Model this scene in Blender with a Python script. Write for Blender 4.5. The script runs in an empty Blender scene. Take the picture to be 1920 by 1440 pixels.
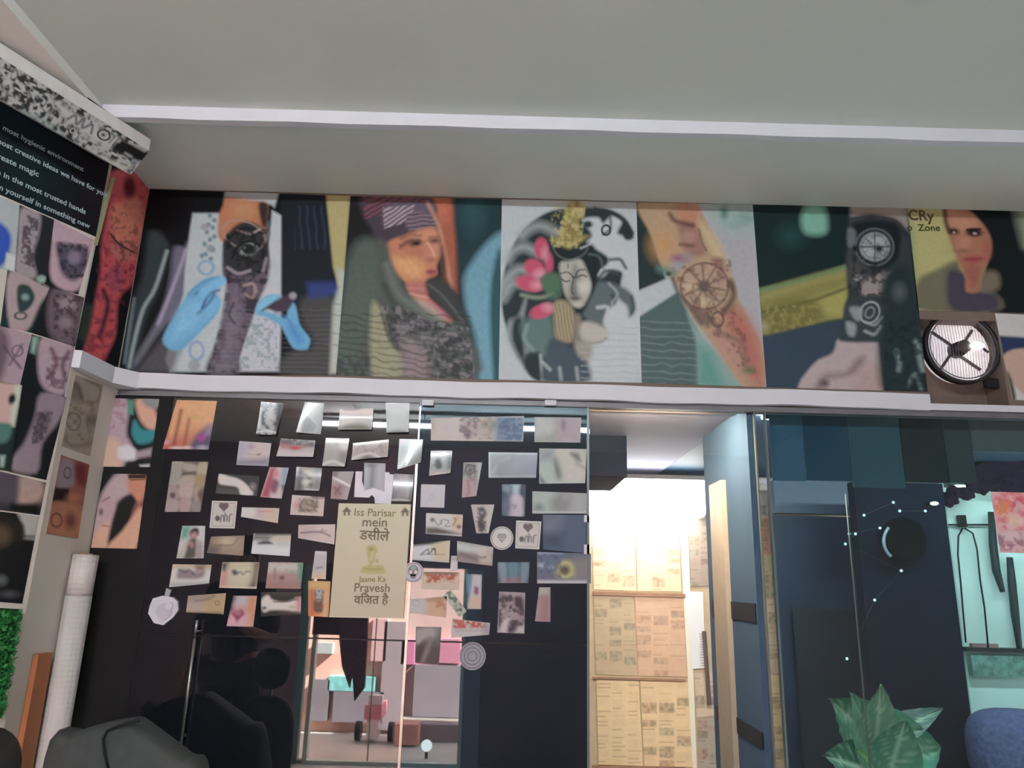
import bpy, bmesh, math, random
import numpy as np
from mathutils import Vector, Matrix
sc = bpy.context.scene
COL = sc.collection
random.seed(4)

# ------------------------------------------------------------------ camera
FPX, PITCH, ROLL, EYE = 1400.0, math.radians(15), math.radians(1.5), 1.5
FV = np.array([0, math.cos(PITCH), math.sin(PITCH)])
U0 = np.array([0, -math.sin(PITCH), math.cos(PITCH)])
R0 = np.array([1.0, 0, 0])
RV = math.cos(ROLL) * R0 + math.sin(ROLL) * U0
UV = -math.sin(ROLL) * R0 + math.cos(ROLL) * U0
ORG = np.array([0, 0, EYE])
cam_data = bpy.data.cameras.new('camera')
cam_data.sensor_width = 36.0
cam_data.lens = FPX / 1920 * 36.0
cam_data.clip_start = 0.02
cam = bpy.data.objects.new('camera', cam_data)
COL.objects.link(cam)
cam.matrix_world = Matrix(((RV[0], UV[0], -FV[0], 0), (RV[1], UV[1], -FV[1], 0), (RV[2], UV[2], -FV[2], EYE), (0, 0, 0, 1)))
sc.camera = cam

# ------------------------------------------------------------------ world, sun, exposure
sc.view_settings.view_transform = 'Standard'
sc.view_settings.look = 'None'
sc.view_settings.gamma = 1.0
sc.view_settings.use_curve_mapping = False
sc.view_settings.exposure = -0.08
TUBE_L = 305.0        # radiance of the ceiling tubes
SUN = 130.0
SKY = 12.0
BOX_L = 17.0
w = bpy.data.worlds.new('sky')
sc.world = w
w.use_nodes = True
w.node_tree.nodes['Background'].inputs[0].default_value = (0.78, 0.88, 1.0, 1)
w.node_tree.nodes['Background'].inputs[1].default_value = SKY
sd = bpy.data.lights.new('sun', 'SUN')
sd.energy = SUN
sd.angle = 0.02
sd.color = (1, 0.95, 0.88)
sun = bpy.data.objects.new('sun', sd)
COL.objects.link(sun)
sun.rotation_mode = 'QUATERNION'
sun.rotation_quaternion = Vector((-1, -.38, -.9)).to_track_quat('-Z', 'Y')   # along the lane, grazing the facade across it

# ------------------------------------------------------------------ helpers
def ray(x, y):
    return FV * FPX + RV * (x - 960) + UV * (720 - y)
def onY(x, y, Y):
    d = ray(x, y); return ORG + d * (Y / d[1])
def onX(x, y, X):
    d = ray(x, y); return ORG + d * (X / d[0])
def onZ(x, y, Z):
    d = ray(x, y); return ORG + d * ((Z - EYE) / d[2])
def onP(x, y, P, N):
    d = ray(x, y); return ORG + d * (np.dot(P - ORG, N) / np.dot(d, N))
def proj(v):
    q = np.asarray(v) - ORG
    dz = q @ FV
    return 960 + FPX * (q @ RV) / dz, 720 - FPX * (q @ UV) / dz
def mirY(x, y, YV, D=2.2):
    "a point seen in the glass at y=D, virtual depth YV, as the real point behind the camera"
    p = onY(x, y, YV); return np.array([p[0], 2 * D - p[1], p[2]])

def s2l(c):
    if isinstance(c, str):
        c = c.lstrip('#'); c = [int(c[i:i + 2], 16) for i in (0, 2, 4)]
    c = np.asarray(c, float) / 255
    return np.where(c <= 0.04045, c / 12.92, ((c + 0.055) / 1.055) ** 2.4)

MATS = {}
def mat(name, col, rough=0.6, metal=0.0, var=0.06, scale=30, bump=0.0, spec=0.4, coat=0, emit=None):
    if name in MATS: return MATS[name]
    m = bpy.data.materials.new(name); m.use_nodes = True
    nt = m.node_tree; b = nt.nodes['Principled BSDF']
    lin = s2l(col)
    b.inputs['Roughness'].default_value = rough
    b.inputs['Metallic'].default_value = metal
    b.inputs['Specular IOR Level'].default_value = spec
    b.inputs['Coat Weight'].default_value = coat
    tc = nt.nodes.new('ShaderNodeTexCoord'); nz = nt.nodes.new('ShaderNodeTexNoise')
    nz.inputs['Scale'].default_value = scale; nz.inputs['Detail'].default_value = 4
    nt.links.new(tc.outputs['Object'], nz.inputs['Vector'])
    rp = nt.nodes.new('ShaderNodeValToRGB')
    rp.color_ramp.elements[0].position = 0.3; rp.color_ramp.elements[1].position = 0.7
    rp.color_ramp.elements[0].color = (*(np.clip(lin * (1 - var), 0, 1)), 1)
    rp.color_ramp.elements[1].color = (*(np.clip(lin * (1 + var), 0, 1)), 1)
    nt.links.new(nz.outputs['Fac'], rp.inputs['Fac'])
    nt.links.new(rp.outputs['Color'], b.inputs['Base Color'])
    if bump:
        bp = nt.nodes.new('ShaderNodeBump'); bp.inputs['Strength'].default_value = bump
        bp.inputs['Distance'].default_value = 0.01
        nt.links.new(nz.outputs['Fac'], bp.inputs['Height']); nt.links.new(bp.outputs['Normal'], b.inputs['Normal'])
    if emit:
        b.inputs['Emission Color'].default_value = (*s2l(col), 1)
        b.inputs['Emission Strength'].default_value = emit
    MATS[name] = m
    return m

def paintmat(name, rough, spec, coat=0.0, dots=False):
    m = bpy.data.materials.new(name); m.use_nodes = True
    nt = m.node_tree; b = nt.nodes['Principled BSDF']
    a = nt.nodes.new('ShaderNodeAttribute'); a.attribute_name = 'Col'
    nt.links.new(a.outputs['Color'], b.inputs['Base Color'])
    b.inputs['Roughness'].default_value = rough
    b.inputs['Specular IOR Level'].default_value = spec
    b.inputs['Coat Weight'].default_value = coat
    b.inputs['Coat Roughness'].default_value = 0.12
    nz = nt.nodes.new('ShaderNodeTexNoise'); nz.inputs['Scale'].default_value = 9
    tc = nt.nodes.new('ShaderNodeTexCoord'); nt.links.new(tc.outputs['Object'], nz.inputs['Vector'])
    bp = nt.nodes.new('ShaderNodeBump'); bp.inputs['Strength'].default_value = 0.25; bp.inputs['Distance'].default_value = 0.01
    nt.links.new(nz.outputs['Fac'], bp.inputs['Height']); nt.links.new(bp.outputs['Normal'], b.inputs['Normal'])
    MATS[name] = m
    return m
M_VINYL = paintmat('printed_vinyl', 0.55, 0.18)
M_PHOTO = paintmat('photo_paper', 0.4, 0.3)
M_GLOSSY = paintmat('glossy_photo_paper', 0.3, 0.5, 0.7)

def mix_glass(name, base, fac, transparent, rough=0.0, gcol=(1, 1, 1)):
    m = bpy.data.materials.new(name); m.use_nodes = True
    nt = m.node_tree; nt.nodes.clear()
    out = nt.nodes.new('ShaderNodeOutputMaterial'); mx = nt.nodes.new('ShaderNodeMixShader')
    if transparent:
        d = nt.nodes.new('ShaderNodeBsdfTransparent')
    else:
        d = nt.nodes.new('ShaderNodeBsdfDiffuse')
    d.inputs[0].default_value = (*base, 1)
    g = nt.nodes.new('ShaderNodeBsdfGlossy'); g.inputs['Roughness'].default_value = rough
    g.inputs['Color'].default_value = (*gcol, 1)
    mx.inputs[0].default_value = fac
    nt.links.new(d.outputs[0], mx.inputs[1]); nt.links.new(g.outputs[0], mx.inputs[2])
    nt.links.new(mx.outputs[0], out.inputs[0])
    MATS[name] = m
    return m
M_BLACKGLASS = mix_glass('black_glass', (0.010, 0.012, 0.016), 0.10, False, 0.015, (1, .93, .95))
M_NAVYGLASS = mix_glass('navy_black_glass', (0.008, 0.012, 0.018), 0.085, False, 0.015, (.72, .86, 1))
M_TINT = mix_glass('blue_tinted_glass', (0.80, 0.88, 0.88), 0.028, True)
M_CLEAR = mix_glass('clear_glass', (0.97, 0.98, 0.98), 0.035, True)

def emis(name, col, strength):
    m = bpy.data.materials.new(name); m.use_nodes = True
    nt = m.node_tree; nt.nodes.clear()
    out = nt.nodes.new('ShaderNodeOutputMaterial'); e = nt.nodes.new('ShaderNodeEmission')
    e.inputs[0].default_value = (*s2l(col), 1); e.inputs[1].default_value = strength
    nt.links.new(e.outputs[0], out.inputs[0]); MATS[name] = m
    return m

def tag(o, label=None, cat=None, group=None, kind=None):
    if label: o['label'] = label
    if cat: o['category'] = cat
    if group: o['group'] = group
    if kind: o['kind'] = kind
    return o
def struct(o):
    o['kind'] = 'structure'; return o

WL = {}
def mk(name, verts, faces, m, parent=None, smooth=False, loc=None, cols=None):
    "one mesh object from world coordinates"
    v = np.asarray(verts, float).reshape(-1, 3)
    if loc is None:
        loc = (v.min(0) + v.max(0)) / 2 if parent is None else (v.min(0) + v.max(0)) / 2
    loc = np.asarray(loc, float)
    me = bpy.data.meshes.new(name)
    me.from_pydata([tuple(x) for x in (v - loc)], [], [tuple(f) for f in faces])
    if cols is not None:
        at = me.color_attributes.new('Col', 'FLOAT_COLOR', 'POINT')
        c4 = np.ones((len(v), 4)); c4[:, :3] = cols
        at.data.foreach_set('color', c4.ravel())
    me.materials.append(m)
    if smooth: me.polygons.foreach_set('use_smooth', [True] * len(me.polygons))
    me.update()
    o = bpy.data.objects.new(name, me); COL.objects.link(o)
    if parent is not None:
        o.parent = parent; o.location = loc - WL[parent.name]
    else:
        o.location = loc
    WL[o.name] = loc
    return o
def empty(name, loc):
    o = bpy.data.objects.new(name, None); COL.objects.link(o); o.location = loc
    o.empty_display_size = 0.05
    WL[o.name] = np.asarray(loc, float); return o

class MB:
    def __init__(s): s.v = []; s.f = []
    def add(s, v, f):
        k = len(s.v); s.v += [tuple(x) for x in v]; s.f += [tuple(i + k for i in q) for q in f]; return s
    def box(s, a, b):
        x0, y0, z0 = a; x1, y1, z1 = b
        v = [(x0, y0, z0), (x1, y0, z0), (x1, y1, z0), (x0, y1, z0), (x0, y0, z1), (x1, y0, z1), (x1, y1, z1), (x0, y1, z1)]
        return s.add(v, [(0, 3, 2, 1), (4, 5, 6, 7), (0, 1, 5, 4), (1, 2, 6, 5), (2, 3, 7, 6), (3, 0, 4, 7)])
    def prism(s, base, vec):
        n = len(base); b = [np.asarray(p, float) for p in base]; t = [p + np.asarray(vec, float) for p in b]
        return s.add(b + t, [tuple(range(n))[::-1], tuple(range(n, 2 * n))] + [(i, (i + 1) % n, n + (i + 1) % n, n + i) for i in range(n)])
    def tube(s, pts, r, seg=10, cap=True):
        pts = [Vector(p) for p in pts]; n = len(pts)
        rs = r if isinstance(r, (list, tuple)) else [r] * n
        k = len(s.v); up = None
        for i, p in enumerate(pts):
            t = (pts[min(i + 1, n - 1)] - pts[max(i - 1, 0)]).normalized()
            if up is None:
                up = t.orthogonal().normalized()
            up = (up - t * up.dot(t)).normalized(); sd_ = t.cross(up)
            for j in range(seg):
                a = 2 * math.pi * j / seg
                s.v.append(tuple(p + (up * math.cos(a) + sd_ * math.sin(a)) * rs[i]))
        for i in range(n - 1):
            for j in range(seg):
                a = k + i * seg + j; b = k + i * seg + (j + 1) % seg
                s.f.append((a, b, b + seg, a + seg))
        if cap:
            s.f.append(tuple(range(k, k + seg))[::-1]); s.f.append(tuple(range(k + (n - 1) * seg, k + n * seg)))
        return s
    def disc(s, c, n, r, th, seg=28, r_in=0.0, sx=1.0):
        "disc or ring, centre c, normal n, thickness th towards n"
        c = Vector(c); n = Vector(n).normalized(); e1 = Vector((0, 0, 1)).cross(n)
        e1 = e1.normalized() if e1.length > 1e-4 else Vector((1, 0, 0)); e2 = n.cross(e1)
        P = lambda rr, a, d: tuple(c + (e1 * math.cos(a) * sx + e2 * math.sin(a)) * rr + n * d)
        A = [2 * math.pi * i / seg for i in range(seg)]
        if r_in == 0:
            v = [P(r, a, 0) for a in A] + [P(r, a, th) for a in A]
            return s.add(v, [tuple(range(seg))[::-1], tuple(range(seg, 2 * seg))] + [(i, (i + 1) % seg, seg + (i + 1) % seg, seg + i) for i in range(seg)])
        v = [P(r, a, 0) for a in A] + [P(r, a, th) for a in A] + [P(r_in, a, th) for a in A] + [P(r_in, a, 0) for a in A]
        f = []
        for i in range(seg):
            j = (i + 1) % seg
            f += [(i, j, seg + j, seg + i), (seg + i, seg + j, 2 * seg + j, 2 * seg + i), (2 * seg + i, 2 * seg + j, 3 * seg + j, 3 * seg + i), (3 * seg + i, 3 * seg + j, j, i)]
        return s.add(v, f)
    def ball(s, c, r, su=16, sv=10, p=2.0):
        c = np.asarray(c, float); r = np.ones(3) * r if np.isscalar(r) else np.asarray(r, float)
        v = []
        sg = lambda x: math.copysign(abs(x) ** (2 / p), x)
        for i in range(sv + 1):
            th = -math.pi / 2 + math.pi * i / sv
            for j in range(su):
                a = 2 * math.pi * j / su
                v.append(c + r * np.array([sg(math.cos(th)) * sg(math.cos(a)), sg(math.cos(th)) * sg(math.sin(a)), sg(math.sin(th))]))
        f = [(i * su + j, i * su + (j + 1) % su, (i + 1) * su + (j + 1) % su, (i + 1) * su + j) for i in range(sv) for j in range(su)]
        return s.add(v, f)
    def build(s, name, m, parent=None, smooth=False, loc=None):
        return mk(name, s.v, s.f, m, parent, smooth, loc)

# ------------------------------------------------------------------ printed pictures: a fine grid whose vertices carry the print's own ink
_rng = np.random.RandomState(7)
_LAT = _rng.rand(64, 64)
def vnoise(x, y, sc_, seed=0):
    x = x / sc_ + seed * 7.3 + 100; y = y / sc_ + seed * 3.1 + 100
    xi = np.floor(x).astype(int); yi = np.floor(y).astype(int); fx = x - xi; fy = y - yi
    fx = fx * fx * (3 - 2 * fx); fy = fy * fy * (3 - 2 * fy)
    g = lambda i, j: _LAT[i % 64, j % 64]
    return (g(xi, yi) * (1 - fx) + g(xi + 1, yi) * fx) * (1 - fy) + (g(xi, yi + 1) * (1 - fx) + g(xi + 1, yi + 1) * fx) * fy
def smooth_closed(p, k=4):
    p = np.asarray(p, float); n = len(p); out = []
    for i in range(n):
        a, b, c, d = p[i - 1], p[i], p[(i + 1) % n], p[(i + 2) % n]
        for j in range(k):
            t = j / k
            out.append(0.5 * ((2 * b) + (-a + c) * t + (2 * a - 5 * b + 4 * c - d) * t * t + (-a + 3 * b - 3 * c + d) * t ** 3))
    return np.array(out)
SOFT = 1.5
class Art:
    def __init__(s, x, y): s.x = x; s.y = y; s.c = np.zeros((len(x), 3)); s.o = (0, 0, 1.0)
    def at(s, ox, oy, k):
        "following coordinates are read off an enlargement: offset and scale"
        s.o = (ox, oy, k); return s
    def _t(s, p): p = np.asarray(p, float).reshape(-1, 2); return p / s.o[2] + np.array(s.o[:2])
    def _mix(s, al, c):
        c = s2l(c); s.c += (c - s.c) * np.clip(al, 0, 1)[:, None]; return s
    def F(s, c): s.c[:] = s2l(c); return s
    def G(s, p0, p1, c0, c1):
        p0, p1 = s._t(p0)[0], s._t(p1)[0]; d = p1 - p0
        t = np.clip(((s.x - p0[0]) * d[0] + (s.y - p0[1]) * d[1]) / (d @ d), 0, 1)[:, None]
        s.c = s2l(c0) * (1 - t) + s2l(c1) * t; return s
    def _sd(s, pts):
        n = len(pts); d = np.full(len(s.x), 1e9); ins = np.zeros(len(s.x), bool)
        for i in range(n):
            ax, ay = pts[i]; bx, by = pts[(i + 1) % n]
            ex, ey = bx - ax, by - ay; L = ex * ex + ey * ey + 1e-9
            t = np.clip(((s.x - ax) * ex + (s.y - ay) * ey) / L, 0, 1)
            d = np.minimum(d, np.hypot(s.x - ax - t * ex, s.y - ay - t * ey))
            cr = ((ay > s.y) != (by > s.y))
            with np.errstate(divide='ignore', invalid='ignore'):
                xx = (bx - ax) * (s.y - ay) / (by - ay + 1e-12) + ax
            ins ^= cr & (s.x < xx)
        return np.where(ins, -d, d)
    def P(s, pts, c, soft=2.0, a=1.0):
        return s._mix(np.clip(0.5 - s._sd(s._t(pts)) / (soft * SOFT), 0, 1) * a, c)
    def C(s, pts, c, soft=2.5, a=1.0):
        return s._mix(np.clip(0.5 - s._sd(smooth_closed(s._t(pts))) / (soft * SOFT), 0, 1) * a, c)
    def E(s, cx, cy, rx, ry, c, rot=0, soft=2.0, a=1.0):
        cx, cy = s._t((cx, cy))[0]; rx /= s.o[2]; ry /= s.o[2]; r = math.radians(rot)
        u = (s.x - cx) * math.cos(r) + (s.y - cy) * math.sin(r); v = -(s.x - cx) * math.sin(r) + (s.y - cy) * math.cos(r)
        q = np.hypot(u / rx, v / ry)
        return s._mix(np.clip(0.5 - (q - 1) * min(rx, ry) / (soft * SOFT), 0, 1) * a, c)
    def RG(s, cx, cy, rx, ry, wd, c, rot=0, soft=1.5, a=1.0):
        cx, cy = s._t((cx, cy))[0]; rx /= s.o[2]; ry /= s.o[2]; wd /= s.o[2]; r = math.radians(rot)
        u = (s.x - cx) * math.cos(r) + (s.y - cy) * math.sin(r); v = -(s.x - cx) * math.sin(r) + (s.y - cy) * math.cos(r)
        q = np.abs(np.hypot(u / rx, v / ry) - 1) * min(rx, ry) - wd / 2
        return s._mix(np.clip(0.5 - q / soft, 0, 1) * a, c)
    def L(s, pts, wd, c, soft=1.5, a=1.0):
        p = s._t(pts); wd /= s.o[2]; d = np.full(len(s.x), 1e9)
        if len(p) > 2 and np.hypot(*(p[0] - p[-1])) > .5:
            e_ = np.vstack([2 * p[0] - p[1], p, 2 * p[-1] - p[-2]]); o_ = []
            for i in range(1, len(e_) - 2):
                a0, b0, c0_, d0 = e_[i - 1:i + 3]
                for j in range(4):
                    t = j / 4; o_.append(.5 * (2 * b0 + (c0_ - a0) * t + (2 * a0 - 5 * b0 + 4 * c0_ - d0) * t * t + (3 * b0 - a0 - 3 * c0_ + d0) * t ** 3))
            p = np.array(o_ + [p[-1]])
        for i in range(len(p) - 1):
            e = p[i + 1] - p[i]; t = np.clip(((s.x - p[i][0]) * e[0] + (s.y - p[i][1]) * e[1]) / (e @ e + 1e-9), 0, 1)
            d = np.minimum(d, np.hypot(s.x - p[i][0] - t * e[0], s.y - p[i][1] - t * e[1]))
        return s._mix(np.clip(0.5 - (d - wd / 2) / (soft * SOFT), 0, 1) * a, c)
    def B(s, pts, c, scale=6, thr=0.5, seed=0, a=0.9, soft=3.0):
        "blotches of ink inside an outline"
        m = np.clip(0.5 - s._sd(s._t(pts)) / soft, 0, 1)
        scale = scale * 1.35
        n = 0.65 * vnoise(s.x, s.y, scale, seed) + 0.35 * vnoise(s.x, s.y, scale * 0.45, seed + 3)
        return s._mix(m * a * np.clip((n - thr) * 4 + 0.5, 0, 1), c)
    def S(s, pts, c, ang=0, per=8, duty=0.4, a=0.7, wob=2.0, seed=0):
        "wavy stripes inside an outline"
        m = np.clip(0.5 - s._sd(s._t(pts)) / 2, 0, 1); r = math.radians(ang)
        t = -s.x * math.sin(r) + s.y * math.cos(r) + wob * 2 * (vnoise(s.x, s.y, 18, seed) - .5)
        t = np.abs(((t / per) % 1) - 0.5) * 2
        return s._mix(m * a * np.clip((duty - t) * 2.5 + 0.5, 0, 1), c)
    def N(s, amp=0.15, scale=5, seed=0):
        s.c *= (1 + amp * 1.2 * (vnoise(s.x, s.y, scale, seed) - 0.5))[:, None]; return s

def plane_frame(N):
    N = np.asarray(N, float); N = N / np.linalg.norm(N)
    e1 = np.cross(np.array([0, 0, 1.0]), N); e1 /= np.linalg.norm(e1)     # to the right as seen from the front (N towards viewer)
    return e1, np.cross(N, e1), N

def print_on(name, quad, P0, N, art, step=1.6, off=0.0012, curl=None, m=None, th=0.001, edge=None, mid=None):
    "quad TL TR BR BL read off the photo, laid on the plane (P0, N towards the viewer)"
    P0 = np.asarray(P0, float); N = np.asarray(N, float)
    q = [onP(*p, P0, N) for p in quad]
    w_ = max(np.hypot(*(np.subtract(quad[0], quad[1]))), np.hypot(*(np.subtract(quad[3], quad[2]))))
    h_ = max(np.hypot(*(np.subtract(quad[0], quad[3]))), np.hypot(*(np.subtract(quad[1], quad[2]))))
    nu, nv = max(6, int(w_ / step)), max(6, int(h_ / step))
    U, V = np.meshgrid(np.linspace(0, 1, nu + 1), np.linspace(0, 1, nv + 1))
    U, V = U.ravel()[:, None], V.ravel()[:, None]
    G = (q[0] * (1 - U) + q[1] * U) * (1 - V) + (q[3] * (1 - U) + q[2] * U) * V
    px, py = proj(G)
    A = Art(px, py); art(A)
    lum = A.c @ np.array([.3, .6, .1]); cols = np.clip(lum[:, None] + (A.c - lum[:, None]) * .86, 0, 1)
    d = np.full((len(G), 1), off)
    if curl:
        for k, amt in curl.items():
            t = {'b': V, 't': 1 - V, 'l': 1 - U, 'r': U, 'c': (1 - U) * V, 'd': U * V, 'm': 4 * U * (1 - U), 'v': 4 * V * (1 - V)}[k]
            d = d + amt * (t ** 2.2 if k not in 'mv' else t)
    front = G + N * d
    n = (nu + 1); idx = lambda i, j: j * n + i
    faces = [(idx(i, j), idx(i, j + 1), idx(i + 1, j + 1), idx(i + 1, j)) for j in range(nv) for i in range(nu)]
    bd = [idx(i, 0) for i in range(nu)] + [idx(nu, j) for j in range(nv)] + [idx(i, nv) for i in range(nu, 0, -1)] + [idx(0, j) for j in range(nv, 0, -1)]
    back = front[bd] - N * th
    k = len(front); nb = len(bd)
    faces += [(bd[i], bd[(i + 1) % nb], k + (i + 1) % nb, k + i) for i in range(nb)]
    backall = front - N * th; k2 = k + nb
    if curl:
        faces += [(k2 + idx(i, j), k2 + idx(i + 1, j), k2 + idx(i + 1, j + 1), k2 + idx(i, j + 1)) for j in range(nv) for i in range(nu)]
        allv = np.vstack([front, back, backall]); allc = np.vstack([cols, cols[bd], np.full((k, 3), 0.6)])
    else:
        faces += [tuple(range(k, k + nb))]
        allv = np.vstack([front, back]); allc = np.vstack([cols, cols[bd]])
    return mk(name, allv, faces, m or M_PHOTO, smooth=False, cols=allc)

def font_for(text):
    return None
def text_on(name, text, start, end, P0, N, m, parent, th=0.0006, off=0.0016, slant=0, sy=1.0, bold=0.0, serif=False):
    "lettering whose baseline runs from one photo point to another on the plane"
    P0 = np.asarray(P0, float); e1, e2, n = plane_frame(N)
    a = onP(*start, P0, N); b = onP(*end, P0, N)
    cu = bpy.data.curves.new(name, 'FONT'); cu.body = text; cu.extrude = 0; cu.resolution_u = 3; cu.offset = bold; cu.shear = slant
    o = bpy.data.objects.new(name, cu); COL.objects.link(o)
    bpy.context.view_layer.update()
    me = bpy.data.meshes.new_from_object(o.evaluated_get(bpy.context.evaluated_depsgraph_get()))
    bpy.data.objects.remove(o)
    v = np.array([vv.co[:] for vv in me.vertices])
    if len(v) == 0: return None
    k = np.linalg.norm(b - a) / (v[:, 0].max() - v[:, 0].min()); v[:, 0] -= v[:, 0].min(); v *= k; v[:, 1] *= sy
    d = (b - a) / np.linalg.norm(b - a); dn = np.cross(n, d)
    W = a + v[:, :1] * d + v[:, 1:2] * dn + n * off
    f = [tuple(p.vertices) for p in me.polygons]
    nv = len(W)
    # edges of the outline get side walls so that the letters have body
    from collections import Counter
    ec = Counter(); dirs = {}
    for q in f:
        for i in range(len(q)):
            e = (q[i], q[(i + 1) % len(q)]); kx = tuple(sorted(e)); ec[kx] += 1; dirs[kx] = e
    W2 = W - n * th
    f2 = [tuple(i + nv for i in q)[::-1] for q in f]
    side = [(e[1], e[0], e[0] + nv, e[1] + nv) for kx, e in dirs.items() if ec[kx] == 1]
    return mk(name, np.vstack([W, W2]), f + f2 + side, m, parent)

# ------------------------------------------------------------------ the room shell
D = 2.2                      # glass and poster wall
HC = 2.718                   # ceiling
XC = -1.2                    # return wall at the left of the glass
C2 = np.array([XC, 1.958, 0.0])
_hx = onZ(1600, 900, 0)      # only its horizontal heading is used
dl = ray(1600, 1090).copy(); dl[2] = 0; dl /= np.linalg.norm(dl)
NL = np.cross(dl, [0, 0, 1.0]); NL /= np.linalg.norm(NL)      # left wall normal, into the room
if NL[0] < 0: NL = -NL
PL = C2.copy()
NB = np.array([0, -1.0, 0]); PB = np.array([0, D, 0.0])
NR = np.array([1.0, 0, 0]); PR = np.array([XC, 2.0, 0.0])
LEDGE0, LEDGE1 = 2.040, 2.088

plaster = mat('ceiling_paint', (214, 221, 214), 0.85, var=0.03, scale=3)
cream = mat('cream_wall_paint', (212, 204, 194), 0.8, var=0.03, scale=5)
white_pvc = mat('white_pvc', (214, 216, 224), 0.55, var=0.03, scale=8)
maroonwall = mat('maroon_wall_paint', (132, 108, 112), 0.8, var=0.1, scale=2)
darkmetal = mat('dark_metal', (40, 40, 42), 0.4, 0.6)
chrome = mat('brushed_steel', (170, 170, 165), 0.3, 0.9, scale=60)
BACK = -2.6
LW = PL - dl * ((PL[1] - BACK) / dl[1])        # far end of the left wall
XRT = 2.3
struct(MB().box((-4.2, BACK - .1, -0.1), (XRT + .1, 4.6, 0)).build('floor', mat('floor_tile', (198, 203, 206), 0.3, scale=3, var=.1)))
struct(MB().box((-4.2, BACK - .1, HC), (XRT + .1, D + .15, HC + .1)).build('ceiling', plaster))
# left wall (angled), return wall, right wall, wall with the shop door
b = MB().prism([PL, LW, LW - NL * .12, PL - NL * .12], (0, 0, HC)); struct(b.build('wall_left', cream))
struct(MB().box((XC - .12, 1.958, 0), (XC, D + .1, HC)).build('wall_left_return', cream))
struct(MB().box((XRT, BACK - .1, 0), (XRT + .1, D + .1, HC)).build('wall_right', mat('grey_wall_paint', (196, 196, 194), .8)))
# wall over the glass, with the recess for the fan at its right end
b = MB()
b.box((XC, D, LEDGE0), (1.262, D + .12, HC))
b.box((1.262, D, 2.335), (XRT, D + .12, HC))
XREC = onY(1868, 600, D)[0]
b.box((1.262, D + .10, LEDGE0), (XREC, D + .12, 2.335))
b.box((XREC, D, LEDGE0), (XRT, D + .12, 2.335))
struct(b.build('wall_back', mat('board_wall', (120, 105, 95), .7)))
# boxed beam along the left, over the air conditioner
struct(MB().box((-1.9, -1.2, 2.69), (-1.122, 1.95, HC)).build('trim_1', mat('beam_paint', (240, 237, 230), .8, var=.03, scale=3)))
# white moulding across the ceiling
b = MB()
n = 26
y0, y1 = 1.752, 1.775
xa, xb = -1.12, XRT
vs = []
for i in range(n + 1):
    x = xa + (xb - xa) * i / n; wv = 0.0015 * math.sin(i * 2.1)
    vs += [(x, y0 + .012 * i / n, HC), (x, y0 + .012 * i / n, HC - .038 + wv), (x, y1 + .012 * i / n, HC - .038 + wv), (x, y1 + .012 * i / n, HC)]
fs = [(i * 4 + j, i * 4 + 4 + j, i * 4 + 4 + (j + 1) % 4, i * 4 + (j + 1) % 4) for i in range(n) for j in range(4)] + [(0, 1, 2, 3), (4 * n + 3, 4 * n + 2, 4 * n + 1, 4 * n)]
b.add(vs, fs); struct(b.build('trim_2', white_pvc))
# white ledge under the posters: return piece + long piece, hand-cut so slightly wavy
vs = []; n = 60; x0, x1 = XC, 1.262
for i in range(n + 1):
    x = x0 + (x1 - x0) * i / n
    wv = 0.0022 * math.sin(x * 9) + 0.0012 * math.sin(x * 23 + 1); yf = D - .022
    vs += [(x, D, LEDGE1 + wv * .6), (x, yf, LEDGE1 + wv * .6), (x, yf, LEDGE0 + wv), (x, D, LEDGE0 + wv)]
fs = [(i * 4 + j, i * 4 + (j + 1) % 4, i * 4 + 4 + (j + 1) % 4, i * 4 + 4 + j) for i in range(n) for j in range(4)] + [(3, 2, 1, 0), (4 * n, 4 * n + 1, 4 * n + 2, 4 * n + 3)]
b = MB().add(vs, fs)
struct(b.build('trim_3', white_pvc))
b = MB().prism([(XC, 1.958, LEDGE0), (XC + .02, 1.962, LEDGE0), (XC + .03, 2.12, LEDGE0), (XC + .075, D - .022, LEDGE0), (XC + .075, D, LEDGE0), (XC, D, LEDGE0)], (0, 0, LEDGE1 - LEDGE0 + .001))
struct(b.build('trim_4', white_pvc))
# metal track under the ledge and over the panes
struct(MB().box((XC + .01, D - .006, 2.022), (XRT, D + .03, LEDGE0 - .0025)).build('trim_5', mat('grey_aluminium', (120, 118, 122), .45, .3)))
struct(MB().box((1.262, D - .012, LEDGE0 + .0), (XRT, D - .0005, LEDGE0 + .02)).build('trim_6', white_pvc))

# ------------------------------------------------------------------ glass front
def X_at(px, py): return onY(px, py, D)[0]
xm = X_at(768, 1100); ZS = onY(560, 1196, D)[2]; xr = X_at(1103, 1000)
g = 0.0022
gd = []
for k, (xa, xb) in enumerate(((XC, xm), (xm, xr))):
    root = tag(empty('door_%d' % (k + 1), ((xa + xb) / 2, D + .015, 0)), kind='structure')
    if k == 0:
        xk = X_at(258, 1200); MB().box((xa + g, D, .02), (xk, D + .03, 2.022)).build('stile', mat('matt_black_laminate', (12, 12, 13), .8), root); xa = xk
    MB().box((xa + g, D, ZS + g), (xb - g, D + .03, 2.022)).build('pane', (M_BLACKGLASS, M_NAVYGLASS)[k], root)
    MB().box((xa + g, D, 0.02), (xb - g, D + .03, ZS - g)).build('pane', (M_BLACKGLASS, M_NAVYGLASS)[k], root)
    MB().box((xa, D + .004, ZS - g), (xb, D + .028, ZS + g)).build('seam', darkmetal, root)
    if k == 0:
        MB().box((xb - .0035, D - .003, 0.02), (xb + .0035, D + .02, 1.86)).build('edge_strip', chrome, root)
    else:
        MB().box((xb - .004, D - .002, 0.02), (xb + .003, D + .032, 2.022)).build('edge_strip', mat('glass_edge', (110, 122, 122), .3, .2), root)
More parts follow.
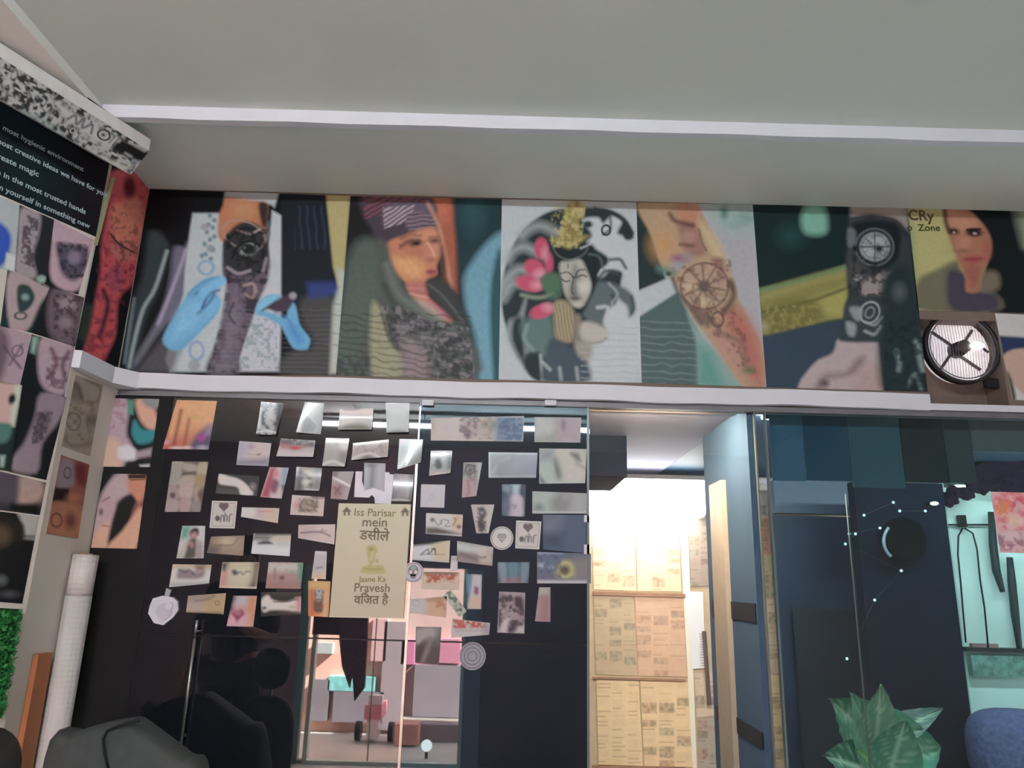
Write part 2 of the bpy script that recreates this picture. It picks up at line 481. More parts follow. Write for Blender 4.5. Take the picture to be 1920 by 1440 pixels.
# steel pull bar on the left pane
p1 = onY(366, 1163, D - .02); p2 = onY(342, 1404, D - .02)
h = empty('door_handle', (p1[0], D - .01, (p1[2] + p2[2]) / 2)); tag(h, 'slim vertical steel pull bar on the lower left of the black glass', 'door handle')
xh = (p1[0] + p2[0]) / 2
MB().tube([(xh, D - .02, p1[2]), (xh, D - .02, ZS + .004)], .0042).tube([(xh, D - .02, ZS - .006), (xh, D - .02, p2[2])], .0042).build('bar', chrome, h, True)
MB().tube([(xh, D - .02, ZS - .004), (xh, D - .02, ZS + .004)], .0062).build('collar', darkmetal, h)
for zz in (p1[2] - .03, p2[2] + .03):
    MB().tube([(xh, D - .018, zz), (xh, D, zz)], .003).build('standoff', chrome, h)
# clamps at the top
for px_, lb in ((803, 'small white clamp on the top track above the seam of the black glass'), (1032, 'small white clamp on the top track near the right end of the black glass')):
    p = onY(px_, 757, D)
    c = MB().box((p[0] - .017, D - .016, p[2] - .008), (p[0] + .017, D - .006, p[2] + .008)).build('glass_clamp', white_pvc)
    tag(c, lb, 'clamp', 'clamps on the glass track')
# clear pane of the middle opening and the tinted pane at the right
xg0, xg1 = X_at(1418, 800), X_at(1437, 800)
w1 = tag(empty('window_1', ((xr + xg0) / 2, D + .015, 0)), kind='structure')
MB().box((xr + .006, D + .012, .02), (xg0 - .004, D + .018, 2.022)).build('pane', M_CLEAR, w1)
w2 = tag(empty('window_2', ((xg1 + XRT) / 2, D + .015, 0)), kind='structure')
MB().box((xg1, D + .004, .02), (XRT, D + .012, 2.022)).build('pane', M_TINT, w2)
MB().box((xg1 - .004, D + .0, .02), (xg1 + .001, D + .016, 2.022)).build('edge_strip', mat('glass_edge', (110, 122, 122)), w2)
MB().box((xg0 - .004, D + .004, .02), (xg0, D + .03, 2.022)).build('edge_strip', mat('glass_edge', (110, 122, 122)), w1)
xs = X_at(1597, 1000)
MB().box((xs - .0012, D + .014, .02), (xs + .0012, D + .020, onY(1597, 925, D)[2])).build('edge_strip', mat('glass_edge', (110, 122, 122)), w2)

# ------------------------------------------------------------------ the inner room behind the clear and tinted panes
Z2 = 2.047; YF = 3.72
struct(MB().box((xr - .25, D + .112, Z2), (.735, 4.4, Z2 + .06)).build('ceiling_inner', mat('inner_ceiling_paint', (150, 150, 168), .8, var=.03, scale=2)))
struct(MB().box((.736, D + .112, Z2), (3.6, 4.4, Z2 + .06)).build('ceiling_inner_blue', mat('teal_blue_ceiling', (44, 74, 94), .6, var=.1, scale=3)))
struct(MB().box((3.5, D + .1, 0), (3.6, YF, Z2)).build('wall_inner_right', mat('inner_wall_paint', (150, 150, 150), .8)))
struct(MB().box((XRT + .1, D, 0), (3.6, D + .1, Z2 + .06)).build('wall_inner_front', mat('inner_wall_paint', (150, 150, 150), .8)))
struct(MB().box((xr - .3, YF, 0), (3.6, YF + .1, Z2)).build('wall_inner_back', mat('inner_wall_paint', (150, 150, 150), .8)))
struct(MB().box((xr - .3, D + .04, 0), (xr - .25, YF, Z2)).build('wall_inner_left', mat('slate_blue_paint', (52, 66, 84), .5, var=.06, scale=6)))
# blue partition running away from the glass
bluep = mat('blue_laminate', (66, 94, 124), .8, var=.08, scale=4)
navy = mat('navy_paint', (22, 30, 44), .5)
p = tag(empty('wall_partition', (.725, 2.5, 0)), kind='structure')
MB().box((.717, D + .02, 0), (.733, 2.74, Z2)).build('panel', bluep, p)
for (ya, yb) in ((1130, 1166), (1356, 1392)):
    za, zb = onX(1400, ya, .715)[2], onX(1410, yb, .715)[2]
    MB().box((.7135, D + .03, zb), (.7165, 2.70, za)).build('band', navy, p)
# door frame at the far end of the partition
a1 = onY(1333, 900, 2.78); a2 = onY(1350, 1000, 2.78)
fr = mat('beige_frame', (176, 164, 150), .5, var=.06)
b = MB().box((.700, 2.47, 0), (.7165, 2.62, onY(1345, 902, 2.50)[2])); struct(b.build('trim_7', fr))
# slate box column hanging from the inner ceiling at the left of the lit panel
q0, q1 = onY(1104, 757, 2.75), onY(1176, 893, 2.75)
struct(MB().box((q0[0] - .06, 2.75, q1[2]), (q1[0], 3.2, Z2)).build('trim_8', mat('dark_slate_paint', (22, 30, 44), .9, spec=.05)))
# lit box
qa, qb = onY(1094, 893, 3.5), onY(1326, 966, 3.5)
lb = tag(empty('light_box', ((qa[0] + qb[0]) / 2, 3.6, (qa[2] + qb[2]) / 2)), 'glaring white light box over the newspaper-covered wall', 'light box')
MB().box((qa[0], 3.52, qb[2] + .004), (qb[0], YF, qa[2])).build('housing', white_pvc, lb)
bx = MB().box((qa[0] + .006, 3.5, qb[2] + .006), (qb[0] - .006, 3.519, qa[2] - .006)).box((qa[0] + .006, 3.53, qb[2] - .004), (qb[0] - .006, 3.71, qb[2] + .003))
bx.build('diffuser', emis('lightbox_glow', (255, 252, 246), BOX_L), lb)
LBX = (qa, qb)

# added fill strips hidden behind the header track to brighten the inner room
for (xa, xb, c_, L_, lab) in ((xr + .02, .62, (255, 226, 188), 760, 'warm LED strip behind the header over the newspaper wall'), (.80, 2.2, (235, 248, 250), 170, 'cool LED strip behind the header over the tinted pane')):
    r_ = empty('led_strip', ((xa + xb) / 2, D + .05, 2.036)); tag(r_, lab, 'lamp')
    dy_ = 0 if L_ > 200 else .075
    MB().box((xa, D + .036 + dy_, 2.027), (xb, D + .042 + dy_, 2.0465)).build('channel', darkmetal, r_)
    MB().box((xa, D + .043 + dy_, 2.029), (xb, D + .054 + dy_, 2.0460)).build('strip', emis('led_strip_' + ('warm' if L_ > 200 else 'cool'), c_, L_), r_)

# ------------------------------------------------------------------ newspapers and what hangs in the inner room
def news(seed, base='f0d2a8', ink='8a6a50', pics=2, tint=None):
    def f(A):
        A.F(base); x0, x1, y0, y1 = A.x.min(), A.x.max(), A.y.min(), A.y.max(); W, H = x1 - x0, y1 - y0
        rs = np.random.RandomState(seed)
        A.N(.06, 14, seed)
        nc = 3 if W > 60 else 2
        for c in range(nc):
            cx0 = x0 + W * (c + .08) / nc; cx1 = x0 + W * (c + .92) / nc; y = y0 + H * .04
            while y < y1 - 4:
                t = rs.rand()
                if t < .10 and pics > 0:
                    h = rs.uniform(10, 24); col = ['a08a70', '7c6a5c', 'c08868', '9aa08c'][rs.randint(4)]
                    A.P([(cx0, y), (cx1, y), (cx1, y + h), (cx0, y + h)], col, 1.5, a=.4)
                    A.B([(cx0, y), (cx1, y), (cx1, y + h), (cx0, y + h)], '5c4a40', 4, .55, seed, .35); y += h + 3
                elif t < .24:
                    A.L([(cx0, y + 1.5), (cx0 + (cx1 - cx0) * rs.uniform(.5, 1), y + 1.5)], 2.4, ink, 1.2, a=.42); y += 7
                elif t < .4:
                    y += rs.uniform(3, 9)
                else:
                    A.L([(cx0, y), (cx0 + (cx1 - cx0) * rs.uniform(.6, 1), y)], .8, ink, 1.0, a=.2); y += 2.6
        if tint: A.P([(x0, y0), (x1, y0), (x1, y1), (x0, y1)], tint, 2, a=.35)
        A.N(.05, 4, seed + 5)
    return f
YN = YF - .03
PN = np.array([0, YN, 0.0])
ply = mat('plywood_batten', (168, 128, 104), .7, var=.1)
struct(MB().box((onY(1108, 1000, YN)[0] - .01, YN + .001, 0), (3.0, YF, onY(1200, 955, YN)[2])).build('wall_panel', mat('pale_board', (214, 190, 160), .8)))
def sheet(quad, seed, label, **k):
    o = print_on('newspaper_sheet', quad, PN, NB, news(seed, **k), step=1.3, off=.004, m=M_PHOTO)
    return tag(o, label, 'newspaper', 'newspaper sheets pasted on the inner wall')
sheet([(1109, 966), (1189, 968), (1193, 1108), (1113, 1105)], 1, 'cream newspaper sheet just under the light box, left of the pair', base='ffdcb0')
sheet([(1192, 968), (1272, 970), (1277, 1109), (1195, 1108)], 2, 'cream newspaper sheet with dark cartoons just under the light box, right of the pair', base='ffd8ac', ink='806450', pics=4)
sheet([(1113, 1117), (1187, 1119), (1195, 1267), (1117, 1264)], 3, 'newspaper sheet with grey-green picture pages, left one below the first batten', base='eec49c', tint='98a088', pics=3)
sheet([(1190, 1119), (1280, 1121), (1288, 1269), (1197, 1267)], 4, 'newspaper sheet with a pink block in its corner, below the first batten', base='f4c8a0', tint='d8a890')
sheet([(1118, 1274), (1197, 1276), (1205, 1436), (1122, 1433)], 5, 'plain yellowish newspaper sheet at the bottom left of the covered wall', base='ffdca8', pics=0)
sheet([(1200, 1276), (1292, 1279), (1300, 1438), (1208, 1436)], 6, 'peach newspaper sheet at the bottom, right of the yellowish one', base='ffdaa6', pics=1)
sheet([(1290, 970), (1330, 972), (1334, 1098), (1294, 1100)], 7, 'narrow dull newspaper strip beside the door jamb, top one', base='b8a090', ink='584c48')
sheet([(1301, 1262), (1340, 1262), (1344, 1342), (1306, 1345)], 8, 'narrow pale newspaper strip beside the door jamb, below the white notice', base='e8ccb0')
sheet([(1306, 1348), (1345, 1346), (1352, 1440), (1310, 1440)], 9, 'narrow grey newspaper strip beside the door jamb, bottom one', base='c0b0a0', ink='605850')
for k, (ya, yb, bs, lab) in enumerate(((898, 968, 'b8bcc0', 'grey'), (972, 1040, 'cca890', 'brownish'), (1044, 1120, 'c8c49c', 'greenish'), (1124, 1262, 'e0cfae', 'pale tan'), (1266, 1385, 'f0d8a8', 'yellow'), (1390, 1440, 'e8d4a8', 'light yellow'))):
    sheet([(1417, ya), (1452 + (ya - 900) * .085, ya), (1452 + (yb - 900) * .085, yb), (1417 + (yb - 900) * .085, yb)], 20 + k,
          lab + ' newspaper seen in the slit right of the blue partition, ' + ['first', 'second', 'third', 'fourth', 'fifth', 'sixth'][k] + ' from the top', base=bs)
for (y_, wd) in ((1112, .012), (1271, .006), (1437, .01)):
    a_, c_ = onY(1111, y_ - 1, YN), onY(1284, y_ + 2, YN)
    t = MB().box((a_[0], YN - .012, a_[2] - wd), (c_[0], YN + .0, a_[2] + wd * .4)).build('batten', ply)
    tag(t, {1112: 'brown wooden batten between the top and middle newspapers', 1271: 'thin wooden batten under the picture newspapers', 1437: 'wooden batten at the foot of the yellow newspapers'}[y_], 'batten', 'battens over the newspapers')
# white notice paper, white strip coloured for the glowing door gap, dark rod
o = print_on('paper_notice', [(1283, 1108), (1317, 1110), (1322, 1252), (1297, 1254)], PN, NB,
             lambda A: A.F('f6f4f6').S([(1310, 1185), (1320, 1185), (1322, 1250), (1312, 1250)], '8894a8', 0, 5, .5, .8).N(.03, 5), off=.010)
tag(o, 'bright white paper notice hanging between the newspapers and the door jamb', 'notice')
o = print_on('paper_strip', [(1272, 960), (1288, 962), (1306, 1440), (1298, 1440)], PN, NB, lambda A: A.F('fff6e0').N(.02, 9), off=.007)
tag(o, 'long narrow white strip down the right edge of the newspaper wall', 'strip')
a_, c_ = onY(1322, 1184, YN - .04), onY(1334, 1322, YN - .04)
o = MB().tube([(a_[0], YN - .02, a_[2]), (a_[0] + .012, YN - .02, c_[2])], .010, 8).build('metal_rod', mat('grey_rod', (104, 90, 86), .5))
tag(o, 'short dark grey rod standing against the newspapers by the jamb', 'rod')

# ------------------------------------------------------------------ behind the tinted pane
YD = 3.0
xe = onY(1602, 930, YD)[0]
b = MB().box((onY(1600, 900, YD)[0], YD, 0), (onY(1772, 950, YD)[0], YD + .06, onY(1690, 905, YD)[2]))
struct(b.build('wall_inner_dark', mat('dark_navy_wall', (14, 26, 40), .9, spec=.08, var=.2, scale=3)))
# upper panels of the inner room, dark teal
def slab(px0, py0, px1, py1, Y, th, name, m):
    a, c = onY(px0, py0, Y), onY(px1, py1, Y)
    return MB().box((a[0], Y, c[2]), (onY(px1, py0, Y)[0], Y + th, a[2])).build(name, m)
struct(slab(1441, 758, 1501, 902, 2.29, .008, 'wall_inner_panel', mat('steel_blue_panel', (72, 112, 142), .6, spec=.1)))
struct(slab(1502, 758, 1586, 902, 2.29, .008, 'wall_inner_panel', mat('teal_panel', (38, 80, 106), .6, spec=.1)))
struct(slab(1587, 758, 1681, 915, 2.29, .008, 'wall_inner_panel', mat('grey_teal_panel', (56, 98, 114), .6, spec=.1)))
struct(slab(1682, 758, 1762, 905, 2.29, .008, 'wall_inner_panel', mat('dark_teal_panel', (28, 48, 54), .6, spec=.1)))
struct(slab(1450, 900, 1600, 965, 3.4, .05, 'wall_inner_panel', mat('slate_panel', (86, 100, 120), .5)))
struct(slab(1450, 966, 1700, 1500, 3.42, .05, 'wall_inner_panel', mat('blue_slate_panel', (44, 60, 84), .5, var=.25, scale=4)))
struct(slab(1490, 1140, 1610, 1500, 3.36, .03, 'wall_inner_panel', mat('brown_slate_panel', (44, 50, 60), .5, var=.2, scale=4)))
struct(slab(1763, 758, 1812, 905, 2.29, .008, 'wall_inner_panel', mat('slate_grey_panel', (62, 80, 86), .6, spec=.1)))
struct(slab(1813, 758, 1990, 850, 2.29, .008, 'wall_inner_panel', mat('grey_panel', (104, 114, 118), .6, spec=.1)))
# lit mint niche
YM = 3.25
mint = mat('mint_wall_paint', (212, 240, 232), .6, var=.06, scale=4)
xm0, xm1 = onY(1768, 915, YM)[0], 3.3
struct(MB().box((xm0, YM, 0), (xm1, YM + .05, onY(1800, 915, YM)[2])).build('wall_niche', mint))
struct(MB().box((xm0 - .012, YM - .01, 0), (xm0 - .001, YM + .04, onY(1800, 915, YM)[2] + .02)).build('trim_9', mat('pale_mint_edge', (170, 205, 198), .6)))
struct(slab(1772, 888, 1990, 912, YM - .01, .05, 'trim_10', mat('green_rail', (96, 130, 120), .5)))
# fill light added under the rail to brighten the niche wall
nz_ = onY(1800, 915, YM)[2]; r_ = empty('niche_light', (xm0 + .3, YM - .08, nz_)); tag(r_, 'slim strip light under the green rail over the mint wall', 'lamp')
MB().box((xm0 + .02, YM - .065, nz_ + .006), (2.6, YM - .03, nz_ + .02)).build('channel', mat('green_rail', (96, 130, 120)), r_)
MB().box((xm0 + .03, YM - .06, nz_ - .002), (2.59, YM - .035, nz_ + .005)).build('strip', emis('niche_glow', (235, 255, 248), 4), r_)
# thin rod with two drooping cables
pr0, pr1 = onY(1779, 984, YM - .03), onY(1860, 984, YM - .03)
r_ = empty('cable_rail', (pr0 + pr1) / 2); tag(r_, 'thin dark rail on the mint wall from which two cables droop', 'rail')
MB().tube([pr0, pr1], .004).build('rail', darkmetal, r_)
pk = onY(1803, 975, YM - .03); MB().box(pk - [.014, .012, .03], pk + [.014, .012, .02]).build('clip', darkmetal, r_)
for pts in ([(1805, 990), (1797, 1005), (1796, 1040), (1802, 1100), (1806, 1150), (1811, 1205)], [(1808, 990), (1824, 1000), (1832, 1030), (1838, 1090), (1846, 1140), (1853, 1215)]):
    MB().tube([onY(*q, YM - .035) for q in pts], .0035, 6).build('cable', darkmetal, r_, True)
o = MB().box(onY(1812, 1221, YM - .06), onY(1990, 1219, YM) + [0, 0, .004]).build('shelf', mat('dark_shelf', (34, 44, 46), .5))
tag(o, 'thin dark shelf across the mint wall below the cables', 'shelf')
o = MB().box(onY(1824, 1219, YM - .03) + [0, 0, .0], onY(1866, 1207, YM - .01)).build('pink_box', mat('dusty_pink', (150, 120, 124), .6))
tag(o, 'small dusty pink box on the thin shelf by the cables', 'box')
# dark hanging pair of straps beside the poster
for k, pts in enumerate(([(1858, 960), (1862, 1020), (1868, 1070), (1880, 1110)], [(1893, 1045), (1897, 1090), (1903, 1150), (1912, 1220)])):
    o = MB().tube([onY(*q, YM - .05) for q in pts], [.012, .016, .016, .010], 8).build('hanging_strap', mat('dark_strap', (40, 56, 58), .6), smooth=True)
    tag(o, ['dark strap hanging left of and below the red floral picture', 'dark strap hanging below the red floral picture towards the frame edge'][k], 'strap', 'straps on the mint wall')
o = slab(1820, 1228, 1990, 1272, YM - .05, .03, 'mottled_tray', mat('mottled_green', (110, 150, 140), .7, var=.5, scale=40)); tag(o, 'mottled green-grey tray standing under the thin shelf', 'tray')
# blue quilted cushion, bottom right
pc = onY(1905, 1408, 2.9)
b = MB().ball(pc, (.16, .10, .14), 22, 14, 3.0); o = b.build('cushion', mat('blue_grey_fabric', (92, 100, 140), .8, bump=.6, scale=60, var=.2), smooth=True)
tag(o, 'mottled blue-grey cushion at the bottom right behind the tinted glass', 'cushion')
o = MB().box((pc[0] - .25, 2.8, 0), (pc[0] + .6, 3.1, pc[2] - .146)).build('cabinet', navy); tag(o, 'dark low cabinet under the blue-grey cushion behind the tinted glass', 'cabinet')
# maroon drapery mass, upper right
b = MB(); rs = random.Random(3)
for px_, py_, rr in ((1840, 905, .05), (1870, 880, .07), (1905, 870, .09), (1935, 880, .1), (1800, 925, .04), (1770, 935, .04), (1860, 905, .05), (1720, 948, .03), (1900, 905, .07)):
    q = onY(px_, py_, 3.12); b.ball(q, (rr * 1.5, rr * .6, rr * .75), 12, 8)
me = b.build('dark_foliage', mat('dark_plum_leaves', (34, 26, 44), .9, spec=.1, bump=1.0, scale=40, var=.3), smooth=True)
tx = bpy.data.textures.new('leafy', 'CLOUDS'); tx.noise_scale = .05
sb = me.modifiers.new('s', 'SUBSURF'); sb.levels = 2; sb.render_levels = 2
dm = me.modifiers.new('d', 'DISPLACE'); dm.texture = tx; dm.strength = .07
tag(me, 'dark plum-coloured foliage hanging over the mint niche', 'foliage')
# dark round fan on the navy wall
pc = onY(1690, 1012, YD - .05)
r_ = empty('wall_clock', pc); tag(r_, 'dark round clock with a pale crescent rim on the navy wall behind the tinted glass', 'clock')
MB().disc(pc, (0, -1, 0), .083, .03, 32).build('face', mat('dark_clock_face', (6, 12, 14), .9, spec=.03), r_)
b = MB(); b.tube([onY(1690 + 33 * math.cos(t) , 1014 + 36 * math.sin(t), YD - .085) for t in np.linspace(2.2, 3.9, 12)], .006, 8); b.build('rim', mat('pale_rim', (130, 150, 165), .3, .3), r_, True)
# tiny glowing dots on a thread, added to stand for reflections
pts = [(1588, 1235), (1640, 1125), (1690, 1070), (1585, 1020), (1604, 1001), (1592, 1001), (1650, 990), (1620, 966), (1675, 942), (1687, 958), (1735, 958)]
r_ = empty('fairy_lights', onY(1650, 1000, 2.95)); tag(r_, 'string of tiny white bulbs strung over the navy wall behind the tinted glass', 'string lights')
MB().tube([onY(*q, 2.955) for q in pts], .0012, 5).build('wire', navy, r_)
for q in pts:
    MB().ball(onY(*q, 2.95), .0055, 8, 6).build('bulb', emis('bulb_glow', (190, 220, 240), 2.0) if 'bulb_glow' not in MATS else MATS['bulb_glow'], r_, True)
pq = onY(1752, 944, 2.95); o = empty('spot_lamp', pq); tag(o, 'small bright spot lamp beside the mint niche', 'lamp')  # glowing spot added in place of a bright reflection
MB().ball(pq, (.016, .012, .007), 10, 8).build('bulb', emis('spot_glow', (235, 250, 255), 6.0), o, True)
MB().tube([pq + [-.004, .012, 0], pq + [-.004, .05, 0]], .008).build('bracket', darkmetal, o)
# picture stuck on the tinted pane
def art_flower(A):
    A.F('e8b8bc').at(1420, 740, 3.79).C([(1690, 720), (1895, 710), (1895, 950), (1760, 1000), (1700, 880)], 'e87c88', 4)
    A.E(1750, 810, 50, 60, 'e89060', soft=5).E(1830, 900, 60, 50, 'f0c4b4', soft=5).E(1860, 790, 45, 50, 'd84a70', soft=5).E(1800, 1000, 90, 40, 'e8c8cc', soft=5)
    A.B([(1700, 980), (1895, 980), (1895, 1110), (1720, 1110)], '8a5a78', 7, .55, 2, .7).B([(1680, 710), (1895, 710), (1895, 960), (1700, 960)], 'f4d0d0', 8, .62, 5, .7)
    A.N(.1, 6)
o = print_on('flower_picture', [(1857, 922), (1960, 925), (1962, 1038), (1875, 1036)], np.array([0, D + .004, 0]), NB, art_flower, off=.0012)
tag(o, 'red and pink floral picture stuck on the tinted pane at the right edge', 'picture')

# plant with broad pale-veined leaves
def leaf(b, base, tip, width, nrm, droop=.0, seed=0):
    base, tip, nrm = Vector(base), Vector(tip), Vector(nrm).normalized()
    ax = tip - base; L_ = ax.length; ax.normalize(); sd_ = ax.cross(nrm).normalized(); nn = sd_.cross(ax)
    nu, nv = 16, 12; k = len(b.v)
    for i in range(nu + 1):
        t = i / nu
        wv = width * (math.sin(math.pi * min(1, (t * .93 + .07)) ** .75)) ** .8 * (1 - .25 * t)
        if i == nu: wv = width * .01
        for j in range(nv + 1):
            s_ = (j / nv - .5) * 2
            vein = .05 * width * math.cos((t * 7 - abs(s_) * 2.2) * math.pi * 2) * abs(s_)
            p = base + ax * (L_ * (t - .12 * abs(s_) ** 1.5 * (1 - t))) + sd_ * (s_ * wv) + nn * (.22 * width * abs(s_) - droop * t * t * L_ + vein)
            b.v.append(tuple(p))
    for i in range(nu):
        for j in range(nv):
            a = k + i * (nv + 1) + j; b.f.append((a, a + 1, a + nv + 2, a + nv + 1))
def leafcols(n_, seed, tone):
    nu, nv = 16, 12; cs = []
    for i in range(nu + 1):
        for j in range(nv + 1):
            s_ = abs((j / nv - .5) * 2); t = i / nu
            v = max(0, math.cos((t * 7 - s_ * 2.2) * math.pi * 2)) ** 4 * (1 - s_ * .6) + max(0, 1 - s_ * 7)
            cs.append(s2l(tone) * (1 - min(v, 1)) + s2l('a8c4a8') * min(v, 1))
    return np.array(cs)
YP = 2.55
pl = empty('potted_plant', onY(1650, 1440, YP) * [1, 1, 0]); tag(pl, 'potted plant with broad pale-veined green leaves behind the tinted glass', 'plant')
M_LEAF = paintmat('leaf_surface', .45, .4)
specs = [((1640, 1395), (1560, 1310), 46, '4c8468', (-.2, -1, .5)), ((1655, 1385), (1768, 1325), 22, '5c7c74', (.1, -1, .9)), ((1668, 1410), (1762, 1400), 54, '569c80', (.2, -1, .3)),
         ((1650, 1425), (1600, 1300), 34, '5c9474', (.1, -1, .2)), ((1640, 1410), (1655, 1285), 30, '6a9478', (0, -1, .3)), ((1630, 1445), (1545, 1415), 34, '2c6c54', (-.2, -1, .6)), ((1690, 1470), (1610, 1405), 12, '78b458', (0, -1, .3)), ((1670, 1440), (1700, 1350), 34, '4c8c70', (0, -1, .5))]
pot_top = onY(1660, 1560, YP)
for k, (a_, t_, wd, tone, nr) in enumerate(specs):
    b = MB(); pa, pt = onY(*a_, YP - .012 * k), onY(*t_, YP - .03 - .012 * k)
    leaf(b, pa, pt, wd / 1400 * 3.4, nr, .1)
    v = np.array(b.v); o = mk('leaf', v, b.f, M_LEAF, pl, True, cols=leafcols(0, k, tone))
    MB().tube([pa, pa * [.6, .6, .5] + pot_top * [.4, .4, .5] , pot_top], .003, 6).build('stem', mat('green_stem', (84, 130, 84), .5), o, True)
b = MB(); px_, py_, pz_ = pot_top
b.tube([(px_, YP, .0), (px_, YP, .02), (px_, YP, pz_ - .02), (px_, YP, pz_)], [.09, .1, .14, .14], 20); b.build('pot', mat('dark_pot', (60, 44, 40), .6), pl, True)

# ------------------------------------------------------------------ fan in the recess at the right end of the poster wall
YQ = D + .03
c0 = onY(1797, 655, YQ); fan = empty('exhaust_fan', c0); tag(fan, 'dark exhaust fan with a wire guard in the recess under the black-haired woman poster', 'fan')
rx = 62 / 1400 * 2.35
blk = mat('dark_fan_plastic', (36, 32, 36), .4)
MB().disc(c0 + [0, .0, 0], (0, -1, 0), rx * 1.12, .025, 40, rx * 1.03).build('frame_ring', blk, fan, True)
for sx, sz in ((1, 1), (-1, 1), (1, -1)):
    b = MB(); p_ = c0 + np.array([sx * rx * .72, .0, sz * rx * .85]); b.prism([p_, p_ + [sx * rx * .42, 0, sz * .005], p_ + [sx * rx * .42, 0, sz * rx * .32], p_ + [0, 0, sz * rx * .3]], (0, .02, 0)); b.build('bracket', blk, fan)
MB().disc(c0 + [0, .022, 0], (0, -1, 0), rx * 1.04, .003, 40).build('back_screen', mat('white_screen', (236, 226, 232), .6, emit=.55), fan)  # screen glows to stand for daylight coming from behind it
b = MB()
for i in range(-11, 12):
    x = i * rx / 12; hh = math.sqrt(max(0, rx * rx - x * x)) * .985
    b.tube([c0 + [x, -.022, -hh], c0 + [x, -.030, 0], c0 + [x, -.022, hh]], .0007, 5)
b.tube([c0 + [rx * .97 * math.cos(t), -.022, rx * .97 * math.sin(t)] for t in np.linspace(0, 2 * math.pi, 40)], .002, 5)
b.build('wire_guard', mat('grey_wire', (120, 108, 116), .4, .3), fan, True)
for k in range(4):
    a = k * math.pi / 2 + .55
    p0_, p1_ = c0 + [.018 * math.cos(a), .012, .018 * math.sin(a)], c0 + [rx * .9 * math.cos(a + .3), .012, rx * .9 * math.sin(a + .3)]
    d_ = np.array([-math.sin(a + .15), 0, math.cos(a + .15)])
    MB().prism([p0_ - d_ * .004, p1_ - d_ * .004, p1_ + d_ * .004, p0_ + d_ * .004], (0, .006, 0)).build('blade', mat('fan_blade_grey', (84, 74, 78), .5), fan)
hub_ = MB().tube([c0 + [0, -.018, 0], c0 + [0, .03, 0]], [.022, .026], 18).build('hub', blk, fan, True)
MB().disc(c0 + [0, -.03, 0], (0, -1, 0), .02, .006, 20).build('badge', mat('fan_badge', (70, 62, 66), .4), hub_)
pq = onY(1832, 648, D - .01)  # glowing blob added in place of a lamp reflection at the fan
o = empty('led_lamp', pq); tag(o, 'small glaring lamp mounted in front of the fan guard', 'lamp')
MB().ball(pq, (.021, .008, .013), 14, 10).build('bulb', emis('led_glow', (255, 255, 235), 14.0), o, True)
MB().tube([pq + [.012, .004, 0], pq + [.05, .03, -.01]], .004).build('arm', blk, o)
o = MB().box((1.268, D + .01, LEDGE0 + .001), (XREC - .003, D + .095, LEDGE0 + .012)).build('wooden_strip', mat('brown_wood', (112, 84, 72), .6, var=.3, scale=20)); tag(o, 'brown wooden strip at the foot of the fan recess', 'strip')
ra_ = print_on('hand_picture', [(1865, 588), (1960, 592), (1975, 752), (1897, 750)], np.array([0, D, 0]), NB,
    lambda A: A.F('d2d2d4').at(1680, 360, 3.43).P([(655, 925), (900, 940), (900, 1060), (680, 1060)], '2c3c62', 4).C([(690, 1050), (780, 1010), (900, 1040), (900, 1330), (760, 1250), (700, 1130)], 'c8a898', 4).C([(700, 1150), (740, 1200), (770, 1330), (730, 1330)], '5c564a', 4).P([(610, 770), (625, 770), (745, 1340), (720, 1340)], 'd8d0c4', 3).N(.05, 6), off=.002, m=M_VINYL)
tag(ra_, 'print with white top, navy band and a hand, right of the fan', 'poster')

# ------------------------------------------------------------------ big posters over the ledge
PGRP = 'large tattoo posters in a row over the white ledge'
def poster(quad, art, label, P0=PB, N=NB, step=1.7, curl=None, off=.0015):
    o = print_on('poster', quad, P0, N, art, step=step, off=off, m=M_VINYL, curl=curl)
    return tag(o, label, 'poster', PGRP)
def art_red(A):
    A.F('0d1014').at(0, 340, 3.43)
    A.C([(700, -60), (960, -30), (940, 300), (900, 480), (860, 640), (760, 760), (740, 980), (680, 1120), (640, 1180), (540, 1120), (580, 900), (640, 600), (650, 380), (690, 150)], 'f05a60', 6)
    A.C([(740, 140), (900, 120), (920, 380), (850, 500), (740, 420), (700, 260)], 'ff9078', 8).C([(720, 400), (830, 420), (820, 520), (720, 470)], 'e88078', 6)
    A.C([(700, 560), (800, 540), (780, 700), (700, 690)], 'd0566c', 6).E(830, 40, 40, 70, '701c28', soft=6)
    A.B([(640, 380), (900, 380), (880, 660), (740, 960), (680, 1180), (540, 1120), (600, 700)], '802440', 7, .6, 3, .6).B([(690, 0), (950, 0), (930, 400), (690, 400)], 'a83440', 8, .7, 8, .7)
    A.L([(710, 340), (760, 400), (860, 460)], 12, '5c3020').L([(660, 700), (690, 800), (640, 1000)], 26, '3c1828', 6)
    A.P([(530, 780), (600, 800), (560, 1060), (500, 1000)], '3c4830', 6, a=.7).N(.12, 6, 2)
poster([tuple(float(c) for c in proj((XC, 1.975, 2.714))), tuple(float(c) for c in proj((XC, 2.197, 2.714))), (217.5, 703), (140, 655)], art_red, 'narrow poster of a red-lit tattooed arm on the return wall left of the corner', PR, NR, 1.5)
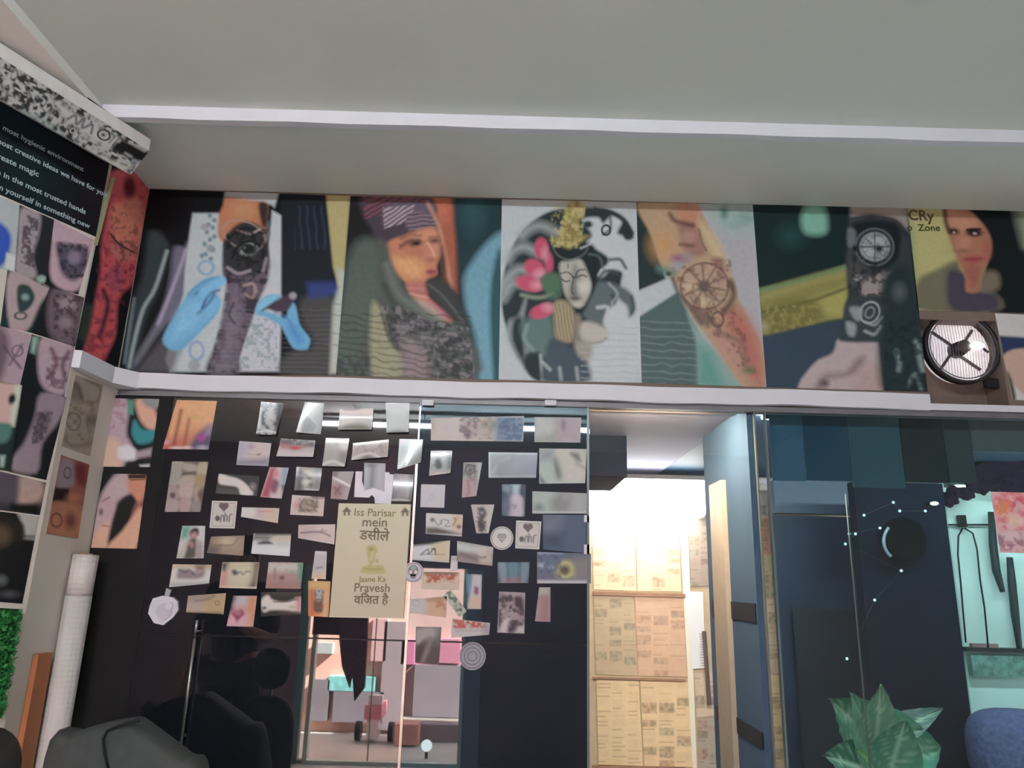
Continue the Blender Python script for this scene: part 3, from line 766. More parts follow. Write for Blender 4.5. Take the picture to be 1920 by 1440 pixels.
def art_gloves(A):
    A.F('0e1115').at(180, 330, 3.6)
    A.C([(360, 380), (480, 420), (490, 510), (430, 760), (340, 950), (250, 1290), (185, 1270), (230, 1000), (270, 820), (330, 620)], '2c3c40', 8)
    A.C([(530, 480), (640, 470), (600, 700), (590, 900), (430, 1050), (330, 1200), (250, 1300), (300, 1180), (440, 920), (500, 700)], '6c6c80', 8)
    A.L([(480, 510), (400, 760), (320, 900), (260, 1120), (225, 1290)], 18, '9cb0b0', 5).L([(260, 830), (215, 1120), (195, 1260)], 14, '74848c', 5).L([(610, 500), (540, 700), (470, 880), (420, 1000)], 14, 'b0acc8', 6)
    A.L([(430, 1020), (330, 1160), (270, 1250)], 30, '647470', 8, .6)
    A.P([(650, 250), (835, 250), (900, 700), (900, 1322), (500, 1322), (470, 1240), (590, 800), (600, 640)], 'b8c8cc', 4)
    A.P([(480, 1050), (600, 1100), (520, 1330), (260, 1330)], '5c5c60', 10, a=.8)
    A.P([(1190, 235), (1256, 270), (1254, 800), (1240, 1320), (940, 1320), (1050, 960), (1140, 700)], 'c0c6d0', 4)
    for i, (x, y) in enumerate([(770, 270), (800, 300), (760, 330), (790, 350), (750, 380), (800, 410), (770, 430), (735, 460), (790, 500), (740, 530), (775, 560), (715, 540)]):
        A.E(x, y, 15, 15, '4c7c94', soft=3, a=.8)
    A.E(735, 345, 28, 24, '9c9c9c', soft=3, a=.8).E(775, 490, 28, 26, '8c9ca4', soft=3, a=.8).RG(745, 620, 50, 44, 20, '88b0cc', a=.9)
    A.RG(680, 1180, 46, 60, 20, '88a4d0', a=.8).E(665, 1280, 40, 40, '8c8c94', soft=4, a=.7)
    A.B([(1040, 960), (1220, 960), (1230, 1300), (970, 1300)], '8098a4', 5, .55, 4, .7).L([(1165, 320), (1150, 360)], 30, '5c6468', 4).L([(1165, 390), (1155, 420)], 26, '6c7070', 4)
    A.P([(867, 90), (1240, 100), (1205, 214), (1185, 196), (860, 148)], 'b4c0c4', 4)
    A.C([(865, 150), (1000, 160), (1150, 190), (1145, 320), (1100, 420), (845, 440), (835, 250)], 'b87850', 5).E(990, 230, 80, 60, 'c89468', soft=14, a=.7).E(880, 300, 40, 80, 'c87c58', soft=14, a=.6)
    A.C([(1100, 190), (1160, 195), (1150, 330), (1120, 330)], '3c2c2c', 5)
    arm = [(880, 560), (1150, 540), (1160, 700), (1090, 860), (1040, 1010), (970, 1200), (965, 1330), (745, 1330), (800, 1150), (850, 960), (880, 760)]
    A.C([(860, 500), (900, 380), (1000, 310), (1120, 350), (1160, 480), (1165, 600), (1130, 700), (1000, 740), (870, 700)], '30322f', 5)
    A.C(arm, '63586a', 6).B(arm, '2c2830', 7, .52, 2, .85).C([(900, 780), (980, 760), (980, 1000), (930, 1290), (800, 1310), (860, 1080)], '84788c', 14, .6)
    A.C([(860, 470), (900, 390), (1000, 330), (1110, 360), (1160, 480), (1160, 600), (1100, 660), (960, 680), (880, 640)], '33353a', 5)
    A.RG(1000, 400, 150, 90, 14, 'a89890', 20, a=.5).L([(900, 420), (1000, 350), (1130, 390)], 14, '16181a').L([(960, 370), (1040, 390), (1110, 360)], 10, 'c0a8a0', 3)
    A.E(1025, 495, 62, 44, '8c9490', -8, 5).E(1028, 495, 40, 36, '1c2420', soft=3).E(1005, 485, 8, 8, 'c8d0cc')
    A.L([(920, 560), (960, 480), (1040, 440), (1110, 470)], 16, '14181a').B([(880, 360), (1150, 360), (1150, 660), (880, 660)], '141816', 7, .55, 9, .8)
    A.L([(890, 620), (960, 660), (1040, 640)], 18, 'a0989c', 4).L([(1130, 640), (1150, 560)], 18, '988c94', 4).L([(1000, 740), (1060, 730), (1080, 780)], 16, 'b09890', 4).L([(1010, 800), (1060, 820), (1080, 760)], 14, 'a08880', 4).L([(930, 860), (900, 940), (940, 1000)], 12, '3c3440', 3)
    for g_ in ([(450, 1100), (560, 900), (650, 760), (750, 690), (850, 678), (872, 715), (800, 770), (838, 835), (820, 930), (700, 1060), (600, 1160), (520, 1180)], [(1080, 930), (1100, 850), (1170, 805), (1250, 810), (1220, 850), (1140, 900), (1200, 930), (1280, 960), (1300, 880), (1330, 840), (1355, 900), (1380, 1010), (1455, 1110), (1425, 1180), (1330, 1160), (1250, 1020), (1160, 960)]):
        A.C(g_, '62aed8', 4)
    A.C([(560, 920), (660, 830), (760, 860), (700, 1000), (590, 1080), (500, 1120)], '7cc8f0', 16, .8).L([(720, 890), (760, 800), (830, 770)], 16, '2c4c8c', 4).L([(670, 800), (740, 740), (830, 715)], 10, '3c6ca0', 4, .8).L([(850, 700), (868, 720)], 14, 'e8f0f4', 3)
    A.C([(700, 770), (800, 700), (868, 690), (870, 730), (780, 780), (720, 840)], '74c0ea', 5).C([(740, 900), (800, 830), (840, 840), (822, 900), (740, 980)], '70bce8', 5).L([(690, 930), (760, 860), (800, 800)], 12, '2c5490', 5, .8).L([(620, 800), (720, 720), (800, 690)], 8, '4c8cc0', 4, .7).C([(1085, 910), (1130, 830), (1230, 805), (1200, 850), (1120, 900)], '7cc4e4', 5).L([(1210, 925), (1290, 960), (1330, 1030)], 9, '3c7cb8', 4, .7)
    A.C([(1300, 1000), (1370, 1040), (1400, 1130), (1340, 1120)], '3c88d0', 10, .8)
    A.P([(1253, 125), (1550, 125), (1590, 600), (1640, 680), (1640, 830), (1605, 900), (1585, 1330), (1250, 1330), (1290, 1190), (1430, 1180), (1455, 1100), (1385, 990), (1360, 870), (1254, 800)], '171e28', 4)
    A.C([(1390, 830), (1610, 830), (1600, 1330), (1250, 1330), (1300, 1200), (1450, 1170), (1460, 1080), (1400, 990)], '484848', 10)
    A.P([(1420, 720), (1610, 715), (1640, 800), (1440, 830)], '2c4080', 8).S([(1340, 200), (1540, 200), (1560, 500), (1340, 500)], '24405c', 85, 14, .3, .7)
    A.C([(1120, 910), (1200, 850), (1300, 800), (1350, 805), (1300, 900), (1230, 920), (1160, 900)], '443a48', 4).E(1330, 810, 24, 24, '9c9ca8', soft=4)
    A.P([(1550, 95), (1720, 100), (1625, 1330), (1585, 1330), (1608, 880), (1640, 760), (1600, 610)], 'b4aa70', 4).P([(1640, 640), (1690, 640), (1625, 1330), (1585, 1330), (1608, 880), (1640, 760)], 'b4c4c4', 10)
    for yy in (860, 935, 1060, 1140): A.L([(1600, yy), (1650, yy + 10)], 5, '586468', 3, .7)
    A.P([(360, 95), (870, 98), (860, 200), (835, 245), (650, 245), (600, 480), (500, 460), (400, 300)], '0b0c10', 5)
    A.S([(500, 900), (1640, 900), (1640, 1330), (500, 1330)], '8c9c9c', 1, 9, .12, .22).N(.08, 5, 4)
poster([(275, 355), (658, 368), (630, 704), (217, 703)], art_gloves, 'poster of blue-gloved hands tattooing a dark eye design on a forearm')
def art_woman(A):
    A.F('1d1c1e').at(620, 350, 3.788)
    A.C([(150, 440), (330, 380), (500, 640), (560, 1340), (0, 1370), (60, 900)], '53625c', 14)
    A.P([(690, 60), (870, 60), (900, 400), (900, 760), (820, 700), (760, 300)], 'ac5e42', 10).E(800, 160, 60, 90, 'd07450', soft=16, a=.7)
    A.P([(870, 60), (1215, 60), (1200, 1370), (1000, 1370), (930, 900), (900, 500)], '1d3c42', 8).E(1010, 200, 80, 120, '245058', soft=20)
    A.C([(1230, 330), (1110, 400), (990, 560), (945, 680), (970, 900), (1030, 1080), (1045, 1370), (1170, 1380), (1160, 700), (1230, 560)], '6ca4b8', 10)
    A.C([(1160, 560), (1215, 500), (1200, 1370), (1160, 1370), (1130, 900)], '28585c', 8)
    A.C([(240, 60), (690, 60), (750, 280), (720, 310), (560, 340), (400, 400), (340, 420), (290, 300), (230, 200)], '493f4c', 6)
    A.S([(230, 60), (700, 60), (700, 150), (240, 230)], '8c4858', -25, 9, .5, .8, 4).C([(400, 130), (700, 110), (740, 180), (560, 200), (390, 290)], '645c6c', 6)
    A.S([(370, 150), (600, 130), (560, 250), (380, 300)], 'b4a4ac', -35, 7, .55, .9, 2).C([(560, 190), (740, 200), (760, 290), (560, 310)], '84707c', 6).S([(540, 190), (760, 190), (760, 310), (540, 330)], '4c4450', -5, 8, .35, .9)
    A.L([(690, 120), (760, 260), (800, 420), (860, 720)], 22, 'c88c74', 5).L([(780, 440), (800, 560), (780, 680)], 30, '4c3830', 8)
    A.C([(400, 400), (560, 335), (720, 290), (770, 370), (775, 470), (755, 560), (750, 630), (690, 665), (672, 700), (690, 780), (760, 860), (860, 940), (840, 970), (700, 880), (560, 780), (530, 680), (450, 600), (410, 500)], 'c47e5c', 5)
    A.C([(440, 500), (560, 490), (660, 560), (640, 650), (520, 640), (450, 570)], 'e0a468', 16, .9).C([(560, 350), (730, 310), (760, 370), (620, 380)], 'd89878', 12, .8)
    A.E(720, 470, 40, 50, 'd89880', soft=14, a=.8).E(590, 470, 90, 26, 'b4604c', soft=12, a=.6)
    A.L([(500, 425), (560, 385), (630, 385)], 20, '584040', 6).E(600, 405, 42, 18, '33282c', -8, 5).E(615, 405, 14, 9, '141418').L([(500, 370), (570, 345), (640, 350)], 9, '7c4c3c', 5)
    A.E(738, 385, 34, 15, '5c4038', -4, 5).L([(700, 360), (770, 355)], 9, '8c5444', 5).L([(690, 400), (730, 470), (740, 500)], 8, 'e8b090', 4).E(715, 520, 26, 12, 'a05848', soft=6)
    A.E(715, 610, 34, 22, 'a84c54', soft=5).L([(690, 606), (745, 604)], 5, '7c3038', 3).C([(540, 690), (670, 680), (690, 770), (600, 780)], 'b86c64', 8).L([(540, 720), (660, 730)], 8, 'c88888', 4).L([(560, 760), (690, 790)], 8, 'e0a8a8', 4)
    A.C([(690, 790), (760, 840), (860, 930), (840, 960), (740, 900)], 'c06878', 6).C([(580, 800), (700, 830), (820, 950), (760, 970), (640, 880)], 'b49c90', 8)
    A.C([(680, 680), (770, 650), (870, 720), (960, 900), (990, 1000), (900, 980), (780, 850), (700, 770)], '3c4040', 8).L([(700, 700), (800, 780), (940, 960)], 8, '7c7c7c', 5, .6)
    A.C([(320, 400), (400, 400), (440, 560), (540, 730), (640, 860), (780, 960), (960, 1000), (1030, 1370), (200, 1370), (300, 900), (340, 700)], '525a56', 8)
    A.L([(400, 560), (480, 760), (640, 880), (860, 1010)], 40, '6e7a72', 10).L([(380, 700), (470, 860), (640, 960), (900, 1080)], 26, '3c4440', 8)
    hair = [(360, 850), (500, 850), (700, 950), (980, 1000), (1030, 1370), (420, 1370)]
    A.B(hair, '888088', 9, .5, 2, .8).B(hair, '34383a', 6, .58, 6, .8).C([(290, 850), (360, 880), (420, 1100), (500, 1200), (500, 1370), (300, 1370)], '9c9c7c', 8)
    A.L([(360, 900), (420, 1080), (500, 1170)], 12, '4c5448', 5).C([(520, 1100), (640, 1120), (700, 1370), (520, 1370)], '98868a', 14, .8)
    A.S([(60, 900), (1000, 900), (1010, 1370), (40, 1370)], '2c3434', 8, 12, .25, .5, 5).B([(40, 1200), (280, 1200), (280, 1370), (30, 1370)], '343438', 6, .5, 3, .6)
    A.N(.1, 5, 3)
poster([(658, 368), (941, 374), (935, 712), (630, 704)], art_woman, 'poster of a woman in a striped bandana looking over her shoulder')
def art_lotus(A):
    A.F('bcc8cc').at(920, 350, 3.79)
    dk = '26363a'
    A.C([(560, 150), (400, 185), (250, 290), (150, 440), (90, 640), (80, 860), (130, 1060), (240, 1270), (340, 1370), (720, 1370), (700, 1200), (660, 1100), (800, 1050), (900, 800), (960, 500), (1010, 380), (1000, 300), (880, 190), (720, 150)], dk, 4)
    for a_ in ([(470, 330), (360, 280), (280, 300), (220, 350)], [(330, 470), (240, 430), (160, 460), (120, 520)], [(320, 620), (200, 590), (110, 660), (70, 720)], [(300, 700), (160, 690), (90, 790)]):
        A.L(a_, 54, 'a4b0b0', 12, .9)
    A.C([(250, 800), (200, 920), (130, 960), (120, 1090), (240, 1290), (260, 1180), (330, 1160), (240, 1060), (230, 940)], 'a0acac', 8)
    A.C([(160, 950), (230, 950), (240, 1250), (150, 1100)], dk, 8).C([(230, 960), (420, 900), (440, 1200), (280, 1180), (230, 1080)], '5c7a78', 10).L([(260, 990), (240, 1080), (300, 1160)], 18, '88a09c', 6)
    A.C([(340, 1180), (370, 1230), (350, 1390), (240, 1290), (250, 1200)], dk, 6).L([(355, 1200), (370, 1370)], 16, 'b0b8b8', 5)
    wh = 'c4ced2'
    A.C([(650, 240), (760, 220), (800, 260), (860, 210), (930, 250), (900, 330), (960, 360), (1040, 420), (1050, 700), (960, 620), (860, 590), (800, 640), (760, 640), (840, 530), (790, 470), (720, 440), (680, 400), (720, 340)], wh, 5)
    A.C([(940, 560), (1050, 560), (1040, 1370), (720, 1370), (690, 1200), (820, 1080), (900, 960), (980, 900), (1000, 760)], wh, 5)
    A.L([(740, 160), (850, 180), (950, 240), (1000, 330)], 30, dk, 4).E(975, 350, 32, 32, dk, soft=4).RG(820, 310, 30, 34, 14, dk).L([(850, 220), (850, 300), (800, 340)], 14, dk, 4).E(690, 270, 34, 26, dk, soft=4)
    A.L([(850, 520), (920, 520), (960, 580)], 22, '4c5c60', 4).L([(760, 660), (820, 600), (900, 620)], 24, '38484c', 5).L([(760, 630), (800, 580), (860, 570)], 12, wh, 3)
    A.C([(760, 680), (880, 690), (1000, 760), (1030, 880), (960, 940), (940, 830), (860, 770), (900, 900), (820, 980), (700, 960), (640, 860), (720, 760)], '5c6c70', 6)
    A.L([(760, 860), (830, 860), (820, 950)], 20, wh, 5).L([(840, 690), (900, 760), (860, 830)], 12, 'a4b0b4', 4).L([(1000, 780), (1010, 880), (950, 940)], 14, '3c4c50', 4).C([(850, 860), (960, 840), (980, 1000), (880, 1060), (800, 980)], wh, 6)
    A.C([(430, 420), (600, 440), (700, 400), (760, 480), (760, 640), (720, 760), (650, 900), (560, 860), (500, 760), (460, 600)], '1e2a2e', 6)
    A.L([(640, 440), (720, 400), (760, 330)], 8, wh, 3).L([(700, 480), (770, 500), (800, 580)], 10, '60706f', 4)
    A.C([(500, 300), (520, 200), (560, 110), (630, 100), (660, 180), (630, 250), (640, 340), (700, 350), (590, 430), (540, 440), (430, 390), (430, 370), (480, 350)], '988c48', 5).E(560, 320, 40, 50, '807038', soft=8, a=.6).B([(430, 100), (680, 100), (640, 440), (430, 430)], 'c4b878', 5, .55, 3, .7)
    A.L([(440, 430), (480, 490), (560, 520), (650, 490), (690, 440)], 8, '687068', 3)
    A.C([(490, 550), (560, 530), (640, 520), (680, 590), (710, 680), (700, 770), (640, 860), (580, 840), (530, 770), (505, 680)], 'b4b4a8', 5)
    A.C([(600, 560), (640, 700), (610, 800), (560, 780), (575, 660)], '4c5454', 10, .7).C([(620, 680), (700, 680), (690, 750), (630, 750)], 'd0d0c4', 8, .9)
    A.L([(500, 655), (530, 675), (560, 670)], 8, '262e30').L([(615, 645), (650, 630), (680, 640)], 8, '262e30').L([(495, 620), (550, 610), (590, 650)], 8, '3c4444').L([(600, 650), (620, 600), (670, 590)], 9, '3c4444').L([(590, 640), (575, 740), (590, 765)], 8, '384040').E(600, 795, 34, 13, '58504c', soft=4).E(615, 840, 24, 8, 'c8c8bc', soft=5).L([(550, 550), (550, 580)], 7, '4c4c48')
    pk, lt = 'cc4c70', 'dca0ac'
    for (x, y, a, b_, r_) in ((360, 440, 50, 75, 0), (415, 545, 30, 70, 0), (310, 580, 75, 60, 30), (275, 690, 100, 55, 15), (365, 885, 90, 50, -20)):
        A.E(x, y, a, b_, pk, r_, 4)
    for (x, y, a, b_) in ((385, 480, 22, 40), (350, 620, 40, 34), (330, 700, 40, 28), (410, 860, 40, 28)): A.E(x, y, a, b_, lt, soft=8, a=.75)
    A.C([(370, 640), (480, 620), (500, 760), (440, 800), (370, 720)], '4c7458', 6).L([(220, 770), (330, 790), (450, 770)], 16, '98a88c', 6).L([(420, 790), (480, 760)], 30, '3c6454', 6)
    A.C([(450, 830), (520, 810), (580, 860), (600, 960), (580, 1100), (470, 1090), (450, 960)], 'a89878', 6).S([(450, 830), (590, 830), (590, 1100), (450, 1100)], '6c6450', 80, 6, .3, .6).C([(600, 920), (640, 930), (640, 1050), (600, 1100)], '8c8478', 6)
    A.C([(640, 980), (700, 960), (820, 1010), (820, 1090), (700, 1110), (640, 1080)], 'c0bab0', 6).L([(640, 1110), (760, 1110), (820, 1080)], 10, '8c8478', 4).C([(600, 1100), (720, 1120), (700, 1240), (620, 1260)], 'a09c90', 8)
    A.C([(420, 1090), (560, 1130), (620, 1200), (690, 1260), (690, 1370), (380, 1380), (380, 1260)], '44545f', 8).L([(490, 1290), (500, 1370)], 18, 'a4b0b4', 5).L([(610, 1290), (620, 1370)], 18, 'a4b0b4', 5).L([(370, 1250), (420, 1300)], 16, 'b0bcc0', 5)
    A.S([(640, 1000), (1050, 1000), (1050, 1370), (640, 1370)], 'a8b4b8', 1, 12, .3, .4).N(.05, 5, 6)
poster([(941, 374), (1193, 380), (1203, 718), (935, 712)], art_lotus, 'poster of a pale drawn face with pink lotus flowers in a dark swirl')
def art_wheel(A):
    A.F('b0b6ba').at(1180, 350, 3.693)
    A.P([(30, 100), (90, 100), (250, 640), (60, 730)], '27383a', 4).P([(60, 900), (330, 720), (470, 1000), (490, 1390), (70, 1390)], '50686a', 5).P([(55, 725), (290, 635), (345, 720), (60, 905)], 'bccace', 4)
    A.P([(400, 880), (470, 1000), (640, 1180), (800, 1390), (480, 1390), (470, 1100)], '88aca4', 6).P([(480, 1100), (560, 1150), (660, 1390), (480, 1390)], '5c9c94', 14)
    A.P([(540, 100), (850, 110), (870, 330), (620, 300)], '9cb8b4', 20).E(655, 180, 24, 36, '4c7c74', soft=8).E(815, 220, 50, 30, '60988c', soft=12, a=.7).E(730, 270, 50, 16, '88a8a0', soft=8, a=.7)
    A.P([(600, 320), (700, 560), (780, 800), (920, 1080), (905, 900), (870, 400)], 'b0b0b8', 10)
    A.S([(70, 900), (460, 900), (480, 1390), (80, 1390)], '8c9c9c', 3, 13, .18, .5, 4)
    arm = [(60, 100), (430, 100), (520, 220), (600, 380), (690, 560), (760, 780), (840, 950), (915, 1090), (945, 1390), (790, 1390), (680, 1240), (540, 1050), (420, 880), (330, 700), (220, 540), (150, 340)]
    A.C(arm, 'b89c7c', 5).C([(320, 100), (430, 100), (500, 260), (400, 300), (330, 220)], 'c0886c', 14).E(230, 410, 80, 90, 'cc9858', soft=26, a=.8).C([(480, 230), (640, 420), (690, 620), (640, 560), (520, 360)], 'ccb88c', 10)
    A.C([(640, 860), (780, 860), (900, 1080), (930, 1370), (840, 1340), (760, 1120), (680, 1000)], 'b86860', 20, .9).C([(660, 570), (690, 720), (600, 760), (560, 680)], 'b87c70', 12, .8)
    A.C([(560, 1000), (740, 1060), (760, 1200), (800, 1330), (720, 1280)], 'bc8c80', 12, .8)
    A.C([(340, 260), (430, 250), (480, 330), (500, 400), (520, 470), (430, 480), (370, 420), (350, 340)], '9c6c64', 8, .8).E(415, 350, 50, 45, 'b4887c', soft=6).L([(280, 190), (320, 240), (440, 270)], 24, '64443c', 6).L([(480, 300), (500, 380), (530, 440)], 12, '7c5c54', 4).L([(350, 400), (440, 410)], 14, '6c4c48', 5)
    A.E(340, 500, 44, 26, '9c5888', soft=8).E(330, 550, 44, 30, 'a0a0ac', soft=8).E(400, 500, 40, 44, '9c8c94', soft=10, a=.7).L([(210, 570), (300, 600)], 40, '5c8478', 10).E(270, 605, 20, 14, '3c544c')
    A.C([(340, 640), (400, 560), (500, 520), (600, 540), (680, 640), (690, 760), (620, 850), (480, 860), (380, 790)], 'b89c84', 10, .8)
    A.RG(520, 690, 165, 160, 16, '806458', a=.8)
    for k in range(10):
        t = k * math.pi / 5 + .2; A.L([(520 + 30 * math.cos(t), 690 + 30 * math.sin(t)), (520 + 150 * math.cos(t), 690 + 148 * math.sin(t))], 12, '6c544c', 3, .8)
    A.E(518, 690, 42, 40, '6c5c54', soft=5).E(420, 690, 34, 30, 'ccb498', soft=8, a=.8).E(515, 800, 34, 26, 'd0bc9c', soft=8, a=.8).C([(570, 500), (650, 500), (650, 600), (600, 560)], '8c6058', 6, .8)
    A.L([(300, 640), (340, 740), (440, 860), (500, 940)], 24, '5c5450', 6).L([(700, 660), (720, 760), (660, 860)], 34, '5c4c40', 8).RG(610, 920, 40, 50, 16, '64544c', a=.8).C([(440, 850), (560, 870), (580, 960), (480, 950)], '74605c', 8, .8)
    A.B([(300, 560), (700, 500), (760, 860), (880, 1300), (760, 1260), (560, 1000), (420, 880)], '6c4c44', 7, .6, 5, .6).L([(600, 1010), (720, 1050), (790, 1100), (800, 1230)], 26, '7c5c50', 8, .8).E(830, 1270, 34, 24, '5c7450', soft=8)
    A.N(.07, 5, 7)
poster([(1193, 380), (1411, 384), (1437, 726), (1203, 718)], art_wheel, 'poster of a slanting forearm with a ship wheel tattoo in soft reds')
def art_compass(A):
    A.F('142a2c').at(1400, 350, 3.428)
    A.E(280, 320, 70, 60, '1c4c50', soft=24).C([(380, 130), (490, 130), (520, 260), (480, 310), (380, 300), (350, 220)], '7cbca8', 10)
    A.P([(75, 660), (660, 500), (660, 640), (620, 850), (330, 900), (140, 960), (100, 960)], '8c8a48', 6).P([(400, 720), (660, 640), (620, 840), (500, 820)], 'a8a454', 10)
    A.L([(80, 670), (400, 590), (660, 510)], 20, '6c9468', 5).L([(80, 720), (400, 620), (660, 560)], 26, 'a49c5c', 8, .8).L([(90, 810), (400, 740), (650, 650)], 12, '4c4c24', 5).C([(120, 780), (420, 720), (460, 860), (140, 960)], '706c34', 14, .8).E(110, 900, 30, 30, 'b4ac88', soft=10, a=.7)
    A.B([(120, 760), (460, 760), (440, 890), (140, 950)], '9c9450', 6, .55, 1, .6)
    A.P([(100, 965), (610, 850), (600, 970), (560, 1060), (440, 1130), (360, 1320), (120, 1320)], '33485a', 5)
    A.C([(590, 980), (700, 985), (845, 995), (865, 1100), (885, 1330), (350, 1330), (430, 1140), (550, 1070)], 'b8aaaa', 5).C([(700, 1110), (760, 1100), (700, 1200), (520, 1240), (480, 1300), (440, 1290), (500, 1210), (640, 1190)], '907a7c', 10).E(500, 1265, 24, 20, '54444c', soft=8).C([(720, 1180), (860, 1150), (870, 1320), (700, 1320)], 'b89c98', 14, .8)
    fa = [(660, 110), (1030, 120), (1050, 330), (1075, 600), (1110, 830), (1165, 1330), (880, 1330), (845, 1000), (600, 990), (620, 850), (650, 700), (640, 450)]
    A.P(fa, '373e43', 5).P([(665, 105), (1030, 120), (1040, 300), (950, 220), (800, 185), (665, 215)], '9c928c', 6)
    A.L([(655, 210), (800, 190), (950, 220), (1030, 300)], 24, '1c242c', 6).C([(690, 240), (960, 240), (980, 420), (920, 520), (780, 520), (700, 420)], '1a2126', 6)
    A.RG(820, 390, 122, 118, 14, '5c6870').E(822, 388, 96, 92, 'a8b2b6', soft=4).RG(822, 388, 80, 76, 7, '5c686c', a=.8).L([(822, 300), (822, 480)], 7, '2c3438').L([(730, 388), (915, 388)], 9, '2c3438').E(850, 400, 26, 20, '20282c', soft=4).L([(760, 330), (880, 450)], 5, '4c5458')
    A.B([(730, 300), (915, 300), (915, 480), (730, 480)], '5c666a', 4, .62, 5, .6)
    A.C([(650, 270), (700, 290), (690, 380), (650, 380)], '6c747c', 5).E(695, 400, 14, 22, '0c1014', soft=3).C([(660, 420), (740, 500), (780, 560), (700, 640), (650, 600)], '4c4c50', 10)
    A.C([(720, 655), (800, 580), (900, 545), (950, 560), (900, 620), (850, 700), (780, 725)], '9c9090', 6).E(712, 585, 20, 18, 'b4b4b8', soft=5).E(890, 600, 30, 24, 'a89c9c', soft=8).B([(640, 420), (960, 540), (1060, 700), (860, 760), (650, 700)], '20262c', 7, .56, 2, .8)
    A.C([(640, 740), (760, 700), (880, 780), (880, 930), (820, 990), (600, 985), (620, 850)], '39444a', 6)
    A.C([(660, 780), (740, 780), (730, 860), (690, 850)], '8c9a9c', 5).RG(790, 810, 60, 70, 12, '98a6a8', 30).RG(790, 810, 26, 36, 10, '7c8a8c', 30).L([(760, 930), (820, 950), (860, 900)], 16, '9cacac', 4).C([(640, 870), (700, 890), (690, 960), (650, 950)], '94a2a4', 5).L([(760, 870), (820, 890), (870, 840)], 10, 'a0b0b0', 4)
    A.C([(880, 560), (1060, 560), (1150, 1330), (885, 1330), (850, 1000), (880, 800)], '24353a', 14)
    A.L([(960, 1060), (980, 1130), (975, 1180)], 22, '7c9494', 6).L([(1090, 1000), (1110, 1090), (1130, 1180)], 24, '90a49c', 8).L([(1040, 1280), (1080, 1210), (1120, 1300)], 18, '7c9494', 6).E(980, 680, 30, 40, '5c686c', soft=14)
    A.B([(880, 800), (1130, 800), (1160, 1330), (885, 1330)], '16282c', 8, .55, 8, .7).N(.07, 5, 8)
poster([(1411, 384), (1701, 388), (1739, 735), (1437, 726)], art_compass, 'poster of a compass and rose sleeve tattoo before a yellow beam')
def art_black(A):
    A.F('b4b06c').at(1680, 360, 3.43).C([(60, 90), (300, 90), (340, 420), (160, 500), (100, 400)], 'bcb878', 20)
    A.L([(130, 560), (250, 480), (380, 430)], 34, 'c4c07c', 14, .8).P([(60, 90), (95, 90), (150, 740), (120, 740)], '9cae78', 10)
    A.C([(420, 100), (780, 110), (823, 300), (830, 780), (600, 780), (560, 560), (600, 330), (520, 180)], '121a1e', 6).P([(760, 110), (900, 110), (900, 400), (820, 360)], '94a088', 16).P([(780, 380), (900, 380), (900, 790), (700, 790)], '141c22', 10)
    A.C([(140, 570), (260, 500), (390, 440), (420, 520), (480, 620), (620, 640), (660, 760), (140, 760)], '76735c', 8).C([(330, 520), (430, 520), (520, 620), (640, 660), (640, 760), (360, 760)], '494456', 8).C([(560, 520), (650, 520), (660, 620), (540, 640)], '7c7060', 8)
    A.C([(305, 100), (430, 100), (540, 190), (605, 290), (610, 390), (580, 470), (545, 540), (530, 640), (450, 640), (440, 540), (395, 440), (350, 330), (315, 200)], 'b4785c', 5).C([(330, 120), (440, 130), (520, 220), (440, 260), (340, 220)], 'd09474', 14, .8).C([(400, 300), (470, 290), (460, 380), (400, 370)], 'cc8c70', 10, .8)
    A.L([(310, 100), (320, 200), (345, 260)], 20, '2c2420', 6).E(370, 255, 34, 20, '3c2820', 8, 4).E(500, 262, 52, 26, '2c2024', 5, 4).L([(455, 245), (540, 240)], 14, '241c1c').E(372, 262, 8, 7, 'd0b0a0').E(505, 268, 12, 8, 'c8b0a4').E(430, 380, 34, 10, '945848', soft=6)
    A.E(495, 435, 62, 24, 'b04850', -4, 6).L([(440, 436), (550, 430)], 5, '7c3038', 3).E(585, 370, 20, 40, 'b0504c', soft=10, a=.7).C([(440, 480), (540, 480), (520, 600), (480, 600)], 'a45c54', 10, .8)
    A.N(.07, 5, 9)
pb = poster([(1701, 388), (1940, 393), (1962, 588), (1720, 582)], art_black, 'poster of a black-haired woman on yellow with dark lettering')
ink = mat('dark_red_ink', (92, 62, 52), .5)
text_on('lettering', 'CRy', (1703, 413), (1751, 415), PB, NB, ink, pb, off=.004, sy=1.1, bold=.015)
text_on('lettering', 'o  Zone', (1700, 433), (1762, 434), PB, NB, mat('dark_green_ink', (70, 74, 44), .5), pb, off=.004, bold=.015)

# ------------------------------------------------------------------ left wall: board with slogans, wall of tattoo photos
CA = (0, 340, 3.43)
def lp(name, quad, art, label, cat='photo', grp='tattoo photos covering the left wall', off=.0015, **k):
    o = print_on(name, quad, PL, NL, art, off=off, m=M_VINYL, **k); return tag(o, label, cat, grp)
bd = lp('slogan_board', [(-80, 60), (213, 262), (179, 444), (-80, 330)], lambda A: A.F('13222a').P([(120, 200), (260, 200), (220, 460), (130, 460)], '1a161c', 30).N(.15, 12), 'dark blue-green board with pale slogans under the air conditioner', 'board', None, step=4)
tw = mat('pale_lettering', (176, 196, 200), .5)
for t_, a_, b_, dz in (('most hygienic environment', (4, 243), (155, 322), 0), ('r  most creative ideas we have for you', (-26, 258), (198, 370), 0), ('create magic', (-14, 293), (71, 332), 0), ('ure in the most trusted hands', (-22, 320), (159, 402), 0), ('arm yourself in something new', (-22, 347), (167, 429), 0)):
    text_on('lettering', t_, a_, b_, PL, NL, tw, bd, off=.0025, bold=.012, sy=.95)
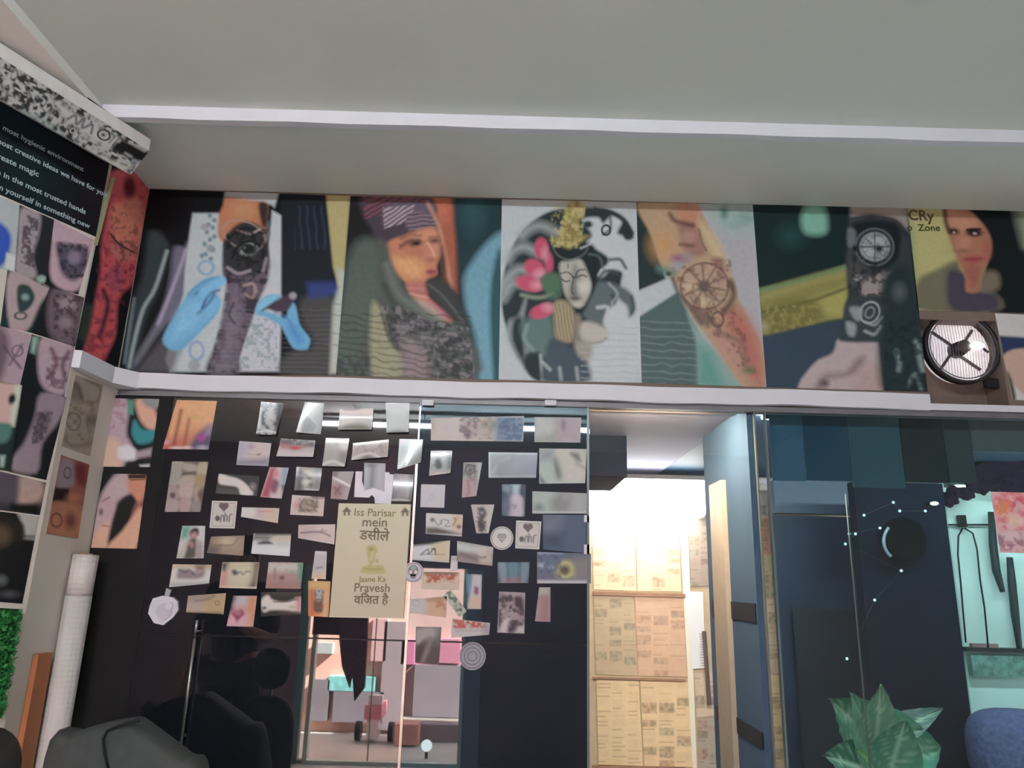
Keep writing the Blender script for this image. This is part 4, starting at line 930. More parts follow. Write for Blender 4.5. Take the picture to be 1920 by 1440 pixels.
o = MB().prism([onP(208, 332, PL + NL * .001, NL), onP(214, 334, PL + NL * .001, NL), onP(181, 461, PL + NL * .001, NL), onP(176, 458, PL + NL * .001, NL)], NL * .004)
tag(o.build('edge_bead', mat('olive_bead', (150, 150, 116), .5)), 'thin olive edge bead down the right side of the slogan board', 'edging')
sk = 'bfa2a8'
lp('tattoo_photo', [(-60, 345), (36, 384), (27, 510), (-60, 490)], lambda A: A.F('b4c0c4').at(*CA).C([(-60, 270), (30, 290), (70, 380), (30, 520), (-60, 560)], '3058c0', 6).P([(40, 460), (110, 480), (90, 580), (30, 560)], 'd8dcdc', 4).N(.06, 6), 'photo with a bright blue shape at the left edge below the slogan board')
lp('tattoo_photo', [(36, 384), (101, 412), (84, 538), (25, 508)], lambda A: A.F('24262c').at(*CA).C([(130, 180), (250, 200), (250, 330), (210, 480), (230, 620), (100, 600), (110, 400)], 'a89ca0', 6).B([(150, 220), (250, 220), (220, 560), (130, 520)], '48404a', 6, .5, 1, .85).E(265, 630, 30, 24, '9cc0b4', soft=4).N(.08, 5), 'photo of an arm with a grey sleeve tattoo, under the word something on the board')
lp('tattoo_photo', [(101, 412), (176, 450), (146, 552), (84, 538)], lambda A: A.F('14181c').at(*CA).C([(340, 240), (600, 360), (590, 450), (500, 700), (330, 640), (330, 400)], 'c4a4b0', 5).C([(360, 400), (450, 400), (560, 430), (550, 560), (480, 640), (400, 600), (370, 500)], '5c5464', 6).B([(360, 390), (570, 410), (540, 620), (400, 620)], '2c2834', 5, .5, 4, .8).E(475, 490, 40, 44, '8c7c98', soft=6).N(.07, 5), 'photo of a shoulder with a dark crowned lion tattoo, top right of the left wall')
lp('tattoo_photo', [(14, 505), (94, 537), (58, 624), (0, 612)], lambda A: A.F('1c3434').at(*CA).C([(60, 580), (310, 670), (250, 800), (170, 960), (60, 940)], 'b8a0a4', 5).C([(110, 680), (180, 670), (220, 740), (190, 810), (120, 840)], '2c4444', 4).E(160, 745, 22, 20, '8ca8a4', soft=5).RG(130, 865, 36, 22, 10, '5c5c60').N(.07, 5), 'photo of a leg with a dark green chameleon-like tattoo')
lp('tattoo_photo', [(94, 537), (157, 558), (140, 650), (58, 624)], lambda A: A.F('17191c').at(*CA).C([(340, 690), (480, 710), (530, 780), (470, 1050), (330, 1000), (300, 850)], '72606a', 8).E(430, 780, 60, 50, '9c888c', soft=8).B([(340, 720), (520, 740), (470, 1030), (340, 1000)], '3c343a', 6, .5, 3, .8).E(425, 910, 44, 40, 'a09094', soft=8, a=.7).N(.07, 5), 'photo of a muscular arm with faint portrait tattoos, below the lion photo')
lp('tattoo_photo', [(-50, 598), (59, 627), (37, 722), (-50, 705)], lambda A: A.F('b69ca8').at(*CA).C([(-50, 940), (30, 960), (60, 1080), (0, 1290), (-60, 1290)], '5c4854', 10, .8).RG(110, 1090, 34, 34, 10, '4c3c50', a=.7).L([(20, 1060), (90, 1150), (130, 1200)], 12, '5c4c5c', 4).L([(60, 1180), (140, 1050)], 9, '5c4c5c', 4).N(.07, 6), 'photo of pinkish skin with a thin spidery flower tattoo at the left edge')
lp('tattoo_photo', [(59, 627), (139, 650), (120, 745), (37, 722)], lambda A: A.F('141c20').at(*CA).P([(205, 1000), (245, 1000), (220, 1110), (195, 1100)], '8cb4a4', 5).C([(270, 1000), (460, 1040), (450, 1200), (410, 1370), (280, 1330), (240, 1190)], 'b49ca6', 6).L([(330, 1080), (360, 1170), (310, 1260)], 22, '6c3c4c', 6).L([(440, 1100), (400, 1180), (420, 1280)], 22, '5c4454', 6).L([(340, 1140), (440, 1140)], 14, '6c4c58', 5).B([(300, 1180), (430, 1180), (410, 1340), (290, 1320)], '5c4454', 6, .5, 6, .7).N(.07, 5), 'photo of a back with a dark red butterfly tattoo beside the ledge end')
lp('tattoo_photo', [(-50, 705), (41, 722), (22, 885), (-50, 872)], lambda A: A.F('20302e').at(0, 700, 3.43).P([(-60, 50), (140, 70), (80, 340), (-60, 330)], 'd8b0a8', 6).P([(90, 80), (140, 70), (90, 340), (60, 340)], 'ccd4c4', 5).E(75, 165, 22, 34, '1c1c1c', 15, 4).C([(-60, 330), (70, 330), (40, 440), (-60, 430)], '4c8074', 6).P([(0, 530), (30, 530), (20, 600), (0, 600)], 'a8c4b8', 5), 'photo with pink skin, a black oval and a green cloth at the left edge')
lp('tattoo_photo', [(41, 722), (124, 745), (86, 900), (18, 885)], lambda A: A.F('16181c').at(0, 700, 3.43).C([(260, 130), (420, 150), (380, 300), (270, 450), (230, 640), (40, 600), (150, 450), (220, 280)], '94848e', 6).C([(240, 270), (320, 250), (310, 350), (240, 440), (210, 380)], '5c4c5c', 8, .8).B([(220, 250), (340, 250), (280, 440), (200, 460)], '3c3444', 5, .5, 2, .7).N(.08, 5), 'photo of a forearm reaching down over black, with a violet tattoo')
lp('tattoo_photo', [(-50, 872), (86, 905), (74, 966), (-50, 950)], lambda A: A.F('383438').at(0, 700, 3.43).C([(120, 660), (260, 680), (280, 780), (220, 840), (110, 830)], 'b4988c', 10).C([(-60, 600), (100, 650), (110, 780), (60, 840), (-60, 800)], '544c58', 10).P([(60, 840), (240, 840), (250, 920), (60, 880)], '141414', 6).N(.1, 6), 'dim photo of a dark shape and pale skin, above the figure in black')
lp('tattoo_photo', [(-60, 952), (73, 968), (41, 1132), (-60, 1124)], lambda A: A.F('17181a').at(0, 700, 3.43).P([(100, 880), (260, 905), (230, 1070), (150, 1060), (150, 980)], 'b4b0a8', 6).C([(-60, 930), (80, 930), (150, 1000), (130, 1080), (-60, 1060)], '26241e', 6).C([(-60, 980), (50, 1000), (50, 1090), (-60, 1110)], '5c4a3a', 12).L([(140, 1045), (220, 1050)], 9, '34342c', 4).E(10, 1330, 30, 30, '5c6464', soft=8).E(60, 1420, 40, 18, '54545c', soft=8), 'photo of a figure in black with a hat, lowest on the left wall')

# return wall photos
def rp(quad, art, label):
    o = print_on('tattoo_photo', quad, PR, NR, art, off=.0015, m=M_VINYL); return tag(o, label, 'photo', 'photos on the cream return wall')
rp([(141, 703), (192, 722), (168, 855), (115, 836)], lambda A: A.F('a4988a').at(0, 700, 3.43).N(.1, 9, 2).L([(460, 60), (500, 90), (520, 160)], 22, '4c463e', 6).C([(450, 90), (500, 60), (500, 170), (450, 160)], '6c6458', 8, .7).RG(470, 310, 44, 56, 9, '6c6058', a=.7).E(585, 300, 34, 40, '5c5050', soft=8, a=.8).L([(540, 40), (640, 90), (620, 180), (520, 190)], 8, '6c6258', 4, .8).L([(420, 440), (480, 470), (580, 450)], 14, '6c6054', 5, .8).B([(420, 150), (620, 180), (580, 500), (400, 460)], '786c60', 6, .6, 3, .6).L([(600, 190), (560, 470)], 5, '8c8072', 3), 'tan photo of sketchy line tattoos, upper of two on the cream return wall')
rp([(114, 853), (167, 871), (145, 1009), (86, 1001)], lambda A: A.F('a45e4c').at(0, 700, 3.43).C([(390, 560), (470, 570), (470, 720), (360, 730)], '9c8c94', 6).RG(430, 640, 22, 34, 8, '5c4c58', a=.8).C([(480, 590), (550, 590), (550, 720), (490, 700)], '7c2c34', 8).P([(350, 735), (440, 740), (440, 830), (330, 820)], '1c100c', 4).C([(330, 840), (520, 860), (500, 1050), (300, 1030)], 'c08060', 8, .9).RG(360, 945, 34, 44, 12, '7c3830', a=.8).E(450, 950, 36, 50, '6c2c24', soft=8, a=.8).E(470, 800, 40, 24, 'd88858', soft=8, a=.7).N(.08, 5), 'warm brown photo of tattooed chests, lower of two on the cream return wall')

# ------------------------------------------------------------------ small photos stuck on the black glass
GG = 'small tattoo photos stuck on the black glass'
def gp(quad, art, label, curl=None, glossy=False, name='tattoo_photo', cat='photo', off=.0012, step=1.3):
    o = print_on(name, quad, PB, NB, art, step=step, off=off, m=M_GLOSSY if glossy else M_PHOTO, curl=curl)
    return tag(o, label, cat, GG if cat == 'photo' else None)
A4 = (280, 730, 5.333); A5 = (600, 730, 6.26); A6 = (780, 730, 5.333); A7 = (270, 960, 5.333); B1 = (760, 930, 4.235); A0 = (180, 700, 4.0)
gp([(213, 747), (299, 748), (282, 876), (191, 875)], lambda A: A.F('16181a').at(*A0).C([(110, 190), (210, 180), (250, 250), (230, 450), (270, 560), (180, 720), (40, 720), (60, 520), (90, 340)], 'b49ca8', 6).B([(110, 190), (240, 200), (220, 480), (90, 460)], '9c6c80', 6, .6, 2, .6).C([(80, 500), (180, 520), (180, 720), (30, 720)], 'd0b09c', 8).P([(245, 200), (285, 200), (280, 310), (240, 300)], '38947c', 4).C([(300, 200), (400, 200), (460, 330), (440, 430), (370, 400), (320, 320)], 'd8a48c', 6).C([(350, 180), (480, 190), (470, 260), (380, 250)], '8c9090', 6).C([(290, 350), (350, 420), (450, 430), (420, 510), (320, 530), (270, 450)], '1c8c94', 5).C([(170, 560), (250, 540), (310, 590), (290, 650), (180, 640)], 'd4d4dc', 5).P([(300, 590), (420, 560), (415, 620), (300, 640)], 'a4949c', 5).P([(330, 690), (400, 684), (400, 705), (340, 705)], 'c8c8c8', 4).N(.06, 5), 'photo of a tattooed arm and teal-gloved hand, top left corner of the black glass')
gp([(193, 888), (276, 889), (257, 1029), (171, 1027)], lambda A: A.F('121214').at(*A0).C([(160, 760), (250, 760), (270, 880), (170, 950), (150, 1060), (70, 1320), (-40, 1320), (0, 1040), (60, 880)], 'b89ca0', 6).C([(0, 1200), (100, 1120), (80, 1320), (-40, 1320)], 'd4a890', 8).P([(150, 760), (250, 760), (240, 900), (180, 960), (60, 900)], 'b4a4a8', 10, a=.8).C([(250, 770), (370, 770), (375, 900), (330, 980), (270, 910), (240, 860)], 'c88468', 5).P([(240, 758), (375, 758), (372, 790), (245, 790)], '241c18', 3).L([(260, 800), (370, 798)], 6, '1c1814').C([(180, 960), (260, 920), (300, 960), (270, 1040), (160, 1260), (90, 1300), (120, 1120)], '141618', 5).C([(300, 980), (345, 960), (330, 1040), (270, 1080)], '9c5c54', 6).C([(345, 1000), (300, 1320), (80, 1320), (200, 1180)], 'd4a488', 5).L([(50, 960), (100, 930)], 5, '4c3c44', 3).E(40, 1040, 14, 22, '5c4450', soft=4).L([(50, 1140), (110, 1150)], 4, '6c4c54', 3).N(.05, 5), 'photo of a bespectacled man and a shoulder tattoo, lower left photo on the black glass')
gp([(332, 750), (407, 752), (391, 843), (305, 842)], lambda A: A.F('b8887c').at(*A0).G((550, 560), (850, 200), 'c05c50', 'dcb070').C([(600, 200), (900, 200), (880, 360), (700, 420), (520, 500), (540, 350)], 'e0a878', 14, .8).L([(640, 280), (580, 560)], 16, '7c3430', 6).L([(700, 340), (660, 560)], 14, '8c4038', 6).L([(560, 330), (520, 520)], 10, '9c4c40', 6).C([(780, 440), (880, 400), (860, 580), (700, 570)], '5c5070', 8).E(790, 480, 34, 30, 'a04890', soft=4).E(525, 515, 20, 18, 'd0a0b0', soft=4).E(600, 560, 30, 10, 'e0c8c8', soft=4).E(680, 558, 30, 10, 'e0c8c8', soft=4).P([(840, 380), (880, 380), (860, 460), (820, 460)], '9c8ca4', 8).E(740, 330, 40, 10, 'c4a460', soft=6).E(800, 560, 30, 14, 'b0b4c0', soft=6).N(.07, 5), 'photo of a hand with painted nails, top row, second from the left')
gp([(323, 865), (391, 866), (376, 960), (309, 960)], lambda A: A.F('6c6058').at(*A4).C([(235, 715), (340, 715), (320, 850), (290, 960), (180, 960), (215, 850)], '9c9894', 4).C([(340, 740), (470, 760), (460, 820), (350, 810)], 'a49c90', 4).C([(470, 840), (500, 740), (580, 730), (570, 860)], 'b0a68c', 4).C([(330, 870), (460, 870), (440, 980), (300, 970)], 'aca094', 4).C([(470, 860), (555, 860), (550, 980), (460, 960)], 'a08c68', 4).C([(190, 970), (280, 980), (300, 1090), (180, 1100)], 'a08c8c', 4).C([(300, 980), (440, 980), (420, 1090), (310, 1080)], 'b4a09c', 4).C([(450, 980), (520, 980), (500, 1120), (450, 1110)], 'a49488', 4).C([(160, 1110), (290, 1110), (280, 1220), (150, 1220)], 'a89898', 4).C([(310, 1100), (420, 1100), (400, 1220), (310, 1220)], 'ac9494', 4).C([(430, 1130), (510, 1130), (510, 1220), (430, 1220)], '8c8484', 4).E(235, 1060, 28, 30, '5c4854', soft=3).L([(340, 850), (470, 830)], 10, '4c463c', 3).E(510, 1050, 22, 40, '5c4440', soft=4).N(.08, 4), 'tall collage photo of nine tattooed forearms, below the painted nails')
gp([(491, 754), (533, 756), (519, 817), (483, 816)], lambda A: A.F('5c6468').at(*A4).B([(1100, 120), (1330, 120), (1280, 470), (1080, 460)], 'b4bcbc', 5, .45, 2, .9).P([(1100, 190), (1130, 190), (1110, 400), (1090, 380)], 'e8ecec', 4).P([(1270, 130), (1350, 130), (1320, 470), (1260, 470)], '30383c', 6).L([(1090, 440), (1180, 420), (1270, 440)], 12, 'f0f0f0', 3).E(1210, 280, 34, 50, 'c4c8c8', soft=8), 'silvery crinkled photo, first of the grey ones along the top edge', {'b': .010, 'l': .006}, True)
gp([(573, 755), (608, 756), (602, 815), (557, 812)], lambda A: A.F('8c9090').at(*A4).P([(1560, 140), (1750, 140), (1720, 450), (1640, 450)], 'a8acac', 10).C([(1540, 240), (1640, 330), (1600, 440), (1480, 430)], '6c7070', 8).P([(1500, 330), (1530, 330), (1510, 430), (1480, 430)], 'e4e8e8', 6).RG(1620, 370, 44, 40, 10, '7c8080', a=.7).L([(1580, 240), (1660, 330)], 6, 'c8cccc', 4), 'pale grey photo with a faint round mark, second along the top edge', {'l': .008, 'b': .004}, True)
gp([(449, 827), (509, 831), (503, 874), (443, 872)], lambda A: A.F('b4b0c0').at(*A4).C([(1000, 530), (1220, 540), (1210, 700), (980, 700), (980, 600)], 'c8bab8', 10).P([(870, 720), (1190, 690), (1190, 760), (870, 760)], '7c7888', 10).L([(1080, 655), (1110, 650)], 12, '5c4a44').L([(980, 650), (1060, 655)], 5, '8c7c7c').E(1020, 570, 30, 22, '9c8cb0', soft=6).N(.05, 5), 'pale lilac photo with a small line tattoo, left of the red and white strip')
gp([(527, 822), (591, 826), (589, 858), (520, 857)], lambda A: A.F('c8bcc0').at(*A4).P([(1310, 490), (1660, 500), (1650, 580), (1300, 560)], '5c4c50', 5).P([(1300, 550), (1580, 570), (1500, 600), (1320, 590)], 'b86c78', 6).E(1460, 590, 40, 20, 'c83c54', soft=4).E(1510, 530, 50, 22, '9c9c9c', soft=6).P([(1280, 620), (1650, 640), (1640, 680), (1280, 660)], 'dcd0d0', 6).B([(1400, 490), (1650, 490), (1650, 560), (1400, 560)], '2c2828', 4, .5, 2, .7), 'small white and red photo with a curled foot, under the second grey photo', {'b': .012}, True)
gp([(410, 888), (487, 893), (482, 930), (404, 925)], lambda A: A.F('383838').at(*A4).C([(700, 850), (800, 870), (900, 900), (980, 960), (1040, 1050), (920, 1055), (880, 980), (780, 960), (700, 940)], 'd0ccc8', 3).E(1035, 975, 30, 36, '8c8484', soft=4).RG(1035, 975, 18, 22, 6, '4c4444').P([(690, 990), (890, 1000), (880, 1060), (680, 1050)], '4c4c4a', 6), 'dark photo with one pale bent arm across it, above the first heart card')
gp([(506, 876), (542, 877), (528, 935), (488, 932)], lambda A: A.F('c8b8bc').at(*A4).P([(1210, 780), (1270, 780), (1200, 1090), (1110, 1080)], 'a4485c', 6).P([(1330, 780), (1400, 780), (1370, 980), (1320, 980)], '88a4b8', 6).E(1270, 850, 26, 34, 'c47880', soft=6).C([(1230, 900), (1300, 930), (1260, 1040), (1210, 1000)], '7c4860', 5).P([(1330, 960), (1400, 960), (1380, 1090), (1330, 1090)], '343848', 5), 'narrow red and pale blue photo, right of the pale bent arm')
gp([(556, 875), (604, 878), (600, 921), (553, 920)], lambda A: A.F('7c7e80').at(*A4).P([(1530, 780), (1640, 790), (1640, 1000), (1520, 1000)], 'b4b0a8', 8).P([(1470, 780), (1500, 780), (1490, 860), (1470, 860)], 'e4e4e8', 4).C([(1490, 830), (1540, 840), (1530, 1010), (1480, 1010)], '54565c', 6).E(1565, 860, 20, 14, '4c4c50', soft=4).E(1600, 890, 26, 18, '3c3c40', soft=5).E(1570, 930, 30, 18, 'dcd8d0', soft=5).E(1620, 960, 22, 24, '4c4c50', soft=6).L([(1560, 1000), (1690, 1010)], 6, 'e8e8e8'), 'grey photo like a faint face, between the red-blue photo and the pinkish crossed one', {'b': .008}, True)
gp([(548, 928), (609, 932), (606, 968), (544, 965)], lambda A: A.F('c8b8b4').at(*A4).E(1590, 1160, 105, 72, 'a0907c', soft=4).RG(1590, 1160, 80, 52, 12, '6c5c50', a=.7).B([(1490, 1090), (1690, 1090), (1690, 1230), (1490, 1230)], '5c5048', 3, .52, 4, .7).P([(1610, 1065), (1760, 1075), (1750, 1090), (1640, 1090)], '4c302c', 4).E(1470, 1160, 20, 30, 'c08890', soft=6), 'cream photo with a coin-like round design, above the curved line wrist photo')
def heartcard(q, ox, oy, bx, lab, strip=False):
    s_ = lambda p: [(x / 5.333 + ox, y / 5.333 + oy) for x, y in p]
    def f(A):
        A.at(0, 0, 1); A.F('c4c0bc').L([q[0], q[1], q[2], q[3], q[0]], 3.2, 'd8d6d4', 1.2)
        i = [(q[k][0] * .86 + (q[0][0] + q[2][0]) * .07, q[k][1] * .86 + (q[0][1] + q[2][1]) * .07) for k in range(4)]
        A.L(i + [i[0]], .8, '74706e', 1.0)
        A.E(bx[0] - 4, bx[1] - 3, 5.2, 5.5, '6c5860', soft=1.2).E(bx[0] + 4, bx[1] - 3, 5.2, 5.5, '6c5860', soft=1.2).P([(bx[0] - 8.6, bx[1] - 1), (bx[0] + 8.6, bx[1] - 1), (bx[0], bx[1] + 9)], '6c5860', 1.2)
        y = bx[1] + 19
        A.E(bx[0] - 12, y + 2, 4.6, 5.5, '545054', soft=1.5)
        A.L([(bx[0] - 6, y + 8), (bx[0] - 5, y - 2), (bx[0] - 1, y - 3), (bx[0], y + 7)], 2.2, '545054').L([(bx[0] + 1, y + 7), (bx[0] + 2, y - 3), (bx[0] + 6, y - 2), (bx[0] + 6, y + 7)], 2.2, '545054').L([(bx[0] + 10, y + 8), (bx[0] + 11, y - 3), (bx[0] + 15, y - 6)], 2.2, '545054')
        A.E(bx[0] + 2, y - 7, 1.5, 1.5, '545054', soft=1)
    return gp(q, f, lab, name='printed_card', cat='card')
heartcard([(398, 939), (445, 940), (440, 991), (393, 990)], 0, 0, (420, 951), 'white card with a heart over the letters mr, at the left among the photos')
gp([(454, 951), (524, 953), (521, 981), (452, 969)], lambda A: A.F('c4c0bc').at(*A4).P([(1080, 1180), (1180, 1180), (1170, 1290), (1060, 1280)], 'c4a8b0', 10).P([(1160, 1190), (1300, 1180), (1280, 1320), (1140, 1310)], 'c8b49c', 10).L([(1100, 1220), (1240, 1215)], 5, 'b86c80', 3).P([(920, 1190), (1060, 1190), (1050, 1270), (930, 1270)], 'd0d0ce', 6), 'thin white to peach strip photo, right of the first heart card')
gp([(342, 986), (385, 986), (382, 1047), (331, 1047)], lambda A: A.F('c0c4c4').at(*A7).P([(370, 140), (470, 140), (440, 260), (370, 270)], '5ca090', 8).C([(460, 200), (500, 160), (545, 170), (545, 230), (500, 240), (470, 250)], '24221f', 4).C([(470, 220), (520, 200), (530, 260), (500, 310), (470, 290)], 'b88484', 4).C([(440, 290), (520, 270), (540, 400), (500, 465), (390, 465), (400, 380)], '54504a', 5).C([(440, 300), (480, 360), (500, 320), (470, 290)], 'a87c74', 4).C([(350, 400), (420, 290), (440, 300), (400, 450), (340, 460)], 'bcb4b0', 5).C([(530, 290), (590, 320), (590, 460), (520, 460)], 'a0949a', 5).N(.04, 5), 'portrait photo of a person in a dark vest before a green background')
gp([(396, 1006), (459, 1004), (456, 1042), (388, 1037)], lambda A: A.F('7c6c60').at(*A7).C([(710, 260), (1000, 240), (990, 420), (760, 420), (700, 340)], '9c8874', 8).E(830, 295, 60, 30, 'c4b498', soft=10).L([(720, 330), (880, 330), (940, 260)], 8, '6c5c4c', 3).P([(640, 350), (760, 340), (750, 420), (640, 410)], '64605e', 10).N(.1, 5), 'dull brownish photo of an eye-like shape, beside the portrait in the vest')
gp([(476, 1000), (546, 1001), (543, 1043), (471, 1038)], lambda A: A.F('c8ccd0').at(*A7).P([(1100, 225), (1320, 235), (1240, 290), (1080, 280)], '746e70', 6).P([(1300, 220), (1480, 230), (1470, 300), (1280, 290)], 'c4b4a0', 10).P([(1110, 208), (1470, 212), (1470, 235), (1110, 232)], '3c3838', 3).C([(1130, 320), (1180, 290), (1250, 290), (1290, 320), (1210, 325)], '4c4c54', 3).E(1385, 330, 34, 14, 'a8c0b4', soft=8).P([(1080, 345), (1460, 355), (1455, 430), (1070, 405)], 'd4dadf', 8), 'white photo with a dark lip-shaped mark, in the middle row of small photos')
gp([(560, 984), (629, 983), (627, 1021), (559, 1009)], lambda A: A.F('ccbab8').at(*A7).P([(1540, 130), (1730, 130), (1720, 240), (1550, 260)], 'bca8a8', 12).L([(1570, 210), (1680, 200), (1780, 205), (1860, 240)], 11, '5c4850', 3).L([(1760, 200), (1790, 170), (1780, 190)], 6, '6c5860').L([(1790, 200), (1830, 185)], 5, '6c5860'), 'pale wrist photo with a thin curved line tattoo, left of the cream sign')
gp([(326, 1058), (397, 1059), (392, 1094), (319, 1101)], lambda A: A.F('ccccc8').at(*A7).P([(300, 520), (680, 520), (670, 570), (560, 560), (300, 560)], 'b8a48c', 6).C([(350, 580), (420, 570), (520, 600), (600, 590), (600, 640), (540, 670), (420, 670), (340, 660)], '8c7c84', 5).L([(360, 580), (420, 600), (460, 580), (500, 620)], 10, '4c4044', 4).P([(520, 530), (610, 530), (600, 590), (520, 590)], '7c5c4c', 8).P([(270, 710), (660, 700), (650, 730), (270, 750)], 'a0a8a8', 5), 'white-edged photo of a tattooed hand, above the yellow-brown forearm strip', {'l': .006})
gp([(417, 1054), (487, 1054), (481, 1104), (411, 1102)], lambda A: A.F('c0b098').at(*A7).P([(780, 500), (870, 500), (820, 760), (740, 760)], 'c0908c', 8).P([(1090, 500), (1160, 500), (1120, 770), (1040, 770)], '4c3430', 8).P([(780, 508), (850, 508), (810, 590), (780, 580)], '3c5450', 5).C([(880, 520), (1080, 520), (1060, 700), (900, 700)], 'c4c0a4', 14).C([(880, 590), (920, 580), (940, 620), (900, 630)], '4c5454', 4).L([(940, 610), (970, 600), (990, 625), (1030, 595), (1060, 600)], 9, '5c6060', 3).P([(750, 750), (1140, 750), (1130, 772), (750, 768)], 'd8d0c0', 3).N(.05, 5), 'photo of a lettered wrist with dark corners, second in the lower row')
gp([(504, 1054), (569, 1055), (564, 1104), (498, 1103)], lambda A: A.F('a88480').at(*A7).P([(1240, 500), (1590, 510), (1580, 590), (1240, 600)], 'b8bab4', 8).P([(1540, 510), (1595, 510), (1580, 770), (1545, 770)], '4c9078', 4).E(1380, 660, 22, 20, '54343c', soft=4).L([(1310, 570), (1310, 660)], 10, '7c545c', 4).P([(1230, 700), (1560, 700), (1550, 770), (1220, 770)], '9c706c', 12).B([(1420, 570), (1560, 570), (1560, 620), (1420, 620)], '8c9c94', 4, .5, 2, .7).N(.06, 5), 'square dusty pink photo with a green right edge, third in the lower row')
gp([(591, 1033), (613, 1034), (611, 1086), (584, 1085)], lambda A: A.F('b8b4b8').at(*A7).P([(1680, 600), (1830, 600), (1820, 680), (1660, 680)], 'ccb49c', 6).P([(1720, 390), (1820, 390), (1820, 420), (1710, 420)], 'd0c8cc', 5).L([(1730, 560), (1780, 550)], 14, '7c6c74', 3), 'tiny pale photo of a bottle-like arm on dark, just left of the cream sign')
gp([(578, 1089), (620, 1090), (616, 1157), (578, 1155)], lambda A: A.F('c88c50').at(*A7).P([(1640, 700), (1700, 700), (1730, 1040), (1640, 1050)], 'c4643c', 8).P([(1650, 690), (1860, 695), (1850, 760), (1650, 760)], 'd0ac68', 6).P([(1700, 770), (1800, 775), (1800, 920), (1720, 920)], 'a8a4a4', 5).C([(1700, 900), (1790, 900), (1800, 990), (1720, 1000)], '6c4c38', 5).P([(1810, 780), (1850, 780), (1830, 1050), (1780, 1050)], 'd4a47c', 6).B([(1700, 780), (1800, 780), (1790, 1000), (1700, 1000)], '4c4440', 3, .5, 4, .7), 'orange photo of an arm with a grey figure tattoo, lower left of the cream sign')
gp([(353, 1117), (424, 1112), (419, 1152), (349, 1148)], lambda A: A.F('b49c74').at(*A7).P([(430, 830), (600, 850), (590, 1010), (420, 990)], 'b0a098', 12).P([(430, 820), (780, 810), (620, 870), (430, 900)], '8c8484', 10, a=.7).L([(520, 890), (640, 870), (700, 840)], 8, '7c5c54', 5).RG(735, 910, 22, 22, 8, '8c5c50', a=.9).P([(420, 1000), (780, 1005), (780, 1030), (420, 1030)], '5c4838', 4).N(.05, 5), 'yellow-brown forearm strip photo beside the octagonal ornament')
gp([(437, 1117), (482, 1117), (475, 1175), (425, 1174)], lambda A: A.F('c4949c').at(*A7).P([(870, 830), (940, 830), (860, 1050), (820, 1050)], '343444', 6).P([(930, 840), (1060, 840), (1040, 930), (900, 930)], 'b4b4bc', 8).P([(1040, 840), (1130, 840), (1100, 1150), (1020, 1150)], 'c48c64', 8).P([(850, 1030), (1040, 1030), (1030, 1150), (830, 1150)], 'd0a0b0', 12).E(915, 1010, 28, 26, '9c4864', soft=4).E(970, 1005, 30, 28, '8c3c54', soft=4).P([(888, 1020), (1000, 1020), (930, 1100)], '8c3c54', 4).E(940, 1010, 24, 20, 'b0748c', soft=5), 'photo with a red heart tattoo on pink skin, lowest photo on the left pane')
gp([(490, 1110), (565, 1110), (564, 1152), (489, 1156)], lambda A: A.F('2a2626').at(*A7).C([(1180, 870), (1240, 830), (1290, 880), (1420, 900), (1570, 860), (1560, 990), (1400, 980), (1270, 980), (1200, 1000), (1170, 930)], 'd4ccc8', 4).P([(1520, 860), (1590, 850), (1570, 1000), (1520, 980)], 'c08c90', 6).E(1205, 960, 20, 14, '1c1c1c', soft=3).E(1480, 950, 16, 10, '90a070', soft=5).L([(1300, 900), (1450, 890), (1540, 870)], 8, '3c3230', 3).L([(1360, 1000), (1540, 1000)], 10, '5c4444', 4).P([(1170, 780), (1590, 780), (1580, 810), (1400, 830), (1180, 810)], '3c3c34', 6), 'dark photo of a clenched pale fist and forearm, above the lower seam')
# upper middle, curled glossy ones
gp([(638, 768), (701, 767), (698, 807), (635, 807)], lambda A: A.F('d0d0ce').at(*A5).C([(230, 250), (420, 290), (250, 400)], 'f0f0f0', 20).C([(230, 480), (350, 420), (520, 420), (610, 490)], '888880', 6).P([(500, 240), (640, 240), (600, 330), (480, 320)], 'dcdcd8', 10).P([(270, 232), (470, 232), (420, 250), (300, 250)], '74707a', 5), 'curled blank-looking white photo with a lifted lower edge, top row by the tube reflection', {'b': .012, 't': .008}, True)
gp([(723, 755), (768, 754), (767, 812), (726, 813)], lambda A: A.F('c8d4d4').at(*A5).P([(770, 150), (1050, 150), (1050, 200), (780, 220)], 'b4b8b8', 8).C([(790, 530), (850, 490), (960, 480), (1020, 530)], '7c7c84', 5).P([(790, 240), (1040, 240), (1030, 480), (790, 480)], 'd4e0e0', 12), 'pale glossy upright photo with its foot curled, top row left of the long strip', {'b': .014}, True)
gp([(611, 821), (655, 822), (648, 876), (606, 875)], lambda A: A.F('b4b0ac').at(*A5).P([(180, 580), (340, 580), (330, 620), (190, 640)], '2c2c2c', 6).E(290, 690, 44, 26, 'e0e0dc', soft=6).P([(230, 730), (340, 730), (310, 880), (220, 880)], '948c8c', 10).E(130, 730, 34, 60, 'a8a8a4', soft=10).L([(40, 890), (160, 850), (290, 900)], 18, 'e8e8e4', 4), 'glossy grey photo with a black smudge at its top, second row, left', {'b': .012}, True)
gp([(662, 831), (729, 824), (728, 858), (660, 864)], lambda A: A.F('bcb4b0').at(*A5).B([(420, 640), (780, 610), (770, 760), (420, 750)], '9c8c90', 3, .55, 2, .7).L([(390, 820), (500, 770), (600, 755), (700, 800)], 16, 'eeeeec', 4).C([(460, 860), (560, 790), (680, 830), (680, 860)], '6c6868', 5).P([(400, 600), (640, 590), (560, 615), (400, 620)], '585450', 4), 'glossy photo of faint writing, its lower edge curled up, second row middle', {'b': .012}, True)
